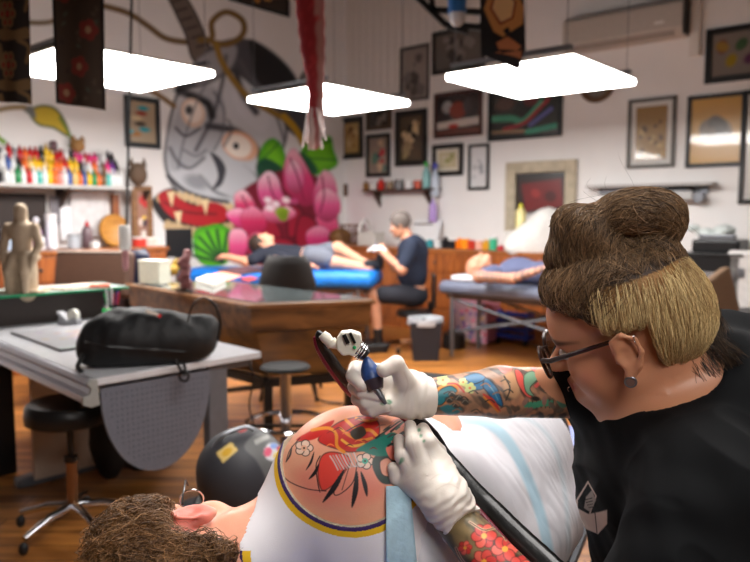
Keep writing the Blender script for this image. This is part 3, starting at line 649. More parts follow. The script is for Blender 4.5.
# koi streamer
Pk = []; Rk = []
for px, py, hw in ((308,-40,15),(309,-10,14.5),(311,20,13.5),(313,50,12),(315,75,9),(316,95,8),(316,112,8),(315,128,9),(314,143,7),(314,150,2)):
    Pk.append(at(px, py, 4.3)); Rk.append(hw/FPX*4.3)
Pk = spline(Pk, 6); Rk = np.interp(np.linspace(0, 1, len(Pk)), np.linspace(0, 1, len(Rk)), Rk)
b = MB().tube(Pk, Rk*.45, 28, True, 1/.45); V = np.concatenate(b.V); kx, ky = proj(V)
p = Paint(kx, ky, (150,30,40)); vx = np.interp(ky, [-40,50,95,150], [314,319,320,318])
p._mix(np.clip((kx-vx+3)/3, 0, 1)*np.clip(.9-(kx-vx)/12, 0, 1), (176,140,136)); 
r = rc(3)
for q in range(60): p.ell(r.uniform(295,318), -30+q*2.3, 2, 1.2, (178,48,56), 0, .8)
for pts in ([(306,118),(308,136),(304,150)],[(312,120),(313,140),(312,150)],[(320,112),(323,130),(322,148)]): p.stroke(pts, 4, (230,214,212), 2)
V[:, 0] += .004*np.sin(V[:, 2]*60)
o = newmesh('fish_streamer', V, b.F, vmat('streamer_cloth', .7), None, True, p.c, True, loc=Pk[0]); tag(o, 'long red and white fish streamer hanging in front of the mural', 'streamer')
tl = MB()
for px0, px1, py1 in ((308,303,147),(311,309,150),(318,322,149),(316,326,140),(312,313,146)):
    P = spline([at(px0, 108, 4.28), at((px0+px1)/2, 128, 4.27), at(px1, py1, 4.28)], 6); tl.tube(P, np.linspace(.012, .022, len(P)), 8, True, .3)
tl.build('tail_ribbon', mat('white_ribbon', (226,214,212), .7), o, True, world=False)
k = [c for c in o.children][0]; k.location = (-o.location[0], -o.location[1], -o.location[2])
# ================================================================ BACKGROUND FURNITURE
M_wcab = wood('cabinet_wood', (120,62,24), (172,96,42), .4, (30,30,3), .3)
M_wcab2 = wood('cabinet_wood_top', (132,74,34), (178,108,54), .35, (3,30,30), .3)
M_dwood = wood('dark_wood', (44,28,20), (70,44,28), .4, (3,30,30), .3)
def counter(name, label, u0, u1, v0, v1, z1, n, face):
    """cabinet on the floor; face 'v' opens away from the right wall, 'u' opens away from the mural wall"""
    c = W((u0+u1)/2, (v0+v1)/2, 0); t = thing(name, label, 'cabinet', c, RZ); w, d = u1-u0, v1-v0
    MB().box((0, 0, (z1-.04)/2), (w, d, z1-.04)).build('carcass', M_wcab, t, bevel=.004); MB().box((0, 0, z1-.02), (w+.04, d+.04, .04)).build('counter_top', M_wcab2, t, bevel=.006)
    L = (w if face == 'v' else d)/n; rows = 4; hh = (z1-.12)/rows
    for i in range(n):
        for r in range(rows):
            s = -((w if face == 'v' else d)/2)+L*(i+.5); zc = .07+hh*(r+.5)
            if face == 'v': cc, sz, kp = (s, -d/2-.008, zc), (L-.03, .02, hh-.02), (s, -d/2-.03, zc)
            else: cc, sz, kp = (w/2+.008, s, zc), (.02, L-.03, hh-.02), (w/2+.03, s, zc)
            dr = MB().box(cc, sz).build('drawer', M_wcab, t, bevel=.004); MB().ell(kp, (.018, .018, .018), 8).build('knob', M_blackp, dr, True)
    return t
counter('wooden_cabinet', 'long orange brown wooden cabinet with drawers under the bottle shelf', .06, 3.9, .02, .55, 1.0, 7, 'v')
va = onA(166, 260, .5)[0]; vb = onA(-30, 260, .5)[0]
counter('wooden_cabinet', 'wooden workstation cabinet under the ink bottle shelf', .02, .52, va, vb, 1.08, 5, 'u')
# ---- bottles
def bottle(name, label, pos, h, r, col, cap, group=None, shape=0, cat='bottle'):
    t = thing(name, label, cat, pos, 0, group); M = mat('b_%d_%d_%d' % tuple(col), col, .3); MC = mat('b_%d_%d_%d' % tuple(cap), cap, .3)
    if shape == 0: pr = [(r*.9,0),(r,.006),(r,h*.68),(r*.55,h*.8),(r*.4,h*.82)]; c = [(r*.42,h*.8),(r*.42,h*.9),(r*.15,h)]
    elif shape == 1: pr = [(r*.9,0),(r,.005),(r,h*.8),(r*.9,h*.82)]; c = [(r*1.03,h*.8),(r*1.03,h)]
    else: pr = [(r*.9,0),(r,.01),(r,h*.55),(r*.35,h*.78),(r*.3,h*.82)]; c = [(r*.38,h*.8),(r*.38,h*.87),(r*.7,h*.88),(r*.6,h*.95),(r*.2,h)]
    MB().lathe(pr, n=12).build('body', M, t, True); MB().lathe(c, n=12).build('cap', MC, t, True); return t
# ---- ink shelf
s0 = onA(131, 183, .28)[0]; s1 = onA(-25, 183, .28)[0]; zs = onA(100, 186, .28)[1]
t = thing('ink_shelf', 'pale wall shelf holding the rows of coloured ink bottles', 'shelf', W(.0, (s0+s1)/2, zs), RZ)
MB().box((.16, 0, -.015), (.32, s1-s0, .035)).build('board', mat('shelf_white', (190,188,186), .5), t, bevel=.003)
for i in (1, 2): MB().box((.05+.05*(3-i)*.5, 0, .04+.05*(i-1)), (.08*(3-i)+.01, (s1-s0)*.9, .08 if i == 1 else .18)).build('riser_step', mat('riser', (60,56,56), .5), t) if False else None
for s in (-.8, .1, .95): MB().prism([(0,-.03),(.28,-.03),(0,-.28)], -.012, .012, (0, s, 0), (1,0,0), (0,0,1), (0,1,0)).build('bracket', M_dwood, t)
INK = {'white': (226,226,226), 'blue': (60,90,160), 'red': (190,24,30), 'yellow': (236,190,30), 'orange': (232,110,40), 'cream': (226,190,120), 'pink': (226,60,130), 'pale pink': (236,150,140), 'purple': (110,50,150), 'green': (40,140,80), 'black': (26,24,30), 'brown': (120,84,50), 'turquoise': (90,190,180), 'grey': (150,146,150)}
rows = [['black','white','red','grey','red','orange','red','red','black','yellow','yellow','red','red','white','black','pink','pink','red','pink','pink','grey','white','black','black'],
        ['white','blue','white','black','orange','cream','yellow','yellow','cream','yellow','orange','orange','red','yellow','yellow','black','grey','white','orange','grey','brown','pink','purple','black'],
        ['white','white','green','white','red','white','turquoise','white','yellow','orange','pale pink','white','blue','cream','orange','blue','yellow','green','orange','brown','turquoise','white','white','white']]
tn = ['upper tier', 'middle tier', 'front tier']; protos = {}
def ink(c):
    t = thing('ink_bottle', 'x', 'ink bottle', (0, 0, 0), 0, 'ink bottles on the shelf'); r = .0305; col = INK[c]
    MB().lathe([(r*.9,0),(r,.006),(r,.09),(r*.5,.11),(r*.4,.112)], n=10).build('body', mat('ink_'+c.replace(' ', '_'), col, .3), t, True)
    MB().lathe([(r*.5,.108),(r*.45,.125),(r*.15,.15)], n=10).build('cap', mat('ink_cap_white' if c in ('white', 'turquoise', 'grey') else 'ink_cap_'+c.replace(' ', '_'), (230,228,226) if c in ('white', 'turquoise', 'grey') else tuple(int(v*.85) for v in col), .3), t, True)
    return t
MB_r = MB(); 
for r_ in range(3):
    n = 24; du = [.07, .15, .23][r_]; dz = [.2, .1, 0][r_]
    if dz: 
        st = MB().box((du-.0, 0, dz/2), (.085, (s1-s0)*.8, dz)).build('riser_step', mat('riser', (60,56,58), .5), t)
    for i in range(n):
        c = rows[r_][i]; v = s1-.28-(s1-s0-.36)*i/(n-1)
        q = ink(c) if c not in protos else copy_tree(protos[c]); protos.setdefault(c, q)
        q.location = W(du+rng.uniform(-.008,.008), v, zs+.004+dz); q.scale = (1, 1, rng.uniform(.88, 1.2)); q['label'] = '%s ink bottle on the %s of the long ink shelf' % (c, tn[r_])
# toys on the shelf
def P_A(px, py, off): v, z = onA(px, py, off); return W(off, v, z)
def zA(px, off, z): v, _ = onA(px, 200, off); return W(off, v, z)
t = thing('carved_owl', 'carved tan wooden owl figure above the ink bottles', 'figurine', zA(80, .07, zs+.204+.13), RZ)
MB().ell((0,0,.06), (.05,.07,.065), 14).build('body', mat('tan_wood', (160,118,70), .7, bump=.4), t, True)
for s in (-1,1): MB().lathe([(.03,0),(.022,.03),(.003,.06)], (0,s*.045,.1), 8).build('ear', mat('tan_wood'), t, True)
t = thing('grey_toy', 'small grey and red toy figure on top of the ink bottles', 'figurine', zA(56, .07, zs+.204+.13), RZ)
MB().ell((0,0,.03), (.03,.04,.03), 10).ell((0,0,.07), (.03,.035,.025), 10).build('body', mat('toy_grey', (110,84,92), .6), t, True)
t = thing('carved_mask', 'dark carved wooden bear head on top of the red picture frame', 'carving', zA(139, .25, 0)+np.array([0,0,onA(139,186,.25)[1]]), RZ)
MB().ell((0,0,.12), (.07,.1,.12), 14).build('head', mat('carve_dark', (96,76,60), .7, bump=.6), t, True)
for s in (-1,1): MB().lathe([(.03,0),(.02,.04),(.003,.09)], (0,s*.07,.2), 8).build('ear', mat('carve_dark'), t, True)
# ---- workstation back panel and what stands on it
zc = 1.08; M_dk = mat('dark_panel', (44,32,28), .6)
p0, p1 = onA(46, 210, .03)[0], onA(-25, 210, .03)[0]
t = MB().box((.02, -(p0+p1)/2, zc+.27), (.03, p1-p0, .5)).build('dark_back_panel', M_dk, loc=CORNER, rz=RZ); tag(t, 'dark board behind the workstation at the left edge', 'board')
p0, p1 = onA(112, 210, .03)[0], onA(118, 210, .03)[0]
t = MB().box((.03, -(p0+p1)/2, zc+.27), (.06, .07, .53)).build('shelf_post', M_wcab, loc=CORNER, rz=RZ); tag(t, 'brown wooden post under the ink shelf', 'post')
for i, (a, b_, y0, y1, c, lab) in enumerate([(70,108,190,236,(214,212,214),'large white paper sheet pinned under the ink shelf'),(50,66,196,222,(120,116,122),'grey printed sheet pinned under the ink shelf'),(60,72,206,240,(236,236,240),'narrow white sheet leaning left of the round wooden plate')]):
    pa, za_ = onA(a, y0, .05+.01*i); pb, zb_ = onA(b_, y1, .05+.01*i)
    tag(MB().box((.05+.01*i, -(pa+pb)/2, (za_+zb_)/2), (.004, pa-pb, za_-zb_)).build('pinned_paper', mat('paper%d' % i, c, .8, noise=.1, scale=14), loc=CORNER, rz=RZ), lab, 'paper')
t = thing('wooden_plate', 'round golden wooden plate leaning on the workstation', 'plate', zA(113, .12, zc), RZ)
r = .165; MB().lathe([(0,0),(r*.8,.0),(r,.02),(r*.97,.028),(r*.78,.01),(0,.008)], (0,0,r), 32, axis=(1,0,.15)).build('dish', wood('plate_wood', (176,116,44), (206,148,66), .5, (20,4,20)), t, True)
MB().torus((.01,0,r), r*.98, .008, (1,0,.15)).build('rim', mat('plate_rim', (120,80,30), .5), t, True)
pa, za_ = onA(131, 186, .16); pb, zb_ = onA(153, 240, .16); w = pa-pb; hh = za_-zc
t = thing('red_picture', 'wooden framed picture of red and white figures leaning beside the mural mouth', 'picture', W(.16, (pa+pb)/2, zc+hh/2+.005), RZ)
b = MB()
for s in (-1,1): b.box((0,s*(w/2-.03),0),(.03,.06,hh)); b.box((0,0,s*(hh/2-.03)),(.03,w-.12,.06))
b.build('frame', wood('frame_brown', (110,74,44), (146,104,64), .5), t, bevel=.005)
X, Y, F = artgrid(w-.1, hh-.1, .012); q = Paint(X*.2, Y*.45, (150,110,96)); r_ = rc(21)
for c in [(236,196,60),(200,40,44),(226,214,206),(190,50,50),(110,60,90),(220,200,190),(180,40,40),(60,40,50)]: q.ell(r_.uniform(.05,.15), r_.uniform(.05,.4), .04, .035, c, 0, .01)
newmesh('artwork', np.stack([np.full(len(X), .006), (X-.5)*(w-.1), (.5-Y)*(hh-.1)], 1), F, vmat('print_paper3', .4), t, False, q.c)
for a in [('spray_bottle','purple and white spray bottle on the workstation',35,.22,.3,.045,(170,120,190),(220,216,226),2),('tube_bottle','tall white tube left of the narrow paper sheet',50,.25,.33,.05,(228,228,234),(236,236,238),1),
          ('squeeze_bottle','short white bottle by the cream statue',38,.35,.16,.045,(226,226,230),(200,200,210),0),('red_cap_bottle','grey bottle with red band left of the round wooden plate',86,.3,.26,.05,(110,90,96),(190,30,34),0),
          ('glass_jar','clear grey jar on the workstation',72,.32,.14,.055,(176,182,190),(160,164,170),1),('glass_jar','small white round jar before the wooden plate',93,.4,.06,.045,(236,236,236),(236,236,236),1),
          ('spray_bottle','light blue bottle at the far left of the workstation',4,.3,.2,.05,(170,190,214),(226,226,230),2),('paint_jar','red lidded jar under the red framed picture',138,.4,.1,.07,(206,60,50),(220,214,210),1),('paint_jar','white and pink jar right of the red lidded jar',148,.38,.09,.07,(236,196,186),(236,236,230),1),
          ('paint_jar','pale jar at the right end of the workstation',157,.4,.07,.06,(226,216,210),(210,206,200),1),('squeeze_bottle','white squeeze bottle right of the glass jar',80,.2,.15,.04,(214,214,220),(190,190,196),0)]:
    bottle(a[0], a[1], zA(a[2], a[3], zc+.002), a[4], a[5], a[6], a[7], None, a[8])
t = thing('computer_monitor', 'black monitor standing before the mural mouth', 'monitor', zA(178, .42, 0), RZ-.1)
z0 = 1.4-(262-215)/700*6.9
MB().box((0,0,z0+.17),(.03,.3,.3)).build('screen', M_blackp, t, bevel=.01); MB().box((-.02,0,z0/2),(.05,.05,z0+.1)).build('stand', M_blackp, t); MB().cyl((-.02,0,0),(-.02,0,.02),.2).build('base', M_blackp, t)
# brown padded bench + navy chair
def chair(name, label, loc, rz, m, seat_z=.46, back_top=.95, w=.42, legm=None, round_=True, cat='chair'):
    t = thing(name, label, cat, loc, rz); legm = legm or M_black
    MB().prism([(w/2*math.cos(a)*(1 if abs(math.cos(a))<.8 else .96), w/2*math.sin(a)) if round_ else p_ for a, p_ in [(x, None) for x in np.linspace(0, 6.283, 25)[:-1]]], seat_z-.05, seat_z).build('seat', m, t, True, bevel=.015)
    P = []; hh = back_top-seat_z-.1; n = 17
    b = MB(); V = []; F = []
    for j in range(9):
        zz_ = j/8; ww = w/2*(1-.25*max(0, zz_-.6)/.4*1.2) if round_ else w/2
        if zz_ > .9: ww *= .86
        for i in range(n): a = (i/(n-1)-.5)*1.9; V.append((math.sin(a)*ww*1.1, w/2-.02+.06*zz_-(1-math.cos(a))*w*.3, seat_z+.08+hh*zz_))
    for j in range(8):
        for i in range(n-1): F.append((j*n+i, j*n+i+1, (j+1)*n+i+1, (j+1)*n+i))
    o = b.add(V, F).build('backrest', m, t, True); so = o.modifiers.new('s', 'SOLIDIFY'); so.thickness = .02
    for sx in (-1,1):
        MB().tube([(sx*.1, w/2-.06, seat_z-.02),(sx*.1, w/2+.01, seat_z+.2)], .01, 8).build('back_strut', legm, t, True)
        for sy in (-1,1): MB().cyl((sx*w*.32, sy*w*.32, seat_z-.04), (sx*w*.46, sy*w*.46, 0), .013).build('leg', legm, t, True)
    return t
chair('shell_chair', 'dark grey chair with rounded back behind the glass topped table', at(291, 300, 5.38)*np.array([1,1,0]), math.pi*.0, mat('chair_shell', (34,31,31), .7), .5, 1.12, .46)
bpy.data.objects['shell_chair'].rotation_euler[2] = math.pi
chair('padded_chair', 'navy blue chair behind the pendant cord', at(149, 262, 5.95)*np.array([1,1,0]), math.pi-.3, mat('navy_vinyl', (20,26,50), .4), .5, 1.14, .4)
t = thing('padded_bench', 'brown padded bench with a pale top seam behind the cream statue', 'bench', at(95, 280, 5.5)*np.array([1,1,0]), -.12)
MB().box((0,0,.93),(.62,.12,.36),R=rotm('X',-12)).build('backrest', mat('brown_vinyl',(76,52,40),.5), t, bevel=.03); MB().box((0,.02,1.105),(.6,.1,.016),R=rotm('X',-12)).build('seam', mat('seam',(176,160,150),.5), t, bevel=.004)
MB().box((0,-.25,.5),(.62,.5,.12)).build('seat', mat('brown_vinyl'), t, bevel=.03)
for sx in (-1,1):
    for sy in (0,-.45): MB().box((sx*.27,sy,.23),(.04,.04,.46)).build('leg', M_black, t)
    MB().box((sx*.27,.02,.62),(.04,.03,.4)).build('post', M_black, t)
# ---------------- pendant cord
t = thing('pendant_cord', 'black hanging cord ending in a white cylinder at the left', 'pendant', at(125, 250, 4.4), 0)
zt = at(134,-60,4.4); MB().tube([at(126.5,228,4.4),at(129,120,4.4),at(133,-60,4.4)], .008, 8).build('cord', M_black, t, True, world=True)
MB().lathe([(.0,.0),(.028,0),(.035,.01),(.035,.14),(.025,.155),(0,.155)], n=20).build('socket', mat('pendant_white',(214,212,208),.4), t, True)
MB().lathe([(.0,-.13),(.012,-.13),(.02,-.1),(.02,0),(0,0)], n=12).build('tip', mat('pendant_red',(170,120,124),.5), t, True)
# ---------------- glass topped wooden table
c0 = on(247,304,.905); c1 = on(376,299,.905); c3 = on(125,283,.905)
ax = (c1-c0)[:2]; rzT = math.atan2(ax[1], ax[0]); wT = np.linalg.norm(ax); ay = np.array([-math.sin(rzT), math.cos(rzT)]); dT = float((c3-c0)[:2]@ay); skew = float((c3-c0)[:2]@(ax/wT))
M_tab = wood('table_wood', (78,48,26), (136,90,50), .35, (3,14,14), .3)
t = thing('glass_topped_table', 'wooden table with deep tapered sides and a glossy glass top', 'table', (c0[0],c0[1],0), rzT)
def tp(x, y): return (x*wT+skew*y, dT*y)
def ring(i): return [(i, i), (wT-i, i), (wT-i+skew, dT-i), (i+skew, dT-i)]
def frus(i0, z0, i1, z1):
    b = MB(); b.add([(x, y, z0) for x, y in ring(i0)]+[(x, y, z1) for x, y in ring(i1)], [(3,2,1,0),(4,5,6,7),(0,1,5,4),(1,2,6,5),(2,3,7,6),(3,0,4,7)]); return b
frus(0,.875,0,.9).build('top_frame', wood('table_edge', (110,70,40), (150,102,60), .35, (3,14,14), .3), t, bevel=.004)
frus(.03,.74,.02,.875).build('upper_box', M_tab, t, bevel=.004); frus(.14,.45,.045,.735).build('lower_box', wood('table_wood2', (66,40,20), (128,86,40), .4, (2,9,9), .2), t, bevel=.004)
frus(.05,.9,.05,.908).build('glass_top', mat('glass_sheet', (120,132,134), .06, coat=1., noise=.03, spec=1.), t)
b = MB()
cx_ = ring(.13)
for i in range(4): a, c = cx_[i], cx_[(i+1)%4]; MB().bar((a[0],a[1],.42),(c[0],c[1],.42),.05,.05).build('frame_rail', M_black, t)
for i in range(4): MB().box((cx_[i][0],cx_[i][1],.215),(.05,.05,.43)).build('leg', M_black, t)
MB().bar((cx_[0][0]-.02,cx_[0][1],.4),(cx_[3][0],cx_[3][1],.05),.03,.03).build('brace', M_black, t)
def onT(px, py): q = on(px, py, .91); return q
t = thing('white_box', 'cream white square box standing on the glass topped table', 'box', onT(155,284), -.45)
MB().box((0,0,.085),(.19,.12,.16)).build('box', mat('cream_box',(222,218,200),.6), t, bevel=.004); MB().box((0,0,.168),(.195,.125,.008)).build('lid', mat('cream_lid',(232,228,214),.6), t, bevel=.002)
t = thing('crystal_figurine', 'dusty pink rough figurine standing on the wooden table', 'figurine', onT(183,291), 0)
r_ = rc(4); b = MB()
for i in range(9): b.ell((r_.uniform(-.03,.03), r_.uniform(-.02,.02), .03+i*.026), (.045-.002*i, .04, .035), 8)
b.build('figure', mat('dusty_pink',(120,70,70),.6,noise=.4,scale=40,bump=.8), t, True); MB().lathe([(.05,0),(.055,.01),(.05,.02)],n=16).build('base', M_dwood, t, True)
b = MB().ell((0,0,.05),(.05,.05,.05),10).ell((.03,.02,.1),(.04,.03,.04),10); o = b.build('gold_ornament', mat('ornament',(150,120,40),.5,bump=.6,noise=.3), None, True, loc=onT(173,276)); tag(o, 'small olive gold ornament between the white box and pink figurine', 'ornament')
def sheet(name, label, pts, z, m, th=.004, cat='paper'):
    b = MB(); q = [on(x, y, z)[:2] for x, y in pts]; c = np.mean(q, 0); b.prism([tuple(p_-c) for p_ in q], 0, th); o = b.build(name, m, loc=(c[0], c[1], z)); tag(o, label, cat); return o
sheet('glossy_flyer', 'orange and white flyer on the far end of the glass topped table', [(206,276),(222,272),(242,276),(228,281)], .911, mat('flyer',(226,150,130),.4,noise=.4,scale=20))
sheet('white_cloth', 'crumpled white tissue on the glass topped table', [(196,283),(208,278),(226,282),(214,288)], .911, mat('tissue',(214,206,196),.8,bump=.5), .03, 'tissue')
sheet('dark_magazine', 'dark magazine at the far edge of the glass topped table', [(218,271),(246,268),(268,272),(240,275)], .911, mat('magazine',(60,46,50),.3,noise=.3), .015, 'magazine')
sheet('red_card', 'small red and green card right of the flyer', [(240,279),(250,277),(258,279),(248,282)], .911, mat('card_red',(170,50,50),.4,noise=.5,scale=50), .006, 'card')
# ---------------- tall stool with chrome foot ring (behind the table frame)
c = on(277, 470, 0)*0+np.array([at(286,430,3.55)[0], 3.55, 0])
t = thing('tall_stool', 'tall stool with chrome foot ring under the glass topped table', 'stool', c, 0)
MB().torus((0,0,.33),.2,.014,n=40).build('foot_ring', M_chrome, t, True); MB().lathe([(.17,0),(.17,.015),(.06,.05),(.035,.1),(.028,.61)],n=24).build('pedestal', M_chrome, t, True)
MB().bar((-.2,0,.31),(.2,0,.31),.015,.015).build('spoke', M_black, t); MB().lathe([(0,.61),(.12,.61),(.13,.62),(.12,.63),(.0,.635)],n=24).build('seat', M_dk if False else mat('matte_black',(18,17,17),.8), t, True)
# cable on the floor near table
P = spline([on(311,362,.4),on(312,385,.2),on(320,400,.03),on(345,404,.012),on(356,404,.012)],8); o = MB().tube(P,.008,8).build('floor_cable', M_black, None, True, world=True, loc=P[-1]); tag(o,'thin black cable curving from the table to the floor','cable')
# ---------------- shelf of the right wall with bottles
us0 = onB(362,189,.2)[0]; us1 = onB(432,189,.2)[0]; zb = onB(400,189,.2)[1]
t = thing('bottle_shelf', 'dark wooden wall shelf under the black framed pictures', 'shelf', W((us0+us1)/2,0,zb), RZ)
MB().box((0,-.1,-.012),(us1-us0,.2,.03)).build('board', M_dwood, t, bevel=.003)
for s in (-.42,.42): MB().prism([(0,0),(-.17,0),(0,-.2)], -.012,.012,(s,0,-.03),(0,1,0),(0,0,1),(1,0,0)).build('bracket', M_dwood, t)
def uB(px, off): return onB(px, 200, off)[0]
for a in [('shelf_jar','small amber bottle at the left end of the wall shelf',366,.13,.04,(150,110,60),(60,40,30),0),('shelf_jar','white jar beside the red bottle on the wall shelf',373,.1,.05,(220,214,210),(200,196,196),1),('red_bottle','red bottle on the wall shelf',381,.15,.05,(206,44,34),(190,30,30),0),
          ('shelf_jar','brown jar in the middle of the wall shelf',390,.12,.045,(140,110,80),(200,190,180),1),('shelf_jar','grey metal tin in the middle of the wall shelf',399,.12,.05,(130,130,132),(80,80,80),1),('shelf_jar','short white tub on the wall shelf',409,.1,.06,(222,220,220),(226,226,226),1),
          ('red_bottle','orange red tub near the right end of the wall shelf',418,.1,.05,(206,80,50),(220,90,60),1),('green_bottle','green topped pale bottle on the wall shelf',426,.33,.05,(140,190,190),(70,190,90),2)]:
    bottle(a[0], a[1], W(uB(a[2],.12),.12,zb+.004), a[3], a[4], a[5], a[6], None, a[7])
bottle('spray_bottle','tall clear bottle with purple cap at the shelf end', W(uB(435,.1),.1,zb-.1), .42, .055, (196,206,222), (90,90,190), None, 2); bottle('purple_bottle','purple bottle below the right end of the wall shelf', W(uB(433,.14),.14,zb-.42), .3, .05, (180,150,214), (190,170,220), None, 0)
o = MB().box((0,-.06,0),(.3,.12,.12)).build('small_wall_rack', M_dwood, loc=W(uB(424,.1),0,zb-.5), rz=RZ, bevel=.004); tag(o,'small brown rack on the wall under the bottle shelf','rack')
for i, (px, c, h) in enumerate([(430,(60,150,160),.12),(438,(206,206,206),.1),(446,(24,24,28),.14),(453,(26,26,30),.12),(460,(236,120,20),.13),(466,(240,150,30),.12),(472,(200,60,40),.13),(480,(226,170,150),.1),(487,(210,150,40),.12),(494,(60,170,130),.16),(502,(190,50,60),.06)]):
    nm = ['teal','white','black','black','orange','orange','red','pale pink','mustard','sea green','low red'][i]
    pl = ['next to the seated person in navy','right of the teal one','left of the orange ones, nearer the person','left of the orange ones, farther from the person','beside the black jars','beside the red jar','right of the orange jars','between the red and mustard jars','left of the sea green jar','tallest of the counter jars','near the cream frame'][i]
    bottle('counter_jar', '%s jar on the wooden cabinet, %s' % (nm, pl), W(uB(px,.4),.4,1.004), h, .05, c, c if i%3 else (220,220,220), 'jars on the wooden cabinet', i%2)
o = MB().box((0,0,0),(.42,.3,.015),R=rotm('X',70)).build('white_sheet_stack', mat('sheet_white',(226,226,228),.7), loc=W(uB(428,.1),.14,1.2), rz=RZ); tag(o,'white paper sheets propped behind the seated person in navy','paper')
# wicker things left of the seated person
t = thing('wire_basket', 'brown wire basket on the cabinet left of the seated person', 'basket', W(uB(352,.3),.3,1.004), RZ)
for zz_ in (.02,.14,.26): MB().torus((0,0,zz_),.15+.03*zz_,.012,n=24,k=6).build('hoop', mat('brown_wire',(110,74,44),.5), t, True)
for k in range(10): a = k*.628; MB().cyl((.15*math.cos(a),.15*math.sin(a),.01),(.158*math.cos(a),.158*math.sin(a),.26),.007,n=6).build('upright', mat('brown_wire'), t, True)
o = MB().ell((0,0,.1),(.16,.12,.12),14).build('brown_pouch', mat('brown_pouch',(120,84,44),.6,noise=.3,bump=.5), None, True, loc=W(uB(336,.35)+.08,.35,1.004)); tag(o,'lumpy brown pouch at the mural end of the wooden cabinet','pouch')
o = MB().torus((0,0,.16),.15,.02,(1,-.5,0),28,8,0,3.9).build('white_lamp_arm', M_white, None, True, loc=W(uB(365,.3),.3,1.03)); tag(o,'curved white arm standing on the cabinet beside the wire basket','lamp arm')
o = MB().box((0,0,.09),(.3,.2,.18)).build('white_carton', mat('carton',(200,196,190),.6), loc=W(uB(371,.42),.42,1.004), rz=RZ, bevel=.01); tag(o,'white carton on the cabinet behind the gloved hands of the seated person','box')
# white cloth, dark jacket by cream frame
b = SDF(); c = W(uB(540,.3),.3,0)
b.ell(c+np.array([0,0,1.12]),(.3,.16,.22),k=.1).ell(c+np.array([.08,-.05,1.32]),(.17,.12,.16),k=.1).ell(c+np.array([-.22,0,1.06]),(.15,.12,.12),k=.1).ell(c+np.array([.25,0,1.2]),(.2,.14,.2),k=.1)
V, F = nets(*b.grid(.03)); V += .012*vnoise(V,18)[:,None]; o = newmesh('white_dust_cover', V, F, mat('white_cloth',(226,224,220),.85,bump=.3), None, True, None, True, loc=c); tag(o,'white cloth heaped over equipment before the cream frame','cloth cover')
bottle('yellow_label_bottle','white bottle with a yellow band before the cream frame', W(uB(521,.32),.32,1.05+.18), .3, .06, (226,214,150), (230,220,60), None, 0)
o = MB().box((0,0,-.0),(.3,.2,.22)).build('white_stand', mat('stand_white',(206,204,200),.6), loc=W(uB(521,.32),.32,1.114), rz=RZ, bevel=.01); tag(o,'white box stand carrying the yellow banded bottle','stand')
# ---------------- black tool cabinet at the right
u = uB(716,.55)
t = thing('tool_cabinet', 'black drawer cabinet with pale drawer fronts near the right edge', 'cabinet', W(u,.42,0), RZ)
MB().box((0,0,.53),(.5,.5,1.02)).build('carcass', M_blackp, t, bevel=.01)
for i in range(6): d = MB().box((-.0,-.26,.2+i*.13),(.42,.02,.09)).build('drawer', mat('drawer_grey',(120,118,120),.35), t, bevel=.004); MB().box((0,-.28,.2+i*.13),(.2,.02,.02)).build('handle', M_steel, d)
MB().box((0,0,1.05),(.54,.54,.02)).build('top_tray', M_blackp, t, bevel=.004)
t = thing('desktop_printer', 'black printer heaped with clear wrap on the drawer cabinet', 'printer', W(u,.42,1.06), RZ)
MB().box((.02,0,.06),(.4,.36,.12)).build('body', M_blackp, t, bevel=.02); MB().box((.02,-.1,.14),(.3,.1,.05)).build('tray', M_steel, t, bevel=.01)
b = MB(); r_ = rc(9)
for i in range(12): b.ell((r_.uniform(-.25,.1), r_.uniform(-.12,.12), .16+r_.uniform(0,.06)), (.07,.06,.04), 8)
o = b.build('clear_wrap_heap', mat('clear_wrap',(206,214,212),.3), None, True, loc=W(u,.42,1.06), rz=RZ); tag(o,'pale crumpled wrap heaped on the printer','plastic wrap')
t = thing('wall_dispenser', 'white upright dispenser panel right of the black drawer cabinet', 'dispenser', W(uB(737,.5)+.1,.62,0), RZ)
MB().box((0,0,.62),(.24,.1,.95)).build('body', mat('disp_white',(200,196,194),.4), t, bevel=.03); MB().box((0,-.055,.9),(.05,.02,.08)).build('button', M_steel, t); MB().box((0,.03,.08),(.26,.2,.14)).build('foot', M_blackp, t)
t = thing('tan_armchair', 'tan chair back poking out right of the blonde hair', 'chair', at(716,300,4.6)*np.array([1,1,0]), .5)
MB().box((0,0,.84),(.36,.07,.34),R=rotm('Y',-24)).build('backrest', mat('tan_vinyl',(110,86,66),.6), t, bevel=.03); MB().box((0,.2,.45),(.42,.42,.08)).build('seat', mat('tan_vinyl'), t, bevel=.03); MB().box((0,0,.6),(.04,.03,.3)).build('spine', M_black, t); MB().cyl((0,.2,.02),(0,.2,.42),.03).build('post', M_black, t)
MB().lathe([(.24,0),(.24,.02),(.04,.04)],(0,.2,0),20).build('base', M_black, t, True)
o = MB().lathe([(.2,0),(.26,.05),(.3,.5),(.26,.62),(0,.66)],n=20).build('black_tub', M_blackp, None, True, loc=at(745,340,5.6)*np.array([1,1,0])); tag(o,'black rounded tub at the right edge behind the shoulder','tub')
# ================================================================ DRAFTING DESK (left foreground)
D0 = np.array([-1.115, 2.74]); aD = np.array([-.70, .714]); bD = np.array([.714, .70]); rzD = math.atan2(bD[1], bD[0])
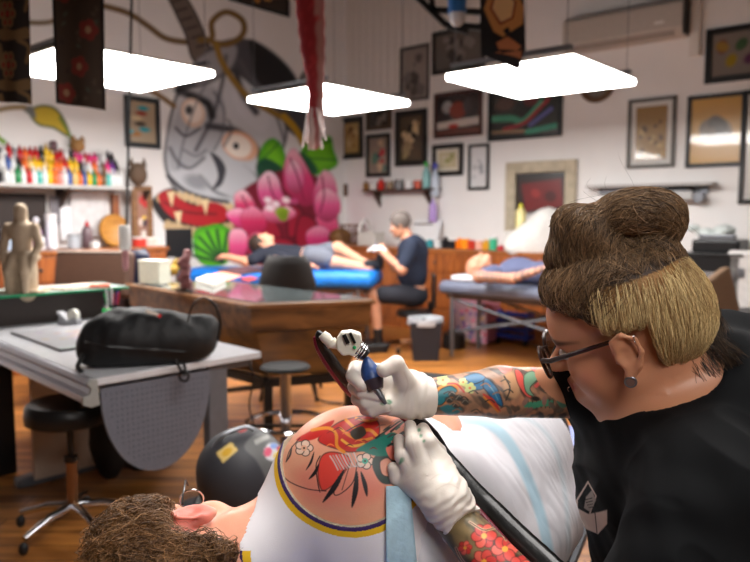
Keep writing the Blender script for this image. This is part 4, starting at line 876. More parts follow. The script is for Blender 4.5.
# local frame: x = along bD (right edge, away), y = along aD (to the left, away)
def DP(x, y, z=0): q = D0+bD*x+aD*y; return np.array([q[0], q[1], z])
t = thing('drafting_desk', 'grey drafting desk with a white top and aluminium front rail', 'desk', (D0[0], D0[1], 0), rzD)
M_dtop = mat('desk_white', (206,206,210), .25, noise=.03, coat=.3); M_dg = mat('desk_grey', (110,114,122), .4, .3); M_alu = mat('aluminium', (176,178,188), .28, .9, noise=.04)
MB().box((.4,1.0,.735),(.8,2.0,.03)).build('desk_top', M_dtop, t, bevel=.003)
MB().box((.42,.9,.70),(.72,1.7,.04)).build('under_frame', M_dg, t, bevel=.003)
rail = [(-.005,.0),(-.03,.005),(-.045,-.01),(-.03,-.03),(-.035,-.05),(-.06,-.06),(-.062,-.085),(-.03,-.1),(-.0,-.095)]
MB().prism(rail, -.02, 1.8, (0,0,.75), (1,0,0), (0,0,1), (0,1,0)).build('front_rail', M_alu, t, bevel=.003)
cap_ = [(p_[0]*1.1+.002, p_[1]*1.08+.003) for p_ in rail]; MB().prism(cap_, -.035, -.018, (0,0,.75), (1,0,0), (0,0,1), (0,1,0)).build('rail_end_cap', mat('cap_grey',(150,150,146),.5), t, bevel=.003)
for y in (.06, 1.05):
    MB().box((.58 if y < .5 else .5,y,.37),(.1,.06,.68)).build('leg_column', M_dg, t, bevel=.006)
    MB().prism([(0,.0),(0,.05),(.3,.07),(.42,.1),(.58,.1),(.7,.07),(.85,.05),(.85,0)], -.035,.035,(0,y,0.0),(1,0,0),(0,0,1),(0,1,0)).build('foot', M_dg, t, bevel=.008)
M_mesh = mat('mesh_grey', (112,116,128), .5, .2, noise=.25, scale=260)
pts = [(.03,.70)]+[(.28+.25*math.cos(a), .66+.36*math.sin(a)) for a in np.linspace(math.pi, 2*math.pi, 20)]+[(.53,.70)]
mp_ = MB().prism(pts, .02, .032, (0,0,0), (1,0,0), (0,0,1), (0,1,0)).build('mesh_panel', M_mesh, t)
dots = MB()
for i in range(22):
    for j in range(14):
        x, z = .05+i*.022, .36+j*.024
        if ((x-.28)/.22)**2+((z-.66)/.33)**2 < 1 or z > .66: dots.box((x,.0185,z),(.0035,.003,.0035))
tag(dots.build('perforations', mat('hole',(30,30,34),.8), mp_), kind='stuff')
MB().box((.45,1.02,.36),(.74,.03,.66)).build('side_panel', mat('beige_panel',(206,184,164),.6,noise=.03), t, bevel=.003)
MB().tube(spline([(.75,.03,.7),(.76,.01,.62),(.74,.02,.5),(.75,.0,.4)],5), .004, 6).build('loose_strap', M_black, t, True)
# black object left edge under desk
o = MB().box((0,0,.34),(.12,.3,.68)).build('black_storage_tower', M_blackp, loc=DP(.02,1.42), rz=rzD, bevel=.01); tag(o,'black tower under the drafting desk at the left edge','storage unit')
# glass shelf hutch
t = thing('glass_shelf_hutch', 'dark low hutch with a green edged glass shelf at the left edge', 'shelf', DP(.42,1.72,.725), rzD)
MB().box((.03,.12,.1),(.84,.36,.195)).build('body', mat('hutch_dark',(40,30,26),.5), t, bevel=.004)
MB().box((.03,.1,.207),(.9,.44,.012)).build('glass_shelf', mat('shelf_glass',(190,214,206),.06,spec=.8,noise=.02), t); MB().box((.03,-.121,.207),(.9,.003,.013)).build('glass_edge', mat('glass_green',(30,150,100),.15), t)
ZG = .725+.214
# statue
S0 = DP(.3,1.72,ZG); s = SDF(); M_st = mat('cream_stone',(178,158,134),.75,noise=.08,scale=20,bump=.25)
s.ell((0,0,.12),(.075,.075,.13),k=.03).cap((0,0,.0),(0,0,.05),.075,.07,k=.02).cap((0,0,.24),(0,0,.36),.055,.05,k=.03).ell((0,0,.35),(.085,.05,.05),k=.03).cap((0,0,.38),(0,0,.47),.034,.036,k=.015)
s.ell((0,0,.2),(.1,.075,.035),k=.02)
for q in (-1,1): s.chain([(q*.075,0,.37),(q*.1,-.01,.27),(q*.085,-.05,.2),(q*.06,-.07,.1)],[.027,.022,.02,.018],k=.015).chain([(q*.03,-.05,.2),(q*.045,-.085,.12),(q*.045,-.08,.0)],[.03,.026,.02],k=.01)
V, F = nets(*s.grid(.006)); t = newmesh('stone_statue', V*1.05, F, M_st, None, True, None, False, loc=S0, rz=0); tag(t,'cream stone seated statue standing on the glass shelf','statue')
o = MB().box((0,0,.008),(.24,.16,.016)).build('statue_base', mat('cream_stone'), t, bevel=.004)
o = MB().box((0,0,.006),(.3,.2,.012)).build('paper_stack', mat('paper_warm',(196,176,160),.6,noise=.2), loc=DP(.62,1.78,ZG), rz=rzD+.3); tag(o,'papers lying on the glass shelf beside the statue','paper')
o = MB().box((0,0,.01),(.12,.08,.014)).build('red_card_box', mat('redbox',(200,90,60),.5,noise=.4,scale=60), loc=DP(.74,1.68,ZG), rz=rzD-.4); tag(o,'orange and white card box at the end of the glass shelf','box')
# desk-top things
zt = .751
t = thing('clear_art_board', 'clear board with a faint pink drawing lying on the drafting desk', 'board', DP(.36,1.02,zt), rzD)
MB().box((0,0,.006),(.5,.72,.008)).build('backing', mat('board_dark',(70,66,70),.4), t); X, Y, F = artgrid(.48,.7,.01); q = Paint(X*.4, Y*.6, (216,214,218)); r_ = rc(31)
for i in range(26): q.ell(.2+r_.normal()*.06,.3+r_.normal()*.09,.02,.014,[(226,190,190),(206,180,210),(226,206,180)][i%3],r_.uniform(0,180),.01)
newmesh('drawing', np.stack([(X-.5)*.48,(.5-Y)*.7,np.full(len(X),.0105)],1), F[:, ::-1], vmat('film',.15,coat=.8), t, False, q.c)
t = thing('tape_dispenser', 'grey tape dispenser with a roll on the drafting desk', 'tape dispenser', DP(.46,1.46,zt), -.3)
MB().prism([(-.07,0),(.07,0),(.07,.035),(.045,.05),(.0,.03),(-.05,.075),(-.075,.08),(-.06,.05)], -.025,.025, Y=(0,0,1), Z=(0,1,0)).build('body', mat('tape_grey',(150,150,154),.4), t, bevel=.006)
MB().cyl((.03,-.014,.06),(.03,.014,.06),.035).build('tape_roll', mat('tape',(220,218,206),.3), t, True)
t = thing('pen_cup', 'black mesh cup full of coloured pens on the drafting desk', 'pen cup', DP(.72,1.47,zt), 0)
MB().lathe([(.042,0),(.045,.1),(.041,.1),(.038,.006),(0,.006)],n=20).build('cup', M_blackp, t, True)
for i, c in enumerate([(190,40,60),(60,60,150),(226,226,230),(40,180,90),(30,30,34),(214,214,220),(150,40,60)]):
    a = i*.9; MB().cyl((.02*math.cos(a),.02*math.sin(a),.01),(.05*math.cos(a),.045*math.sin(a),.17+.012*(i%3)),.006,n=8).build('pen', mat('pen%d'%i,c,.4), t, True)
t = bottle('green_cap_bottle','clear bottle with bright green middle before the pen cup', DP(.66,1.40,zt), .11, .022, (190,160,150), (190,190,190)); MB().cyl((0,0,.06),(0,0,.085),.0235).build('green_band', mat('greenband',(20,190,90),.4), t, True)
# ---- bag
B0 = on(145,366,zt)+np.array([0,.1,0]); s = SDF(); sc = 3.05/FPX
def bp(px, py, Y=3.05): return at(px, py, Y)
s.ell(bp(118,340,3.0),(.17,.13,.12),k=.05).ell(bp(150,336,3.05),(.24,.14,.125),k=.06).ell(bp(190,342,3.1),(.12,.11,.09),k=.05).ell(bp(205,326,3.12),(.06,.06,.05),k=.05).ell(bp(98,350,2.98),(.08,.09,.075),k=.05)
D, lo, h = s.grid(.012); D = carve(D, lo, h, lambda x, y, z: (zt+.004-z)); V, F = nets(D, lo, h); V = smooth(V, F, 2); nrm = vnoise(V, 14, 3)*.007+vnoise(V, 40, 5)*.003; V[:, 1] -= nrm; V[:,2] += nrm*(V[:,2]>zt+.02)
t = newmesh('black_bag', V, F, mat('black_nylon',(20,20,22),.65,noise=.2,scale=300,bump=.15), None, True, None, True, loc=B0); tag(t,'black nylon sling bag lying on the drafting desk','bag')
_RT[t.name] = (B0, 0)
MB().tube(spline([bp(188,322,2.98),bp(192,306,2.98),bp(202,298,3.0),(bp(214,304,3.02)),bp(220,322,3.05),bp(218,340,3.05)],6),.009,8,True,.5).build('handle', M_black, t, True, world=True)
MB().tube(spline([bp(85,352,2.9),bp(78,366,2.85),bp(82,372,2.86)],5),.01,8).build('strap_end', M_black, t, True, world=True)
MB().tube(spline([bp(176,360,2.95),bp(182,372,2.92),bp(186,374,2.93),bp(184,364,2.97)],6),.008,8).build('strap', M_black, t, True, world=True); MB().torus(bp(184,376,2.9),.022,.006,(.3,1,0),20).build('buckle_ring', M_blackp, t, True, world=True)
MB().tube(spline([bp(84,342,2.86),bp(104,346,2.83),bp(130,348,2.87),bp(160,350,2.9),bp(185,352,2.97)],6),.003,6).build('zip', mat('zip',(10,10,12),.3), t, True, world=True)
q = MB(); c = bp(152,313,2.93); q.box(c,(.055,.004,.016),R=rotm('Y',18)@rotm('X',-50)); q.build('tag_label', mat('tag_cream',(206,190,176),.6), t, world=True); q = MB(); q.box(bp(159.5,316,2.925),(.012,.005,.016),R=rotm('Y',18)@rotm('X',-50)); q.build('red_tag', mat('tag_red',(200,40,40),.6), t, world=True)
# ================================================================ ROLLING STOOL
t = thing('rolling_stool', 'black round rolling stool with a chrome star base under the drafting desk', 'stool', (-1.34, 3.0, 0), 0)
MB().lathe([(.0,.5),(.165,.5),(.18,.51),(.184,.54),(.178,.575),(.165,.59),(0,.595)],n=40).build('seat', mat('black_vinyl',(24,22,22),.35,bump=.1), t, True)
MB().cyl((0,0,.12),(0,0,.33),.024).build('column', mat('bronze_tube',(150,110,76),.25,.8), t, True); MB().cyl((0,0,.3),(0,0,.5),.014).cyl((0,0,.32),(0,0,.345),.03).build('gas_piston', M_blackp, t, True)
for i in range(5):
    a = .5+i*1.2566; d = np.array([math.cos(a), math.sin(a), 0]); lg = MB().tube([d*.02+[0,0,.12], d*.12+[0,0,.11], d*.25+[0,0,.07]], [.02,.017,.013], 10).build('leg', M_chrome, t, True)
    MB().ell(d*.255+[0,0,.03],(.02,.02,.028),12).build('caster', M_blackp, lg, True)
# black bag hanging under desk
s = SDF(); c = at(108, 440, 3.55); s.ell(c,(.09,.08,.22),k=.05).ell(c+[.12,.1,-.1],(.12,.08,.1),k=.05); V, F = nets(*s.grid(.015)); V += .01*vnoise(V,20)[:,None]
o = newmesh('dark_backpack', V, F, mat('black_nylon'), None, True, None, True, loc=c); tag(o,'dark backpack hanging in the shade under the drafting desk','backpack')
# ================================================================ HELMET ON BLACK CHAIR
hc = at(242, 462, 2.25); ch = chair('black_chair', 'black chair under the grey helmet', (hc[0]+.02, hc[1]+.05, 0), .3, mat('black_vinyl'), .438, .45, .42)
for c_ in list(ch.children):
    if c_.name.startswith('backrest') or c_.name.startswith('back_strut'): bpy.data.objects.remove(c_)
hz = .445
t = thing('motorcycle_helmet', 'matte dark grey open helmet covered in stickers', 'helmet', (hc[0], hc[1], hz), .5)
s = SDF(); s.ell((0,0,.12),(.15,.135,.135),k=.02).cap((0,0,.02),(0,0,.06),.13,.135,k=.03); D, lo, h = s.grid(.006); D = carve(D, lo, h, lambda x, y, z: .001-z); V, F = nets(D, lo, h); V = smooth(V, F, 2)
q = Paint(V[:,0], V[:,2], (48,48,52)); n = rotm('Z',-28.6)@np.array([0,-1,0])
wx, wy = proj(V@rotm('Z', math.degrees(.5)).T+np.array([hc[0],hc[1],hz])); q = Paint(wx, wy, (50,50,55))
q.poly([(244,446),(262,432),(290,440),(294,470),(284,492),(266,498),(266,480),(256,460)], (92,92,92), 1.5); 
V_front = (V@n) > -.02
c0_ = q.c.copy(); q.poly([(216,453),(231,442),(238,450),(223,463)], (214,184,110), 1, False).ell(227,452,6,3.4,(206,160,40),-35,1).poly([(254,440),(268,434),(270,438),(256,445)],(150,150,146),1,False)
q.ell(273,452,9,9,(200,200,206),0,1).ell(268,452,4,5,(206,80,110),20,1).ell(277,456,4,4,(214,190,90),0,1).ell(274,446,4,3,(120,150,206),0,1).ell(279,449,2.5,3,(190,50,60),0,1).ell(242,430,5,2.5,(190,30,30),-10,1)
q.c = np.where(V_front[:,None], q.c, s2l((50,50,55)))
newmesh('shell', V, F, vmat('helmet_paint', .55), t, True, q.c); MB().torus((0,0,.01),.133,.009,n=40).build('edge_trim', M_blackp, t, True)
MB().tube(spline([(-.1,-.02,.21),(-.07,-.03,.25),(0,-.03,.268),(.03,-.04,.255)],5),.007,8).build('clip', M_steel, t, True)
# ================================================================ BIN, BEDS, LOW CLUTTER
cb = on(425,359,0)
t = thing('waste_bin', 'dark grey bin lined with a clear bag beside the seated person in navy', 'bin', cb, 0)
MB().lathe([(.17,0),(.215,.38),(.21,.38),(.165,.01),(0,.01)],n=4).build('bin', mat('bin_grey',(28,30,38),.5), t, bevel=.01)
b = MB(); b.lathe([(.17,.34),(.178,.36),(.17,.41),(.155,.405),(.15,.34)],n=24); V = np.concatenate(b.V); V[:,:2] *= (1+.05*vnoise(V,40)[:,None]); b.V = [V]; b.build('bin_liner', mat('liner',(176,180,186),.3,bump=.4), t, True)
t.children[0].rotation_euler[2] = .785
def massage_table(name, label, loc, rz, L, w, ztop, th, m, legs=((-.42,-.4),(-.42,.4),(.42,-.4),(.42,.4))):
    t = thing(name, label, 'massage table', loc, rz); MB().box((0,0,ztop-th/2),(L,w,th)).build('padded_top', m, t, True, bevel=th*.45, seg=5)
    MB().box((0,0,ztop-th-.02),(L*.9,w*.85,.04)).build('frame', M_dwood, t)
    for a, b_ in legs: MB().cyl((a*L,b_*w,0),(a*L,b_*w,ztop-th),.02,n=12).build('leg', M_steel, t, True)
    for b_ in (-.4,.4): MB().cyl((-.4*L,b_*w,.25),(.4*L,b_*w,ztop-th-.05),.014,n=8).cyl((.4*L,b_*w,.25),(-.4*L,b_*w,ztop-th-.05),.014,n=8).build('brace', mat('brace_dark',(84,86,92),.45,.4), t, True)
    return t
a = at(186,266,7.25); c = at(374,273,6.88); mid = (a+c)/2
massage_table('treatment_bed', 'bright blue treatment bed beside the mural with a client lying on it', (mid[0],mid[1]+.25,0), math.atan2(c[1]-a[1],c[0]-a[0]), np.linalg.norm((c-a)[:2])+.1, .6, .84, .17, mat('blue_wrap',(14,108,196),.5,noise=.15,scale=8,bump=.5))
g0 = on(437,300,.66); gl = 1.85
massage_table('treatment_bed', 'grey padded treatment bed on steel legs with a bald client lying on it', tuple((np.array([.62,6.95,0])+UB*gl/2-UA*.3)), RZ, gl, .62, .75, .13, mat('grey_vinyl',(92,98,116),.4,bump=.1))
o = MB().box((0,0,.24),(.46,.3,.44)).build('floral_bag', mat('floral',(176,110,130),.7), loc=on(478,345,0)+np.array([.0,.2,0]), rz=RZ, bevel=.03); 
X, Y, F = artgrid(.46,.44,.012); q = Paint(X*.46, Y*.44, (186,150,160)); r_ = rc(41)
for i in range(60): q.ell(r_.uniform(0,.46), r_.uniform(0,.44), .026, .02, [(200,60,90),(110,80,150),(226,206,214),(90,110,160),(206,170,90),(226,120,150)][i%6], r_.uniform(0,180), .01)
f_ = newmesh('flower_print', np.stack([(X-.5)*.46,np.full(len(X),-.152),.24+(.5-Y)*.44],1), F[:, ::-1], vmat('floral_cloth',.7), o, False, q.c); tag(o,'flowery pink cloth bag under the grey treatment bed','bag')
t = thing('blue_crate', 'blue storage crate on wheels under the grey treatment bed', 'crate', on(520,345,0)+np.array([.0,.12,0]), RZ)
b = MB()
for z in (.1,.18,.26,.34): b.box((0,-.17,z),(.4,.02,.05)); b.box((0,.17,z),(.4,.02,.05)); b.box((-.2,0,z),(.02,.34,.05)); b.box((.2,0,z),(.02,.34,.05))
for sx in (-.2,.2):
    for sy in (-.17,.17): b.box((sx,sy,.22),(.04,.04,.3))
b.box((0,0,.08),(.4,.34,.02)); b.build('crate', mat('crate_blue',(30,50,140),.4), t, bevel=.003)
for sx in (-.17,.17):
    for sy in (-.14,.14): MB().cyl((sx-.012,sy,.035),(sx+.012,sy,.035),.035).build('wheel', M_blackp, t, True)
o = MB().lathe([(.1,0),(.12,.02),(.12,.16),(.05,.2),(0,.2)],n=16).build('power_supply', M_blackp, None, True, loc=on(455,350,0)+np.array([0,.1,0])); tag(o,'black round power unit on the floor under the grey bed','power unit')
# ================================================================ PEOPLE IN THE BACKGROUND
M_skin = mat('skin', (206,150,122), .5, noise=.05, scale=25, sss=.1); M_skin2 = mat('skin_tan', (186,132,104), .5, noise=.08, scale=25, sss=.1)
def headR(fwd, up):
    f = np.asarray(fwd, float); f /= np.linalg.norm(f); u = np.asarray(up, float); u = u-f*(u@f); u /= np.linalg.norm(u); l = np.cross(u, f); return np.stack([f, l, u], 1)
def add_head(s, c, R, sc=1., detail=False, kk=.012, low=1.):
    c = np.asarray(c, float); T = lambda *p: c+R@(np.array([p[0], p[1], p[2]*(low if p[2] < 0 else 1.)])*sc)
    s.ell(T(-.012,0,.03), np.array([.096,.074,.092])*sc, R, k=kk).ell(T(.03,0,-.035), np.array([.062,.056,.085])*sc, R, k=kk*1.5)
    s.cap(T(.0,.045,-.055), T(.065,.014,-.1), .022*sc, .016*sc, k=kk).cap(T(.0,-.045,-.055), T(.065,-.014,-.1), .022*sc, .016*sc, k=kk)
    s.cap(T(.082,0,.012), T(.112,0,-.03), .008*sc, .013*sc, k=.01*sc); s.ell(T(.1,.011,-.034), np.array([.012,.009,.008])*sc, R, k=.006*sc).ell(T(.1,-.011,-.034), np.array([.012,.009,.008])*sc, R, k=.006*sc)
    s.cap(T(.078,.038,.025), T(.086,0,.02), .012*sc, k=.01*sc).cap(T(.078,-.038,.025), T(.086,0,.02), .012*sc, k=.01*sc)
    s.cap(T(.088,.018,-.068), T(.096,0,-.066), .0065*sc, .0085*sc, k=.006*sc).cap(T(.088,-.018,-.068), T(.096,0,-.066), .0065*sc, .0085*sc, k=.006*sc)
    s.cap(T(.086,.015,-.08), T(.093,0,-.08), .0075*sc, .009*sc, k=.006*sc).cap(T(.086,-.015,-.08), T(.093,0,-.08), .0075*sc, .009*sc, k=.006*sc)
    s.ell(T(.076,0,-.1), np.array([.022,.024,.016])*sc, R, k=.015*sc)
    for q in (-1, 1):
        s.ell(T(.058,q*.036,-.03), np.array([.026,.024,.028])*sc, R, k=.015*sc)
        s.ell(T(.094,q*.031,.002), np.array([.014,.017,.012])*sc, R, k=.008*sc, sub=True)
        if kk > .011 and low == 1.: s.ell(T(-.004,q*.078,-.005), np.array([.02,.008,.032])*sc, R@rotm('Z', q*14), k=.006*sc)
def eyes(c, R, sc, parent, w=True):
    for q in (-1, 1):
        p = np.asarray(c)+R@(np.array([.081, q*.031, .002])*sc); e = MB().ell(p, (.0125*sc,)*3, 12).build('eye', mat('eye_white', (226,220,216), .15), parent, True, world=True)
        MB().ell(p+R@(np.array([.0065,0,0])*sc), (.0072*sc,)*3, 10).build('iris', mat('eye_iris', (50,36,26), .1), e, True, world=True)
def hair_cap(c, R, sc, m, parent, back=True, th=.012, h=.008, name='hair'):
    s = SDF(); T = lambda *p: np.asarray(c)+R@(np.array(p)*sc)
    s.ell(T(-.018,0,.038), np.array([.098+th,.076+th,.094+th])*sc, R, k=.01)
    D, lo, hh = s.grid(h); Ri = R.T; cc = np.asarray(c)
    def cut(x, y, z):
        dx, dy, dz = x-cc[0], y-cc[1], z-cc[2]; lx = (R[0,0]*dx+R[1,0]*dy+R[2,0]*dz)/sc; lz = (R[0,2]*dx+R[1,2]*dy+R[2,2]*dz)/sc
        return np.minimum(np.maximum(.055-lz, lx-.2), 9)*0+np.maximum(lx*.85-.045-lz*.35+.0, -lz-.055+0*lx)*sc
    D = carve(D, lo, hh, cut); V, F = nets(D, lo, hh); V = smooth(V, F, 1); V += .003*vnoise(V, 120)[:, None]
    return newmesh(name, V, F, m, parent, True, None, True)
def limbs(s, pts, rad, k=.03): s.chain([np.asarray(p) for p in pts], rad, k); return s
def bmesh_(name, s, h, m, parent, cols=None, fn=None, it=1):
    D, lo, hh = s.grid(h)
    if fn: D = carve(D, lo, hh, fn)
    V, F = nets(D, lo, hh); V = smooth(V, F, it); return newmesh(name, V, F, m, parent, True, cols(V) if cols else None, True)
def hand_low(s, w, d, curl, r=.02):
    """small hand: palm and five fingers from wrist w towards d, fingers bending towards curl"""
    w = np.asarray(w, float); d = np.asarray(d, float)/np.linalg.norm(d); c = np.asarray(curl, float); c = c-d*(c@d); c /= np.linalg.norm(c); sd = np.cross(d, c)
    s.cap(w, w+d*.06, .024, .028, k=.01)
    for i in range(4):
        o = sd*(.024-.016*i); L = [.07,.078,.074,.06][i]; k0 = w+d*.075+o; k1 = k0+d*L*.45+c*.012; k2 = k1+d*L*.3+c*.028
        s.cap(w+d*.05+o*.9, k0, .012, .0105, k=.006).cap(k0, k1, .0105, .0095, k=.003).cap(k1, k2, .0095, .008, k=.003)
    s.cap(w+d*.02+sd*.024, w+d*.055+sd*.05+c*.015, .014, .012, k=.01).cap(w+d*.055+sd*.05+c*.015, w+d*.085+sd*.048+c*.03, .012, .009, k=.004)
# ---- client on the blue bed
Yc = 7.25; A = lambda px, py, dy=0.: at(px, py, Yc+dy)
bz = .85
t = thing('person', 'person in a dark shirt and grey shorts lying on the blue treatment bed', 'person', A(290,262)*np.array([1,1,0])+[0,0,.84], 0)
s = SDF(); hc_ = A(262,243,.1); R = headR((.15,-.1,1), (-1,.1,.1)); add_head(s, hc_, R, 1.0)
hip = A(312,256,.1); chest = A(276,256,.1); s.cap(A(268,247,.1), chest, .06, .08, k=.04).ell(chest, (.17,.16,.11), k=.05).ell((chest+hip)/2, (.2,.15,.1), k=.05).ell(hip, (.13,.16,.1), k=.05)
limbs(s, [hip+[.03,.1,0], A(338,248,.15), A(366,264,.1)], [.085,.065,.045]); limbs(s, [A(366,264,.1), A(378,262,.1)], [.04,.035]); 
limbs(s, [hip+[.0,-.1,0], A(334,262,-.1), A(368,268,-.1)], [.085,.065,.045]); limbs(s, [A(368,268,-.1), A(377,264,-.1)], [.04,.035])
limbs(s, [chest+[-.12,-.12,.03], A(246,262,-.15), A(228,257,-.1)], [.055,.045,.035]); hand_low(s, A(228,257,-.1), (-1,.3,.1), (0,0,-1))
limbs(s, [chest+[-.1,.14,.02], A(268,264,.2), A(300,262,.1)], [.05,.042,.032]); limbs(s, [chest+[-.02,-.15,-.01], A(282,264,-.22), A(306,266,-.2)], [.05,.045,.032]); hand_low(s, A(306,266,-.2), (1,.2,0), (0,0,-1))
bd = bmesh_('body', s, .011, M_skin, t); hair_cap(hc_, R, 1.0, mat('hair_brown', (50,34,26), .6), bd, h=.011)
c = SDF(); c.ell(chest, (.19,.18,.13), k=.05).ell((chest+hip)/2+[-.02,0,0], (.2,.165,.118), k=.05).cap(chest+[-.12,-.12,.03], A(252,260,-.15), .07, .062, k=.03).cap(chest+[-.02,-.15,0], chest+[.1,-.2,-.02], .065, .058, k=.03)
bmesh_('shirt', c, .012, mat('navy_cloth', (24,28,42), .85), t)
c = SDF(); c.ell(hip, (.15,.175,.118), k=.05).cap(hip+[.02,.1,0], A(329,250,.15), .1, .085, k=.04).cap(hip+[.02,-.1,0], A(327,259,-.1), .1, .085, k=.04); bmesh_('shorts', c, .012, mat('grey_cloth', (96,100,112), .85), t)
for dy in (.1,-.1): c = SDF(); c.cap(A(367,265,dy), A(379,263,dy), .05, .045).cap(A(379,266,dy), A(380,254,dy), .045, .03, k=.02); bmesh_('sock', c, .011, mat('black_sock', (26,28,34), .8), t)
# ---- seated tattooer in navy
Ys = 7.2; A = lambda px, py, dy=0.: at(px, py, Ys+dy)
t = thing('person', 'grey haired person in a navy shirt sitting beside the blue bed, gloved hands raised', 'person', A(400,330)*np.array([1,1,0]), 0)
s = SDF(); hc_ = A(400,225); R = headR((-1,.1,-.35), (-.3,0,1)); add_head(s, hc_, R, 1.0)
ch = A(413,252); hp = A(412,292); s.cap(A(405,232), A(409,243), .055, .06, k=.03).ell(ch, (.14,.2,.17), k=.06).ell((ch+hp)/2, (.14,.17,.2), k=.06).ell(hp, (.15,.18,.12), k=.05)
shL = ch+[-.02,-.19,.08]; shR = ch+[-.02,.19,.08]
limbs(s, [shL, A(402,270,-.28), A(380,250,-.15)], [.06,.045,.033]); limbs(s, [shR, A(396,268,.2), A(382,246,.05)], [.06,.045,.033])
for dy in (-.1,.12): limbs(s, [hp+[-.02,dy,-.02], A(374,296,dy*1.3), A(378,330,dy*1.3)], [.09,.07,.045])
bd = bmesh_('body', s, .011, M_skin2, t); hair_cap(hc_, R, 1.0, mat('hair_grey', (88,80,76), .7, bump=.5), bd, h=.011); eyes(hc_, R, 1., bd)
c = SDF(); c.ell(hc_+R@np.array([.05,0,-.1]), (.04,.04,.03), R, k=.01); bmesh_('beard', c, .01, mat('hair_grey'), bd)
c = SDF(); c.ell(ch, (.16,.22,.185), k=.06).ell((ch+hp)/2, (.155,.19,.22), k=.06).cap(shL, A(404,264,-.26), .08, .066, k=.04).cap(shR, A(400,262,.2), .08, .066, k=.04); bmesh_('shirt', c, .012, mat('navy_shirt', (22,32,52), .85, bump=.2), t)
c = SDF(); c.ell(hp+[0,0,-.03], (.17,.2,.13), k=.05)
for dy in (-.1,.12): c.cap(hp+[-.02,dy,-.02], A(382,295,dy*1.3), .11, .09, k=.04)
bmesh_('shorts', c, .012, mat('dark_shorts', (22,24,34), .85), t)
for dy in (-.1,.12):
    a = A(378,330,dy*1.3); c = SDF(); c.cap(a+[0,0,.0], a+[0,0,-.16], .05, .045, k=.02).cap([a[0]+.02,a[1],.05],[a[0]-.16,a[1],.04],.045,.035,k=.02); bmesh_('shoe', c, .012, M_blackp, t)
for dy, sx in ((-.15,0),(.05,1)):
    c = SDF(); w_ = A(381,249,dy); c.cap(w_+[.03,0,-.02], w_, .035, .033, k=.01); hand_low(c, w_, (-1,-.2*dy,.15), (0,0,-1)); bmesh_('glove', c, .008, mat('white_glove_far', (220,216,214), .6), t)
o = MB().tube([A(376,245,-.1), A(374,252,-.08)], .012, 8).build('tattoo_machine', mat('purple_metal',(110,100,170),.4), None, True, loc=A(374,252,-.08)*0); o.location=(0,0,0); tag(o,'purple tattoo machine held by the seated person in navy','tattoo machine')
t = thing('work_stool', 'black stool under the seated person in navy', 'stool', hp*np.array([1,1,0])+[.02,0,0], 0)
MB().lathe([(0,.0),(.17,0),(.18,.03),(.17,.07),(0,.08)],(0,0,hp[2]-.25),n=24).build('seat', M_blackp, t, True); MB().box((.2,0,hp[2]+.02),(.03,.3,.34)).build('backrest', M_blackp, t, bevel=.01); MB().cyl((0,0,.1),(0,0,hp[2]-.24),.03).build('column', M_chrome, t, True)
MB().box((.17,0,hp[2]-.2),(.05,.06,.2)).build('back_bar', M_blackp, t)
for i in range(5): a = i*1.2566+.3; d = np.array([math.cos(a), math.sin(a), 0]); lg = MB().bar(d*.02+[0,0,.1], d*.28+[0,0,.07], .03, .025).build('leg', M_chrome, t); MB().ell(d*.28+[0,0,.03],(.025,.025,.03),10).build('caster', M_blackp, lg, True)
for i, (px, py, lab) in enumerate([(352,334,'black foot pedal on the floor left of the seated person'),(372,352,'black case on the floor before the waste bin')]):
    o = MB().box((0,0,.05),(.3,.2,.1)).build('floor_case', M_blackp, loc=on(px,py,0), rz=.3, bevel=.02); tag(o, lab, 'case')
# ---- client on the grey bed
P0 = np.array([.62,6.95,0]); G = lambda u, v, z: P0+UB*u-UA*v+np.array([0,0,z])
t = thing('person', 'bald tattooed person in a blue grey shirt lying on the grey bed', 'person', G(.9,.3,.75), 0)
s = SDF(); hc_ = G(.36,.2,.895); R = headR(UB*-.1+[0,0,1.], -UB); add_head(s, hc_, R, 1.16)
s.cap(G(.45,.24,.85), G(.6,.26,.86), .055, .06, k=.03).ell(G(.75,.28,.87), (.17,.2,.115), rotm('Z', math.degrees(RZ)), k=.05).ell(G(1.05,.28,.86), (.26,.16,.1), rotm('Z', math.degrees(RZ)), k=.05).ell(G(1.3,.3,.85),(.16,.16,.1),k=.05)
limbs(s, [G(.62,.06,.86), G(.55,-.12,.83), G(.9,-.1,.83), G(1.15,.05,.93)], [.062,.052,.045,.03]); limbs(s, [G(.65,.5,.86), G(.95,.54,.84), G(1.15,.4,.92)], [.06,.045,.03]); hand_low(s, G(1.15,.05,.93), UB, (0,0,-1))
for dv in (.2,.4): limbs(s, [G(1.35,dv,.85), G(1.62,dv,.86), G(1.8,dv,.84)], [.085,.06,.05])
def tat(V):
    base = s2l((196,140,112)); c = np.tile(base, (len(V), 1)); d = (V-P0)@UB; v = -(V-P0)@UA; m = ((v < 0.06) & (d > .5)).astype(float)*np.clip(vnoise(V, 45, 3)*2+.6, 0, 1)*.75
    return c*(1-m[:, None])+s2l((70,72,74))*m[:, None]
bd = bmesh_('body', s, .011, vmat('skin_far_tattoo', .5, sss=.1), t, tat); eyes(hc_, R, 1.05, bd)
c = SDF(); c.ell(hc_+R@np.array([.05,0,-.1]), (.045,.05,.03), R, k=.01); bmesh_('beard', c, .01, mat('hair_grey'), bd)
c = SDF(); RR = rotm('Z', math.degrees(RZ)); c.ell(G(.75,.28,.87), (.18,.215,.13), RR, k=.05).ell(G(1.05,.28,.86), (.28,.175,.115), RR, k=.05).ell(G(1.3,.3,.85),(.17,.175,.11),k=.05).cap(G(.62,.06,.86), G(.58,-.04,.845), .075, .068, k=.03).cap(G(.65,.5,.86), G(.75,.53,.85), .075, .065, k=.03)
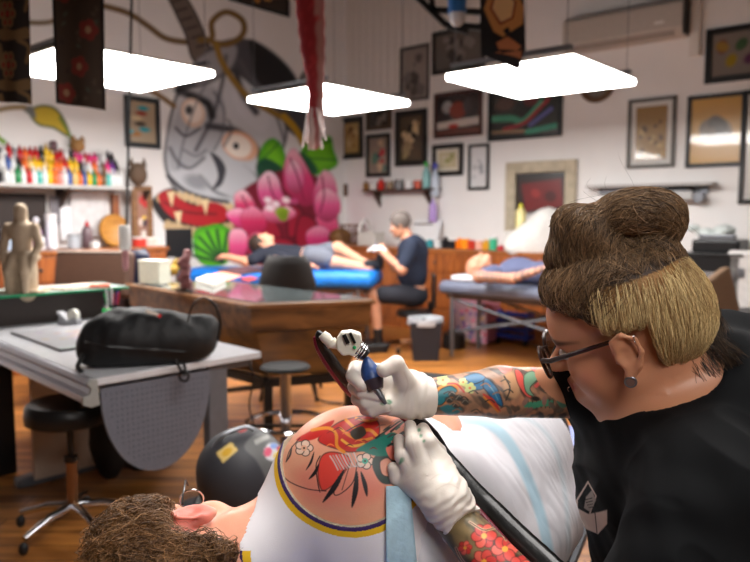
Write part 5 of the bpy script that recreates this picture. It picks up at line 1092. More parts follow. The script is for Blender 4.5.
bmesh_('shirt', c, .012, mat('blue_grey_cloth', (84,90,120), .85, bump=.2), t)
c = SDF()
for dv in (.2,.4): c.cap(G(1.32,dv,.85), G(1.66,dv,.855), .105, .09, k=.04)
bmesh_('trousers', c, .013, mat('dark_trousers', (40,42,54), .85), t)
o = MB().box((0,0,.0),(.34,.42,.06)).build('headrest_cushion', mat('white_pad',(200,200,206),.6), loc=G(.3,.24,.78), rz=RZ, bevel=.028); tag(o,'pale headrest cushion under the bald head on the grey bed','cushion')
# ================================================================ FOREGROUND CLIENT
from mathutils.bvhtree import BVHTree
def bvh_of(*objs):
    V = []; F = []; n = 0
    for o in objs:
        m = np.array([o.matrix_basis @ v.co for v in o.data.vertices]) if o.parent is None else None
        w = np.zeros(len(o.data.vertices)*3, np.float32); o.data.vertices.foreach_get('co', w); w = w.reshape(-1, 3).astype(float)
        q = o.parent; off = np.array(o.location, float)
        while q is not None: off = off+np.array(q.location, float); q = q.parent
        V.append(w+off); f = np.zeros(len(o.data.loops), np.int32); o.data.loops.foreach_get('vertex_index', f); F += [tuple(int(i)+n for i in r) for r in f.reshape(-1, 4)]; n += len(w)
    return BVHTree.FromPolygons([tuple(v) for v in np.concatenate(V)], F)
def hit(bv, px, py, off=0., default=1.1):
    r = ray(px, py); r = r/np.linalg.norm(r); h = bv.ray_cast((0, 0, CAMZ), tuple(r))
    if h[0] is None: return at(px, py, default)
    return np.array(h[0])-r*off
def add_ear(s, c, R, side, sc=1.):
    T = lambda x, y, z: np.asarray(c)+R@(np.array([x, y*side, z])*sc); e = SDF
    s.ell(T(-.014,.084,-.002), np.array([.018,.006,.03])*sc, R@rotm('Z', 22*side)@rotm('Y',8), k=.005)
    P = [T(.004,.083,.004), T(.003,.087,.022), T(-.012,.091,.031), T(-.028,.093,.022), T(-.032,.092,.002), T(-.022,.089,-.018), T(-.01,.086,-.03)]
    for i in range(len(P)-1): s.cap(P[i], P[i+1], .0038*sc, .0042*sc, k=.0035)
    s.ell(T(-.006,.086,-.03), np.array([.0085,.005,.009])*sc, R, k=.004)
    s.ell(T(-.01,.093,.0), np.array([.011,.006,.014])*sc, R, k=.003, sub=True); s.ell(T(-.018,.095,.014), np.array([.008,.0045,.006])*sc, R, k=.003, sub=True)
    s.cap(T(.004,.085,-.008), T(.003,.086,-.002), .0035*sc, k=.003)
dC = np.array([.5,.866,0]); fC = np.array([-.866,.5,0]); bk = -fC
hcC = np.array([-.288,1.055,.86]); RC = headR((-.25,.95,.12), (-1,-.28,.03))
t = thing('person', 'client in a white basketball jersey lying on one side, tattooed shoulder bared', 'person', (.1,1.3,.72), 0)
client = t
s = SDF(); add_head(s, hcC, RC, 1.04); s.p = [q for q in s.p]; add_ear(s, hcC, RC, -1, .98)
bodyi = len(s.p)+1; Sh = np.array([-.035,1.135,.962])
s.cap(hcC+np.array([.05,-.0,-.01]), np.array([-.1,1.13,.88]), .06, .068, k=.03).cap(hcC+[.095,.0,.004], np.array([-.09,1.13,.93]), .055, .07, k=.04)
s.ell(Sh, (.125,.11,.118), k=.05)
s.cap(Sh+[.02,.02,.0], np.array([.09,1.26,.985]), .088, .066, k=.05).cap(np.array([.09,1.26,.985]), np.array([.165,1.40,.955]), .064, .05, k=.02).cap(np.array([.165,1.40,.955]), np.array([-.02,1.52,.86]), .046, .034, k=.02)
RB = np.stack([dC, bk, [0,0,1.]], 1)
s.ell((.05,1.2,.865), (.2,.15,.15), RB, k=.06).ell((.18,1.4,.86), (.2,.13,.13), RB, k=.06).ell((.28,1.6,.86), (.16,.15,.15), RB, k=.06)
hand_low(s, (-.02,1.52,.86), (-1,.2,-.2), (0,0,-1))
D, lo, h = s.grid(.004); V, F = nets(D, lo, h); V = smooth(V, F, 1)
for it in range(2):
    px, py = proj(V); c = F[:, 0]; sel = (px[c] > 262) & (px[c] < 430) & (py[c] > 408) & (py[c] < 545) & (V[c, 1] < 1.22); V, F = subdiv(V, F, sel)
V = smooth(V, F, 3, .5)
px, py = proj(V); p = Paint(px, py, (226,160,130))
bl = vnoise(V, 38, 8); bl2 = vnoise(V, 90, 9)
p.c = p.c*(1-.0*bl[:, None]); k = np.clip(bl*.5+.1, 0, 1)*.45; p._mix(k, (226,128,108)); k = np.clip(bl2*.5, 0, 1)*.2; p._mix(k, (236,180,152))
ear = V-hcC; el = ear@RC; k = np.clip(1-np.hypot((el[:,0]+.012)/.034, el[:,2]/.042), 0, 1)*(el[:,1] < -.07); p._mix(np.clip(k*2., 0, .7), (216,104,98))
fm = (V[:, 1] < 1.2)
save = p.c.copy()
R1, R2, OR, BK_, TE, GN = (196,40,34), (224,70,58), (226,140,40), (28,26,30), (20,120,104), (40,60,54)
p.poly([(300,470),(312,500),(352,505),(385,490),(375,460)], (224,118,104), 14, a=.55)
p.poly([(318,440),(336,424),(352,418),(370,416),(379,424),(378,438),(370,448),(354,452),(340,450)], R1, 1.2, edge=(60,20,20), ew=1)
p.poly([(296,440),(312,430),(334,420),(326,432),(312,440)], R1, 1.2); p.poly([(322,456),(334,452),(350,458),(346,470),(334,484),(322,490),(318,472)], R2, 1.2, edge=(70,24,24), ew=1)
p.stroke([(312,430),(328,428),(336,434),(337,446),(344,452)], 3.2, OR, .8); p.stroke([(346,420),(358,430),(370,430),(377,436)], 3.2, OR, .8); p.stroke([(340,428),(350,436),(362,440),(372,438)], 2.6, OR, .8)
p.stroke([(342,440),(352,446),(364,444)], 2.6, (236,170,60), .8); p.poly([(350,432),(362,426),(366,434),(356,440)], (58,50,40), 1); p.stroke([(344,433),(352,428),(364,422)], 1.2, BK_, .6)
p.stroke([(356,418),(368,421),(377,419)], 2.6, OR, .8)
for a, b_, w_ in (((344,470),(323,502),5.5),((357,472),(352,507),5.5),((361,472),(367,496),4.5),((319,464),(309,479),3.5),((314,452),(306,470),2.4),((292,446),(286,462),2.)):
    a, b_ = np.array(a), np.array(b_); m_ = (a+b_)/2+[1,1]; p.stroke([tuple(a),tuple(m_),tuple(b_)], w_, BK_, .7, taper=True)
p.stroke([(345,468),(334,492),(340,494),(353,482),(357,464)], 1.1, BK_, .6); p.stroke([(350,464),(342,490)], .8, BK_, .6)
for cx, cy in ((304,448),(365,461)):   # outlined blossoms
    for a in range(5): p.ell(cx+5*math.cos(a*1.257), cy+4.5*math.sin(a*1.257), 4.6, 4.2, BK_, 0, .7); p.ell(cx+5*math.cos(a*1.257), cy+4.5*math.sin(a*1.257), 3.7, 3.3, (230,196,176), 0, .7)
    p.ell(cx, cy, 3, 3, (226,170,140) if cx < 330 else (60,170,140), 0, .7); p.ell(cx, cy, 1.1, 1.1, BK_, 0, .6)
p.poly([(372,462),(380,452),(394,452),(404,468),(398,482),(384,484),(376,476)], GN, 1.2); p.poly([(380,462),(388,458),(394,466),(390,476),(382,474)], (226,160,136), 1, edge=BK_, ew=1)
p.poly([(356,450),(372,440),(392,432),(400,440),(392,454),(376,456),(364,452)], TE, 1.4)
for i in range(26): a = rc(200+i); x, y = a.uniform(372,412), a.uniform(414,448); p.stroke([(x,y),(x+5,y-3),(x+10,y-3.5)], a.uniform(1.2,2.8), [(34,34,38),(206,140,130),(60,70,66),(16,96,84),(150,110,104)][i%5], .7, taper=True)
for i in range(10): a = rc(240+i); x, y = a.uniform(322,372), a.uniform(420,450); p.stroke([(x,y),(x+4,y-2),(x+8,y)], 1.4, [(110,20,20),(150,30,26),(240,120,60)][i%3], .7, taper=True)
p.poly([(386,448),(396,446),(402,456),(392,460)], (226,120,100), 1)
for i in range(7): p.stroke([(376+i*5,438-i*2.2),(388+i*5,430-i*2.6),(400+i*4,422-i*1.2)], 2.2, [BK_,(60,90,80),(226,150,140)][i%3], .7)
for i in range(6): p.stroke([(388+i*4,446-i*4),(398+i*4,440-i*4),(408+i*3,436-i*4)], 2., [BK_,(200,120,110),GN][i%3], .7)
for i in range(9): p.stroke([(330+i*3,456-i*.4),(334+i*3.2,462+.5*i),(338+i*3,470-i*.6)], 1.2, [(206,196,190),(180,160,150)][i%2], .8)
p.stroke([(287,440),(280,460),(281,472),(290,482),(308,489),(326,491)], 1.1, (60,30,40), .6); p.stroke([(300,438),(290,450),(286,462)], .9, BK_, .6); p.stroke([(320,456),(316,466),(318,484),(320,492)], 1.1, BK_, .6)
p.c = np.where(fm[:, None], p.c, save)
body = newmesh('body', V, F, vmat('client_skin', .42, sss=.15, bump=.12, scale=450, spec=.5), t, True, p.c, True)
eyes(hcC, RC, 1.04, body)
# jersey
s2 = SDF(); s2.p = s.p[bodyi:]; Dj, loj, hj = s2.grid(.004); assert hj == h; lo_b = lo; lo = loj; Dj = Dj-.007
N0 = hcC+np.array([.03,0,0]); N1 = np.array([-.25,1.09,.895])
HC = np.array([-.038,1.07,1.05]); HR = np.array([.122,.2,.12])
def arm(x, y, z):
    q0, q1, q2 = (x-HC[0]), (y-HC[1]), (z-HC[2]); k0 = np.sqrt((q0/HR[0])**2+(q1/HR[1])**2+(q2/HR[2])**2); k1 = np.sqrt((q0/HR[0]**2)**2+(q1/HR[1]**2)**2+(q2/HR[2]**2)**2)+1e-9
    return k0*(k0-1)/k1
def neckd(x, y, z):
    a, b_ = N0, N1; ba = b_-a; L = ba@ba; tt = np.clip(((x-a[0])*ba[0]+(y-a[1])*ba[1]+(z-a[2])*ba[2])/L, -9, 1); return np.sqrt((x-a[0]-tt*ba[0])**2+(y-a[1]-tt*ba[1])**2+(z-a[2]-tt*ba[2])**2)-.08
Dj = carve(Dj, lo, h, lambda x, y, z: -arm(x, y, z)); Dj = carve(Dj, lo, h, lambda x, y, z: -neckd(x, y, z)); Dj = carve(Dj, lo, h, lambda x, y, z: np.maximum(-.2-x, 0)*0+(x+.0*y-.14)*.0-1)
Dj = carve(Dj, lo, h, lambda x, y, z: (y-1.16)*.0+np.where((x > .06) & (y > 1.2) & (z > .93), .01, -1))
V, F = nets(Dj, lo, h)
px, py = proj(V); c = F[:, 0]; sel = (px[c] > 230) & (px[c] < 420) & (py[c] > 440) & (V[c, 1] < 1.25); V, F = subdiv(V, F, sel); c = F[:, 0]; V, F = subdiv(V, F, (np.abs(arm(V[:,0], V[:,1], V[:,2])-.008)[c] < .016) | (np.abs(neckd(V[:,0], V[:,1], V[:,2])-.008)[c] < .016)); V = smooth(V, F, 2)
a_ = arm(V[:,0], V[:,1], V[:,2]); n_ = neckd(V[:,0], V[:,1], V[:,2]); q = Paint(V[:,0], V[:,1], (226,222,226))
for dd in (a_, np.where(V[:,2] > .90, .5, n_)):
    q._mix(((dd > -.01) & (dd < .0015)).astype(float), (150,140,120)); q._mix(((dd > .0015) & (dd < .0075)).astype(float), (52,26,84)); q._mix(((dd >= .0075) & (dd < .0165)).astype(float), (226,180,20))
fold = vnoise(V*np.array([1,1,.5]), 22, 14)*.004; V = V+np.array([0,-1,0])*(fold*np.clip((a_-.02)*20, 0, 1)*np.clip((n_-.02)*20, 0, 1))[:, None]
newmesh('jersey', V, F, vmat('jersey_cloth', .8, bump=.25, scale=900, noise=.02), t, True, q.c, True)
# dark shorts and legs
c = SDF(); c.ell((.29,1.62,.86), (.18,.17,.168), RB, k=.06).cap((.28,1.66,.9), (.12,2.0,.86), .105, .085, k=.05).cap((.28,1.66,.82), (.2,2.05,.80), .1, .085, k=.05); bmesh_('shorts', c, .01, mat('black_shorts', (20,20,24), .85, bump=.2), t)
c = SDF(); c.cap((.12,2.0,.86), (.42,2.3,.82), .06, .045).cap((.2,2.05,.80), (.5,2.3,.78), .06, .045); bmesh_('lower_legs', c, .01, M_skin, t)
# hair of the client: base + curls
c = SDF(); T = lambda *q: hcC+RC@(np.array(q)*1.04)
c.ell(T(-.03,0,.056), (.118,.094,.118), RC, k=.02).ell(T(-.06,0,-.02), (.06,.07,.07), RC, k=.03).ell(T(.03,0,.085),(.07,.07,.06),RC,k=.02)
Dh, loh, hh_ = c.grid(.004)
def hcut(x, y, z):
    dx, dy, dz = x-hcC[0], y-hcC[1], z-hcC[2]; lx = RC[0,0]*dx+RC[1,0]*dy+RC[2,0]*dz; ly = RC[0,1]*dx+RC[1,1]*dy+RC[2,1]*dz; lz = RC[0,2]*dx+RC[1,2]*dy+RC[2,2]*dz
    side = np.where(np.abs(ly) > .058, 1., 0.)
    return np.maximum(lx-.0-np.clip(lz-.03, 0, .2)*1.6-.02, np.maximum(-lz-.075, side*np.where((lx > -.052) & (lz < .04), .01, -1)))
Dh = carve(Dh, loh, hh_, hcut); V, F = nets(Dh, loh, hh_); V = smooth(V, F, 3); V += .004*vnoise(V, 70, 2)[:, None]*(V-hcC)/.1
hb = newmesh('hair', V, F, mat('client_hair_base', (66,44,26), .7, noise=.4, scale=60, bump=.6), body, True, None, True)
def grow(base, n, L, col_fn, dir_fn, r0=.00045, seg=8, lift=.002, jit=.3, wave=0., wf=60., seed=1, stick=1., keep=None):
    """strands that walk over a base mesh"""
    bv = bvh_of(base); rg = np.random.default_rng(seed); me = base.data; nv = len(me.vertices)
    co = np.zeros(nv*3, np.float32); me.vertices.foreach_get('co', co); co = co.reshape(-1, 3).astype(float); off = np.array(base.location, float); q = base.parent
    while q is not None: off = off+np.array(q.location, float); q = q.parent
    co = co+off
    if keep is not None: co = co[keep(co)]
    I = rg.integers(0, len(co), n); paths = np.zeros((n, seg+1, 3)); cols = np.zeros((n, 3))
    for k in range(n):
        P = co[I[k]]+rg.normal(0, .002, 3); jd = rg.normal(0, jit, 3); Lk = L*rg.uniform(.6, 1.25)/seg; ph = rg.uniform(0, 6.28); Lf = lift*rg.uniform(.2, 2.2); path = [P]; wv = rg.normal(0, 1, 3)
        for i in range(seg):
            d = dir_fn(P)+jd*.6; nr = bv.find_nearest(tuple(P)); N = np.array(nr[1]); d = d-N*(d@N); d /= np.linalg.norm(d)+1e-9
            d = d+wave*np.cross(N, d)*math.sin(ph+i*Lk*wf)
            P2 = P+d*Lk; nr = bv.find_nearest(tuple(P2))
            tgt = np.array(nr[0])+np.array(nr[1])*Lf*(1+.5*math.sin(ph+i)); P = P2*(1-stick)+tgt*stick; path.append(P)
        paths[k] = path; cols[k] = col_fn(co[I[k]], rg)
    V, F = strands(paths, r0*rg.uniform(.7, 1.4, n)); C = np.repeat(cols, (seg+1)*3, axis=0); return V, F, C
def curlcol(P, rg): u = np.clip(rg.uniform(0, 1)*.5+.5*(.5+.5*vnoise(P[None], 130, 91)[0]), 0, 1)**1.6; return s2l((66,42,24))*(1-u)+s2l((176,128,80))*u
ddir = lambda P: (P-T(0,0,.1))*4+np.array([.6,-.3,-.3])
V, F, C = grow(hb, 6500, .05, curlcol, ddir, .0007, 9, .006, .5, 1.5, 120., 3, .85, keep=lambda co: ((co-hcC)@RC)[:, 0]*1. < np.where(np.abs(((co-hcC)@RC)[:, 1]) > .05, np.where(((co-hcC)@RC)[:, 2] < .05, -.062, 9), 9))
newmesh('hair_strands', V, F, vmat('hair_fibre', .45, spec=.4, noise=.15), hb, True, C, True)
# glasses of the client
g = thing('eyeglasses', 'thin metal eyeglasses on the face of the client in the white jersey', 'eyeglasses', T(.1,0,0), 0)
for q_ in (-1, 1): 
    rm = MB().torus(T(.118,q_*.034,.0), .02, .0016, RC[:,0]+RC[:,1]*q_*.12, 28, 8).build('rim', M_chrome, g, True, world=True); MB().cyl(T(.1175,q_*.034,0), T(.1182,q_*.034,0), .0195, n=28).build('lens', mat('lens_glass',(240,240,240),.02,trans=1.,ior=1.1), rm, world=True)
    MB().tube([T(.116,q_*.062,.006), T(.09,q_*.084,.01), T(.03,q_*.088,.014), T(.012,q_*.086,.014)], .0018, 8).build('temple', mat('gunmetal',(70,72,78),.25,.9), g, True, world=True)
MB().tube([T(.118,-.012,.004), T(.124,0,.008), T(.118,.012,.004)], .0014, 8).build('bridge', M_chrome, g, True, world=True)
# bed and pillow
bc = np.array([.14,1.42,0])
massage_table('treatment_bed', 'blue treatment bed under the client in the white jersey', (bc[0], bc[1], 0), math.atan2(dC[1], dC[0]), 1.9, .42, .725, .08, mat('blue_vinyl', (20,70,170), .35, bump=.1))
o = MB().box((0,0,0),(.34,.26,.06)).build('head_pillow', mat('black_vinyl'), None, True, bevel=.028, loc=(-.28,1.02,.76), rz=.8); tag(o, 'black pillow under the head of the client in the white jersey', 'pillow')
# ---------------------------------------------------------------- drape
c = SDF()
c.ell((.07,1.2,.865), (.2,.165,.165), RB, k=.08).ell((.19,1.41,.865), (.21,.155,.16), RB, k=.08).ell((.27,1.57,.86), (.15,.175,.155), RB, k=.08)
for q_ in (.0,.06): c.cap(np.array([.07,1.17,.80-q_*1.2])+bk*(.03+q_*.2), np.array([.27,1.55,.80-q_*1.2])+bk*(.03+q_*.2), .145, .145, k=.05)
c.cap(np.array([.1,1.17,.76])+bk*.1, np.array([.28,1.5,.76])+bk*.1, .07, .07, k=.06)
Dd, lod, hd = c.grid(.0045)
Dd = carve(Dd, lod, hd, lambda x, y, z: -(x-.058+.09*(y-1.05)))
V, F = nets(Dd, lod, hd); V = smooth(V, F, 3)
nn = (V-np.array([.17,1.38,.86])); nn /= np.linalg.norm(nn, axis=1)[:, None]
w1 = np.stack([V@dC*10, V[:,2]*5, V@bk*4], 1); fl = vnoise(w1, 1., 33)*.008+vnoise(w1, 2.6, 35)*.003+np.abs(vnoise(w1, 1.7, 36))*.009+np.abs(vnoise(w1+vnoise(w1, .8, 38)[:, None], 3.2, 37))*.004-.006
V = V+nn*fl[:, None]
px, py = proj(V); q = Paint(px, py, (216,214,220)); LB = (172,202,218)
q.stroke([(440,430),(474,420),(502,434),(524,470),(542,520),(556,590)], 10, LB, 3); q.stroke([(470,414),(520,416),(552,442),(566,500),(570,580)], 4, (196,206,214), 4)
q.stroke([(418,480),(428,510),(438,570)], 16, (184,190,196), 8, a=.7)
dr = newmesh('paper_drape', V, F, vmat('drape_paper', .6, bump=.15, scale=60, noise=.02), None, True, q.c, True, loc=(.2,1.4,.75))
tag(dr, 'white disposable drape with a pale blue band over the foreground client', 'drape')
# pale blue paper towel at the jersey edge
bv1 = bvh_of(dr, [c_ for c_ in client.children if c_.name.startswith('jersey')][0], body)
rowsP = []
for v_ in np.linspace(0, 1, 40):
    y_ = 486+v_*110; xl = 386+v_*1; xr = 410+v_*10
    for u_ in np.linspace(0, 1, 12): rowsP.append(hit(bv1, xl+(xr-xl)*u_, y_, .008+.003*math.sin(u_*8+v_*3), 1.03))
Pt = np.array(rowsP).reshape(40, 12, 3)
for _ in range(6): Pt[1:-1] = (Pt[:-2]+Pt[2:]+2*Pt[1:-1])/4; Pt[:, 1:-1] = (Pt[:, :-2]+Pt[:, 2:]+2*Pt[:, 1:-1])/4
idx = np.arange(480).reshape(40, 12); F = np.stack([idx[:-1, :-1], idx[:-1, 1:], idx[1:, 1:], idx[1:, :-1]], -1).reshape(-1, 4)
o = newmesh('paper_towel', Pt.reshape(-1, 3), F[:, ::-1], mat('towel_blue', (168,200,216), .7, bump=.5, scale=90), None, True, None, True, loc=Pt[20,6]); so = o.modifiers.new('s', 'SOLIDIFY'); so.thickness = .002; tag(o, 'pale blue paper towel strip tucked between the jersey and the gloved left hand', 'paper towel')
# ================================================================ TATTOOER (foreground)
hA = np.array([.383,1.078,1.214]); RA = headR((-.872,.40,-.30), (-.26,-.10,.96)); LOWA = .80
TA = lambda *q: hA+RA@(np.array([q[0], q[1], q[2]*(LOWA if q[2] < -.04 else 1)])*1.0)
t = thing('person', 'tattooer in black t-shirt and glasses, brown and blonde hair tied up, leaning over client', 'person', (.72,1.12,0), 0)
artist = t
s = SDF(); add_head(s, hA, RA, 1.0, low=LOWA); add_ear(s, hA, RA, 1, 1.06); add_ear(s, hA, RA, -1, 1.0)
for q in (-1, 1): s.ell(TA(.052,q*.012,.045), (.046,.05,.05), RA, k=.02); s.ell(TA(.035,q*.038,-.052), (.04,.03,.038), RA, k=.02)
s.cap(TA(-.02,0,-.04), (.50,1.125,1.085), .058, .066, k=.03).cap(TA(-.06,0,-.03), (.56,1.14,1.1), .05, .06, k=.03)
LS = np.array([.455,.905,1.02]); RS = np.array([.56,1.28,1.13])
s.ell((.53,1.1,.98), (.18,.2,.18), k=.08).ell((.62,1.13,1.08), (.15,.18,.14), k=.08).ell((.6,1.12,.82), (.19,.19,.2), k=.08)
s.cap((.5,1.1,1.06), LS, .08, .078, k=.05).cap((.56,1.14,1.1), RS, .08, .075, k=.05)
EL = np.array([.30,.80,.80]); wL = at(453,517,1.0); s.cap(LS, EL, .072, .05, k=.04).cap(EL, EL*.55+wL*.45, .048, .044, k=.03).cap(EL*.55+wL*.45, wL, .044, .03, k=.02).cap(wL, at(446,505,1.006), .026, .02, k=.01)
wR = at(424,397,1.1); fm1 = at(500,392,1.13); ER = at(584,393,1.19); s.cap(wR, fm1, .028, .041, k=.02).cap(fm1, ER, .041, .044, k=.012).cap(ER, RS, .046, .06, k=.01).cap(wR, at(414,396,1.1), .025, .02, k=.01)
D, lo, h = s.grid(.003, lo=np.array([-.1,.6,.62])); V, F = nets(D, lo, h); V = smooth(V, F, 1)
px, py = proj(V); c = F[:, 0]; dE0 = lambda a, b_: np.linalg.norm(V-(a+np.clip(((V-a)@(b_-a))/((b_-a)@(b_-a)), 0, 1)[:, None]*(b_-a)), axis=1); onR = (dE0(wR, ER) < .066) & (px < 600); onL = (dE0(EL, wL) < .06) & (py < 640)
V, F = subdiv(V, F, (onR | onL)[c]); V = smooth(V, F, 3)
px, py = proj(V); p = Paint(px, py, (200,140,106)); k = np.clip(vnoise(V, 30, 5)*.5, 0, 1)*.3; p._mix(k, (206,124,96)); 
E_ = (V-hA)@RA; E_[:,2] = np.where(E_[:,2] < 0, E_[:,2]/LOWA, E_[:,2])
lip = np.clip(1.3-np.hypot(np.hypot((E_[:,0]-.096)/.016, E_[:,1]/.026), (E_[:,2]+.074)/.0125), 0, 1)*(E_[:,0] > .07); p._mix(np.clip(lip*2, 0, .8), (170,74,70))
for q in (-1, 1):
    br = np.clip(1.2-np.hypot((E_[:,1]-q*.036)/.024, (E_[:,2]-.026-.15*(.03-np.abs(E_[:,1]-q*.02)))/.006), 0, 1)*(E_[:,0] > .05); p._mix(np.clip(br*2, 0, .85), (50,34,26))
ck = np.clip(1-np.hypot((E_[:,0]-.05)/.04, (E_[:,2]+.035)/.035), 0, 1)*(E_[:,1] > .02); p._mix(ck*.3, (206,116,92))
save = p.c.copy(); DKI, TL, BL, ORI, RD, PKI, GRN, CRM = (84,76,66), (40,120,130), (36,104,146), (214,130,50), (196,60,50), (226,110,104), (60,140,110), (206,206,150)
def art_right(p):
    n1 = vnoise(V, 60, 21); p._mix(np.clip(.5+n1*.7, 0, .85), (140,112,90)); n2 = vnoise(V, 95, 22); p._mix(np.clip(n2*1.8, 0, .85), (66,62,58))
    p.poly([(430,404),(436,390),(450,383),(459,390),(452,398),(440,406)], ORI, 1); p.poly([(433,402),(439,391),(450,386),(457,391),(449,397),(441,405)], TL, 1, edge=(24,40,48), ew=1)
    p.stroke([(431,404),(437,390),(451,383),(461,388)], 2.4, (220,150,60), .8); p.stroke([(444,384),(456,384),(464,392)], 1.8, RD, .8)
    p.poly([(463,378),(476,373),(486,378),(484,388),(474,390),(466,386)], BL, 1.2, edge=(26,40,50), ew=1); p.poly([(486,378),(497,388),(503,406),(495,402),(487,392),(483,386)], BL, 1.2, edge=(22,36,50), ew=1.2); p.poly([(440,408),(452,404),(462,410),(450,415)], TL, 1.5)
    p.stroke([(483,394),(492,401),(500,411)], 4.5, RD, .8, taper=True); p.stroke([(484,397),(492,405),(498,412)], 2, ORI, .8); p.stroke([(466,380),(474,384),(484,380)], 1.2, (24,40,48), .6); p.stroke([(488,384),(494,392),(498,400)], 1.2, (90,150,180), .8)
    for cx, cy, r_ in ((443,380,4.6),(470,388,4.2),(463,382,3.2)):
        for a in range(5): p.ell(cx+r_*.8*math.cos(a*1.257), cy+r_*.8*math.sin(a*1.257), r_*.62, r_*.55, (190,196,120), 0, .7); 
        p.ell(cx, cy, r_*.35, r_*.35, (200,120,60), 0, .6)
    for cx, cy in ((452,394),(459,398),(449,400),(465,402),(456,405)): p.ell(cx, cy, 4.2, 3.2, (58,56,54), 20, 1.5); p.stroke([(cx-3,cy+1),(cx,cy-2),(cx+3,cy)], .9, (130,124,112), .6)
    p.poly([(498,362),(506,361),(512,368),(507,374),(500,370)], (220,120,110), 1.2); p.poly([(503,378),(512,372),(520,384),(516,398),(506,394)], (196,150,110), 3); p.stroke([(504,376),(510,388),(506,400)], 1.6, (50,44,40), .8)
    p.poly([(515,370),(521,372),(527,384),(532,397),(526,396),(518,384)], (214,86,76), 1, edge=(60,40,36), ew=.8)
    p.poly([(524,376),(533,371),(538,378),(530,388),(534,396),(526,392)], (120,160,130), 1, edge=(40,50,44), ew=.8)
    for pts in ([(533,368),(542,374),(548,366),(552,376)],[(540,376),(546,386),(556,384)],[(548,390),(542,382),(536,386)]): p.stroke(pts, 3.6, (230,100,94), .8)
    for i in range(7): p.ell(526+i*4.2, 404+math.sin(i)*1.2, 2.6, 3.6, (70,150,116), 15, .7); p.stroke([(528+i*4.2,400),(528.5+i*4.2,408)], .8, (30,60,50), .5)
    for i in range(16): a = rc(60+i); x, y = a.uniform(505,600), a.uniform(398,422); p.ell(x, y, 4.5, 2.4, [(40,36,34),(110,96,84),(60,54,60),(150,110,100)][i%4], a.uniform(0,180), 1.2)
    for i in range(14): a = rc(90+i); x, y = a.uniform(432,505), a.uniform(362,416); p.stroke([(x,y),(x+5,y-2),(x+9,y+1)], 1.3, [(50,46,42),(150,110,80),(90,80,70)][i%3], .7)
    p.poly([(560,380),(572,374),(580,388),(570,398)], (206,90,84), 1.5); p.poly([(556,398),(566,392),(572,402),(562,408)], (90,140,120), 1.5)
def art_left(p):
    p._mix(np.full(len(V), .8), (64,72,44)); n2 = vnoise(V, 90, 27); p._mix(np.clip(n2*1.5+.2, 0, .8), (30,34,28)); n3 = vnoise(V, 70, 29); p._mix(np.clip(n3*1.2-.3, 0, .6), (150,130,90))
    for cx, cy, r_, sd in ((484,536,14,1),(505,549,15,2),(484,562,14,3),(465,548,8,4),(520,566,12,5),(500,584,14,6),(530,590,12,7),(512,604,14,8)):
        a = rc(sd)
        for k_ in range(6): an = k_*1.047+sd; p.ell(cx+r_*.5*math.cos(an), cy+r_*.5*math.sin(an), r_*.46, r_*.4, (92,24,24), math.degrees(an), .8); p.ell(cx+r_*.5*math.cos(an), cy+r_*.5*math.sin(an), r_*.4, r_*.34, [(196,54,48),(222,96,80),(206,70,60)][k_%3], math.degrees(an), 1)
        p.ell(cx, cy, r_*.2, r_*.2, (226,160,60), 0, .8)
    for pts in ([(470,522),(484,530),(498,528),(506,540)],[(456,548),(462,560),(474,572)],[(488,520),(500,524),(512,536)]): p.stroke(pts, 2.6, (206,160,120), .8); p.stroke(pts, 1, (40,36,28), .6)
base = p.c.copy(); q1 = Paint(px, py, base); art_right(q1); q2 = Paint(px, py, base); art_left(q2)
dE = lambda a, b_: np.linalg.norm(V-(a+np.clip(((V-a)@(b_-a))/((b_-a)@(b_-a)), 0, 1)[:, None]*(b_-a)), axis=1)
mR = (dE(wR, ER) < .065) | (dE(ER, RS) < .07) & (px < 640); mR &= (np.linalg.norm(V-hA, axis=1) > .15); mL = dE(EL, wL) < .07
p.c = np.where(mR[:, None], q1.c, np.where(mL[:, None], q2.c, base))
body = newmesh('body', V, F, vmat('artist_skin', .42, sss=.12, bump=.1, scale=500), t, True, p.c, True)
eyes(hA, RA, 1.0, body)
# lashes, piercings
MB().torus(TA(-.006,.095,-.04), .0075, .0018, RA[:,1], 20, 8).build('ear_plug', M_steel, t, True, world=True); MB().cyl(TA(-.006,.088,-.04), TA(-.006,.0965,-.04), .0062).build('plug_face', mat('plug_dark',(110,84,76),.4), t, True, world=True)
MB().torus(TA(-.03,.1,.024), .0055, .001, RA[:,0], 16, 6).build('helix_ring', M_chrome, t, True, world=True); MB().torus(TA(.098,.012,-.084), .005, .001, RA[:,1], 16, 6).build('lip_ring', M_chrome, t, True, world=True)
# ---- t-shirt
c = SDF(); c.ell((.53,1.1,.98), (.19,.21,.19), k=.08).ell((.62,1.13,1.08), (.165,.195,.155), k=.08).ell((.6,1.12,.82), (.205,.205,.21), k=.08).ell((.62,1.12,.66), (.2,.2,.12), k=.08)
c.cap((.5,1.1,1.06), LS, .09, .09, k=.05).cap((.56,1.14,1.1), RS, .092, .088, k=.05).cap((.50,1.12,1.07), (.58,1.15,1.12), .085, .095, k=.05)
c.cap(LS, LS*.2+EL*.8, .09, .088, k=.04).cap(RS, RS*.2+ER*.8, .09, .072, k=.05).cap(RS, at(589,378,1.165), .085, .070, k=.03)
Dt, lot, ht = c.grid(.0034)
NA0, NA1 = TA(-.05,0,-.03), np.array([.478,1.05,1.088])
def nk(x, y, z):
    a, b_ = NA0, NA1; ba = b_-a; L = ba@ba; tt = np.clip(((x-a[0])*ba[0]+(y-a[1])*ba[1]+(z-a[2])*ba[2])/L, 0, 1.0); return np.sqrt((x-a[0]-tt*ba[0])**2+(y-a[1]-tt*ba[1])**2+(z-a[2]-tt*ba[2])**2)-.076
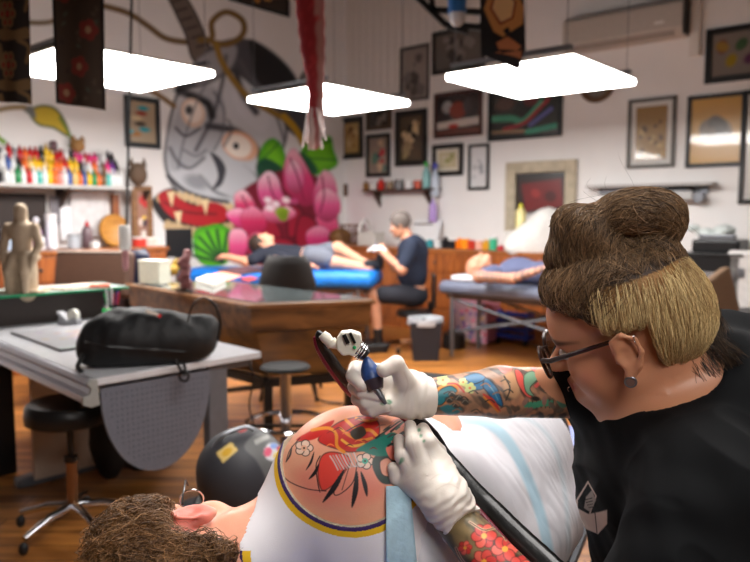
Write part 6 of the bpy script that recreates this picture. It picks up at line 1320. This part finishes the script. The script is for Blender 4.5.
Dt = carve(Dt, lot, ht, lambda x, y, z: -nk(x, y, z))
V, F = nets(Dt, lot, ht); V = smooth(V, F, 3); Vs_ = smooth(V, F, 14); V = np.where((nk(V[:,0], V[:,1], V[:,2]) < .014)[:, None], Vs_, V)
nk_ = nk(V[:,0], V[:,1], V[:,2]); w1 = np.stack([V[:,0]*14+V[:,2]*10, V[:,1]*8, V[:,2]*6-V[:,0]*10], 1)
fo = (vnoise(w1, 1.2, 51)*.008+vnoise(w1, 2.5, 52)*.0045-np.abs(vnoise(w1, 1.8, 53))*.013+.005)*np.clip(nk_*25, 0, 1)
nn = V-np.array([.58,1.12,.95]); nn /= np.linalg.norm(nn, axis=1)[:, None]; V = V+nn*fo[:, None]
Vc, Fc = subdiv(V, F, (proj(V)[0][F[:, 0]] < 625) & (proj(V)[1][F[:, 0]] > 465) & (proj(V)[1][F[:,0]] < 550)); V, F = Vc, Fc
px, py = proj(V); q = Paint(px, py, (11,12,14)); q._mix(((nk_ if len(nk_) == len(V) else nk(V[:,0],V[:,1],V[:,2])) < .012).astype(float), (16,17,20)); CR = (206,184,172)
old = q.c.copy(); q.poly([(577,508),(588,514),(600,512),(607,510),(607,524),(598,534),(586,529),(578,520)], CR, .8, False); q.stroke([(577,512),(577,500),(588,482)], 1.6, CR, .6, False); q.stroke([(588,482),(596,496),(590,513)], 1.2, CR, .6, False)
q.poly([(586,497),(592,490),(596,500),(590,512),(584,508)], (150,140,134), .8, False)
for i in range(4): q.stroke([(585+i*1.3,500+i*2.5),(592+i*.3,498+i*3)], .9, (24,24,26), .4, False)
q.stroke([(595,513),(597,533)], 1, (60,50,50), .5, False); q.c = np.where((V[:, 1] < 1.2)[:, None], q.c, old)
newmesh('shirt', V, F, vmat('black_tee', .85, bump=.25, scale=1100, spec=.15), t, True, q.c, True)
c = SDF(); c.ell((.68,1.12,.56), (.2,.21,.12), k=.06).cap((.66,1.0,.55), (.42,.68,.55), .1, .075, k=.05).cap((.66,1.25,.55), (.6,1.62,.52), .1, .075, k=.05).cap((.42,.68,.55), (.5,.66,.1), .07, .05, k=.04).cap((.6,1.62,.52), (.66,1.7,.1), .07, .05, k=.04)
bmesh_('trousers', c, .01, mat('black_denim', (24,24,28), .85, bump=.2), t)
for a in ((.5,.66),(.66,1.7)): c = SDF(); c.cap((a[0],a[1],.07), (a[0]-.14,a[1]-.02,.04), .05, .038); bmesh_('shoe', c, .008, M_blackp, t)
st = thing('tattooer_stool', 'black stool under the tattooer in the black t-shirt', 'stool', (.74,1.12,0), 0)
MB().lathe([(0,.38),(.17,.38),(.18,.4),(.17,.44),(0,.45)],n=32).build('seat', M_blackp, st, True); MB().cyl((0,0,.06),(0,0,.38),.025).build('column', M_chrome, st, True)
for i in range(5): a = i*1.2566; d = np.array([math.cos(a), math.sin(a), 0]); lg = MB().tube([d*.02+[0,0,.08],d*.26+[0,0,.06]],[.02,.013],10).build('leg', M_chrome, st, True); MB().ell(d*.26+[0,0,.025],(.02,.02,.025),10).build('caster', M_blackp, lg, True)
# ---- gloves
M_glove = vmat('white_glove', .38, bump=.12, scale=260, sss=.05, noise=.03, bd=.001)
def glove(name, prims, cols, wr=None, cut=None):
    s = SDF(); prims(s); Dg, lg, hg = s.grid(.0015); Dg = carve(Dg, lg, hg, lambda x, y, z: (x-cut[0][0])*cut[1][0]+(y-cut[0][1])*cut[1][1]+(z-cut[0][2])*cut[1][2]); V, F = nets(Dg, lg, hg); V = smooth(V, F, 2)
    if wr is not None:
        a, b_, amp = wr; ax_ = (b_-a)/np.linalg.norm(b_-a); u_ = (V-a)@ax_; rr = (V-a)-u_[:, None]*ax_; rn = rr/(np.linalg.norm(rr, axis=1)[:, None]+1e-9); L_ = np.linalg.norm(b_-a)
        wgt = np.clip(u_/L_, 0, 1)**.7*np.clip((L_*1.1-u_)/.01, 0, 1); wr_ = np.sin(u_*520+vnoise(V, 60, 71)*3)*.0008+np.sin(u_*230+vnoise(V, 40, 72)*4)*.0012; V = V+rn*(wgt*wr_*amp)[:, None]
    px, py = proj(V); q = Paint(px, py, (224,214,204)); cols(q, V); return newmesh(name, V, F, M_glove, artist, True, q.c, True)
def a3(l): return [at(*q_) for q_ in l]
def pr_right(s):
    P = at; w0 = P(426,397,1.1)
    s.cap(P(424,397,1.1), P(410,396,1.1), .0315, .033, k=.01).cap(P(410,384,1.1), P(382,380,1.12), .02, .017, k=.02).cap(P(412,392,1.1), P(380,392,1.12), .024, .017, k=.02).cap(P(412,402,1.1), P(380,404,1.11), .022, .016, k=.02).cap(P(406,402,1.085), P(392,406,1.075), .02, .016, k=.015)
    s.cap(P(408,394,1.09), P(404,380,1.07), .019, .0155, k=.012).cap(P(404,380,1.07), P(396,364,1.052), .0155, .0128, k=.006).cap(P(396,364,1.052), P(384,370,1.045), .0128, .0118, k=.004)
    for pts, r_ in (([(384,372,1.125),(356,368,1.1),(353,376,1.075),(362,385,1.06)],.0118),([(382,385,1.125),(355,387,1.095),(362,392,1.07),(379,396,1.06)],.0114),([(382,396,1.12),(358,399,1.09),(366,403,1.068),(380,404,1.062)],.0108),([(384,406,1.11),(366,409,1.08),(373,411,1.065),(386,407,1.055)],.0102)):
        Q = a3(pts); s.cap(Q[0], Q[1], r_*1.15, r_, k=.006).cap(Q[1], Q[2], r_, r_*.96, k=.003).cap(Q[2], Q[3], r_*.96, r_*.86, k=.002)
    s.cap(P(436,397,1.1), P(418,397,1.1), .0335, .0315, k=.003)
def col_right(q, V):
    q.ell(389, 402, 3, 2.5, (30,130,90), 20, 1.2, .8).ell(383,404,3,1.5,(60,150,110),0,1,.5)
    for pts in ([(366,384),(364,388),(358,386)],[(380,399),(388,402)],[(404,372),(408,384),(404,396)]): q.stroke(pts, 1, (196,178,164), 1, a=.5)
glove('right_glove', pr_right, col_right, (at(405,396,1.1), at(428,397.5,1.1), 1.), (at(430,397,1.1), (lambda d: d/np.linalg.norm(d))(ER-wR)))
bvS = bvh_of([c_ for c_ in client.children if c_.name.startswith('body')][0], [c_ for c_ in client.children if c_.name.startswith('jersey')][0])
def pr_left(s):
    P = at
    def tip(px, py, r_): 
        q_ = hit(bvS, px, py, r_*.9, 1.06); q_[1] = max(min(q_[1], 1.08), 1.0); return at(px, py, q_[1])
    tps = [tip(393,468,.009), tip(399,440,.01), tip(410,426,.01), tip(423,429,.0105)]
    Yt = np.mean([q_[1] for q_ in tps]); print('tip Y', [round(q_[1],3) for q_ in tps])
    Yk = Yt-.035
    w_ = P(446,500,1.0)
    s.cap(P(472,540,.985), P(446,500,1.0), .037, .029, k=.01).cap(w_, P(410,478,Yk+.004), .027, .018, k=.02).cap(w_, P(420,466,Yk), .026, .019, k=.02).cap(w_, P(433,458,Yk+.002), .026, .018, k=.02).cap(w_, P(442,464,Yk+.01), .026, .016, k=.02).cap(w_, P(416,486,Yk+.012), .028, .017, k=.02)
    mids = [(P(396,478,Yk+.008), .0112), (P(402,456,Yk+.002), .0118), (P(413,443,Yk-.002), .0122), (P(429,442,Yk+.002), .0125)]; kn = [P(408,482,Yk+.006), P(412,470,Yk), P(422,462,Yk-.004), P(434,458,Yk)]
    for k_, (m_, r_), tp_ in zip(kn, mids, tps): s.cap(k_, m_, r_*1.2, r_, k=.006).cap(m_, tp_, r_, r_*.82, k=.0025)
    s.cap(P(446,478,Yk+.03), P(438,452,Yt), .015, .013, k=.01).cap(P(438,452,Yt), P(430,440,Yt+.005), .0125, .0105, k=.004)
def col_left(q, V):
    for x, y, r_ in ((402,460,2.2),(419,430,1.6),(421,436,1.5),(424,441,1.3),(400,463,1.5)): q.ell(x, y, r_, r_*1.3, (40,140,100), 30, 1.2, .75)
    for pts in ([(402,446),(403,458),(408,466)],[(411,436),(414,450),(417,458)],[(428,452),(432,462)],[(430,480),(440,474),(448,478)],[(436,490),(448,484),(458,488)]): q.stroke(pts, 1.2, (200,184,170), 1, a=.5)
    q.stroke([(447,541),(460,526),(478,514)], 1.8, (236,228,214), 1, a=.7)
glove('left_glove', pr_left, col_left, (at(420,465,1.0), at(461,527,.99), 1.1), (at(462,529,.99), (lambda d: d/np.linalg.norm(d))(EL-wL)))
# ---- eyeglasses
g = thing('eyeglasses', 'dark tortoiseshell eyeglasses worn by the tattooer', 'eyeglasses', TA(.11,0,0), 0); M_tor = mat('tortoiseshell', (40,20,12), .3, noise=.6, scale=60, coat=.1)
for q_ in (-1, 1):
    n_ = RA[:,0]+RA[:,1]*q_*.14-RA[:,2]*.08; n_ = n_/np.linalg.norm(n_)
    rm = MB().torus(TA(.118,q_*.037,-.004), .0245, .0032, n_, 36, 8).build('rim', M_tor, g, True, world=True); MB().cyl(TA(.118,q_*.037,-.004)-n_*.0006, TA(.118,q_*.037,-.004)+n_*.0006, .025, n=36).build('lens', mat('lens_glass',(240,240,240),.02,trans=1.,ior=1.1), rm, world=True)
    MB().tube([TA(.113,q_*.062,.008), TA(.10,q_*.073,.009), TA(.0,q_*.084,.022), TA(-.014,q_*.086,.016), TA(-.03,q_*.084,-.008)], [.006,.0056,.0046,.003,.002], 10, True, .7).build('temple', M_tor, g, True, world=True)
MB().tube([TA(.12,-.013,.004), TA(.126,0,.008), TA(.12,.013,.004)], .0024, 8).build('bridge', M_tor, g, True, world=True)
# ================================================================ HAIR OF THE TATTOOER
Pp = at
c = SDF(); c.ell(TA(-.022,0,.045), (.11,.088,.102), RA, k=.02).ell(TA(-.072,0,.012), (.062,.07,.066), RA, k=.03)
c.ell(TA(.02,0,.095), (.075,.072,.05), RA, k=.03)
Dh, loh, hh_ = c.grid(.0035)
def hcA(x, y, z):
    dx, dy, dz = x-hA[0], y-hA[1], z-hA[2]; lx = RA[0,0]*dx+RA[1,0]*dy+RA[2,0]*dz; ly = RA[0,1]*dx+RA[1,1]*dy+RA[2,1]*dz; lz = RA[0,2]*dx+RA[1,2]*dy+RA[2,2]*dz
    face = lx-np.interp(lz, [-.02,.02,.045,.062,.078,.095], [-.02,-.004,.012,.035,.075,.13]); low = (-.02+.48*lx)-lz+.008*np.sin(lx*90)+.006*np.sin(ly*130)
    ear_ = np.where((np.abs(ly) > .055) & (lx > -.054) & (lz < .036), .01, -1.)
    return np.maximum(np.maximum(face, low), ear_)
Dh = carve(Dh, loh, hh_, hcA); V, F = nets(Dh, loh, hh_); V = smooth(V, F, 3)
def isblond(P): e = ((P-hA)@RA); n_ = vnoise(P, 110, 17)*.01; return (e[..., 0]+n_ < -.004+.3*np.clip(e[...,2], 0, .06)) & (e[..., 2] < .1)
bl = isblond(V); hcol = np.where(bl[:, None], s2l((150,108,56)), s2l((56,39,28)))
hb = newmesh('hair', V, F, vmat('hair_base', .6, bump=.6, scale=300), body, True, hcol, True)
# bun: rolls of hair
b = SDF(); bunC = Pp(622,228,1.07)
b.ell(Pp(588,238,1.07), (.06,.052,.040), rotm('Y',38), k=.02).ell(Pp(634,214,1.06), (.066,.055,.036), rotm('Y',-8), k=.012).ell(Pp(660,222,1.065), (.03,.05,.034), k=.02).ell(Pp(652,250,1.06), (.048,.05,.024), rotm('Y',20), k=.008).ell(Pp(574,258,1.085),(.042,.05,.036),k=.02).ell(Pp(610,258,1.08),(.06,.06,.036),k=.02)
V, F = nets(*b.grid(.0035)); V = smooth(V, F, 2); bun = newmesh('hair_bun', V, F, mat('bun_base', (56,39,28), .6, noise=.3, scale=80, bump=.5), hb, True, None, True)
hcd = lambda P, rg: (lambda u: s2l((40,27,19))*(1-u)+s2l((196,156,114))*u)(np.clip(rg.uniform(0, 1)*.5+.5*(.5+.5*vnoise(P[None], 90, 92)[0]), 0, 1)**1.7)
M_hf = vmat('hair_fibre', .4, spec=.5, noise=.15)
def dir_bun(P):
    o = P-Pp(628,240,1.07); return np.array([o[2]*1.0+.01, 0.15*o[1], -o[0]*1.0])+np.array([.012,0,.004])
V, F, C = grow(bun, 6500, .12, hcd, dir_bun, .0007, 8, .0016, .05, .0, 60, 11, .8); newmesh('bun_strands', V, F, M_hf, bun, True, C, True)
def dir_head(P):
    if isblond(P[None])[0]: return np.array([.25,0,-1.])+RA[:,0]*-.25
    return Pp(615,245,1.08)-P+np.array([.0,0,.02])
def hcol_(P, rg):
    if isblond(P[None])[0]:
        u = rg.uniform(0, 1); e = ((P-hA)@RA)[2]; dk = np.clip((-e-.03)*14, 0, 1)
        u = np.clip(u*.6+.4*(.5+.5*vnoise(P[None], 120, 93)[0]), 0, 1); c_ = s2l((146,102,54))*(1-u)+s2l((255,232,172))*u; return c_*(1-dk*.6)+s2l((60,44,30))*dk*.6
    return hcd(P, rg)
V, F, C = grow(hb, 6000, .08, hcd, lambda P: Pp(615,245,1.08)-P+np.array([.0,0,.02]), .00055, 8, .002, .07, .0, 60, 12, .75, keep=lambda co: ~isblond(co)); newmesh('dark_strands', V, F, M_hf, hb, True, C, True)
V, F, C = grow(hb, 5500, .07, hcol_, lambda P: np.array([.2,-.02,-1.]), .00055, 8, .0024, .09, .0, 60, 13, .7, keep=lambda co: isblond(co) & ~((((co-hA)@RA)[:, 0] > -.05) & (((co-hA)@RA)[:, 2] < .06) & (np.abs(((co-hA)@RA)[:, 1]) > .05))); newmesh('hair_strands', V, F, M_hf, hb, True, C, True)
# blonde underlayer falling from the bun to the nape, and loose dark ends over the shirt
rg = np.random.default_rng(77)
def fall(n, tops, bots, Y0, Y1, bulge, cols, jit=3., r0=.0005, seg=9, wob=3.):
    paths = np.zeros((n, seg+1, 3)); C = np.zeros((n, 3)); tops = np.array(tops, float); bots = np.array(bots, float); q_ = np.linspace(0, 1, len(tops))
    for k in range(n):
        u = rg.uniform(0, 1); a = np.array([np.interp(u, q_, tops[:, 0]), np.interp(u, q_, tops[:, 1])])+rg.normal(0, jit, 2); b_ = np.array([np.interp(u, q_, bots[:, 0]), np.interp(u, q_, bots[:, 1])])+rg.normal(0, jit*2, 2)
        dep = rg.uniform(0, 1); ph = rg.uniform(0, 6.28); am = rg.normal(0, wob)
        for i in range(seg+1):
            v = i/seg; pxy = a*(1-v)+b_*v; pxy = pxy+np.array([am*math.sin(v*3+ph), 0]); Y = (Y0*(1-v)+Y1*v)+bulge*math.sin(math.pi*v)+dep*.02; paths[k, i] = at(pxy[0], pxy[1], Y)
        C[k] = cols(rg, dep)
    V, F = strands(paths, r0*rg.uniform(.7, 1.4, n)); return V, F, np.repeat(C, (seg+1)*3, axis=0)
blc = lambda rg, d: (lambda u: (s2l((160,116,60))*(1-u)+s2l((255,232,176))*u))(rg.uniform(0, 1)*(1-.4*d))
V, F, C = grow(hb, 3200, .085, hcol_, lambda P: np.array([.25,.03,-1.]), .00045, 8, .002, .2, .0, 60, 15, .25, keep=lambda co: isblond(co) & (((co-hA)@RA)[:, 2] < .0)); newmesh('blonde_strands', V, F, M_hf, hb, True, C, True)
dkc = lambda rg, d: (lambda u: (s2l((34,24,20))*(1-u)+s2l((120,96,74))*u))(rg.uniform(0, 1)**2)
V, F, C = fall(500, [(688,270),(706,296),(712,318),(706,336)], [(706,340),(722,372),(742,396),(752,402)], 1.06, 1.03, -.0, dkc, 4., .00045, 9, 6.); newmesh('loose_strands', V, F, M_hf, hb, True, C, True)
V, F, C = fall(420, [(700,322),(708,336),(700,350),(690,350)], [(736,362),(752,384),(740,408),(722,400)], 1.02, 1.0, -.01, dkc, 4., .00045, 9, 6.); newmesh('nape_strands', V, F, M_hf, hb, True, C, True)
V, F, C = fall(14, [(560,216),(600,200),(640,190),(676,205)], [(536,240),(590,186),(650,180),(700,240)], 1.06, 1.06, -.01, dkc, 6., .0003, 9, 8.); newmesh('flyaway_strands', V, F, M_hf, hb, True, C, True)
# ================================================================ TATTOO MACHINE AND CORD SLEEVE
t = thing('tattoo_machine', 'white tattoo machine with a blue grip held in the right glove', 'tattoo machine', at(374,378,1.07), 0)
M_ivory = mat('ivory_plastic', (222,216,200), .3, noise=.02)
P = lambda x, y, Y=1.075: at(x, y, Y)
b = MB(); o_ = P(348,344); k_ = 1.075/FPX
body_pts = [(336,339),(341,331),(352,330),(361,333),(362,340),(360,346),(362,351),(356,356),(349,354),(343,355),(337,349)]
b.prism([((x-348)*k_, -(y-344)*k_) for x, y in body_pts], -.012, .012, o_, (1,0,0), (0,0,1), (0,1,0)); b.build('frame', M_ivory, t, bevel=.003, world=True)
MB().box(P(346,339,1.06),(.006,.004,.015),R=rotm('Y',-25)).build('slot', M_blackp, t, world=True); MB().box(P(352.5,338,1.06),(.004,.004,.018),R=rotm('Y',-25)).build('slot', M_blackp, t, world=True); MB().ell(P(354.5,347.5,1.061),(.003,.003,.003),8).build('green_light', mat('green_dot',(20,190,110),.3), t, True, world=True)
MB().tube([P(322,334),P(326,338),P(332,344),P(338,345)],[.007,.009,.0075,.007],12).build('plug', M_ivory, t, True, world=True); MB().cyl(P(330,341),P(333,345),.0095).build('plug_collar', M_ivory, t, True, world=True)
MB().tube([P(357,349),P(362,352),P(366,356)],[.011,.0125,.009],14).build('coupler', M_blackp, t, True, world=True)
for q_ in (0,1,2): MB().torus(P(358+q_*2.2,349.5+q_*1.8),.0128,.0013,P(366,356)-P(358,350),20,6).build('coupler_ring', M_chrome, t, True, world=True)
MB().tube([P(366,357),P(367.5,362),P(369,368,1.07),P(372,378,1.065),P(375,387,1.06)],[.004,.009,.0135,.017,.013],18).build('grip', mat('blue_grip', (44,70,124), .35, noise=.4, scale=50, bump=.2), t, True, world=True)
MB().tube([P(373,380,1.063),P(376,390,1.057)],[.0172,.012],18).build('grip_end', mat('grip_dark',(60,50,58),.3), t, True, world=True)
MB().tube([P(376,389,1.057),P(382,398,1.052),P(386,404,1.05)],[.006,.0045,.0025],12).build('needle_tube', M_steel, t, True, world=True)
# sleeve
bvD = bvh_of(dr, body, [c_ for c_ in client.children if c_.name.startswith('jersey')][0])
pts = [(317,336,1.09),(321,346,1.095),(330,360,1.11),(341,375,1.13),(354,390,1.15),(372,400,1.17),(395,408,1.16),(415,419,1.13),(432,436,1.1)]
Q = [at(*q_) for q_ in pts]; wd = [.005,.008,.010,.011,.011,.011,.011,.011,.0115]
for x, y, w_ in ((443,454,.012),(457,471,.013),(475,492,.0145),(496,514,.0165),(517,536,.019),(541,560,.021),(566,585,.023)):
    hq = hit(bvD, x, y, .02, 1.0); Yq = min(hq[1], 1.08-(y-452)*.0009); print('cord', x, y, round(hq[1],3)); Q.append(at(x, y, Yq)); wd.append(w_)
Q = np.array(Q); 
for i in range(9, len(Q)): pass
Qs = spline(Q, 6); ws = np.interp(np.linspace(0, 1, len(Qs)), np.linspace(0, 1, len(wd)), wd)
t = thing('machine_cord_sleeve', 'glossy black plastic cord sleeve with a dark red edge running from the tattoo machine', 'cord sleeve', Qs[-1], 0)
b = MB(); TG = np.gradient(Qs, axis=0); TG /= np.linalg.norm(TG, axis=1)[:, None]; SD = np.cross(TG, np.array([0,-1,.25])); SD /= np.linalg.norm(SD, axis=1)[:, None]; ND = np.cross(TG, SD)
NN = 16; RV = np.stack([Qs+SD*(ws*math.cos(2*math.pi*k/NN))[:, None]+ND*(ws*.25*math.sin(2*math.pi*k/NN))[:, None] for k in range(NN)], 1).reshape(-1, 3); m_ = len(Qs)
b.add(RV, [(i*NN+k, i*NN+(k+1)%NN, (i+1)*NN+(k+1)%NN, (i+1)*NN+k) for i in range(m_-1) for k in range(NN)]+[tuple(range(NN))[::-1], tuple((m_-1)*NN+k for k in range(NN))]); V = np.concatenate(b.V); V += .0006*vnoise(V, 90, 5)[:, None]; b.V = [V]; b.build('sleeve', mat('black_film', (12,12,12), .3, coat=.3, noise=.3, scale=40, bump=.2), t, True, world=True)
tan = np.gradient(Qs, axis=0); sd_ = np.cross(tan, [0,1,0]); sd_ /= np.linalg.norm(sd_, axis=1)[:, None]; sgn = np.where(sd_[:, 2] < 0, 1, 1)[:, None]
lowside = np.where(((SD@np.array([-1,0,-.3])) > 0)[:, None], SD, -SD)
MB().tube(Qs+lowside*(ws*.92)[:, None]+np.array([0,-.001,0]), ws*.22+.001, 8).build('red_cord', mat('dark_red', (110,20,40), .3), t, True, world=True)
MB().ell(P(319,335,1.085),(.006,.006,.008),10).cyl(P(318,333,1.085),P(324,337,1.08),.005).build('cord_end', M_blackp, t, True, world=True)
# ================================================================ WORLD AND VIEW
w = bpy.data.worlds.new('world'); SC.world = w; w.use_nodes = True
bg = w.node_tree.nodes['Background']; bg.inputs[0].default_value = (1, .93, .88, 1); bg.inputs[1].default_value = .02
vs = SC.view_settings; vs.view_transform = 'Standard'; vs.look = 'None'; vs.gamma = 1; vs.exposure = EXPOSURE; vs.use_curve_mapping = False
SC.cycles.max_bounces = 8; SC.cycles.use_denoising = True; SC.cycles.sample_clamp_indirect = 4; SC.cycles.sample_clamp_direct = 0
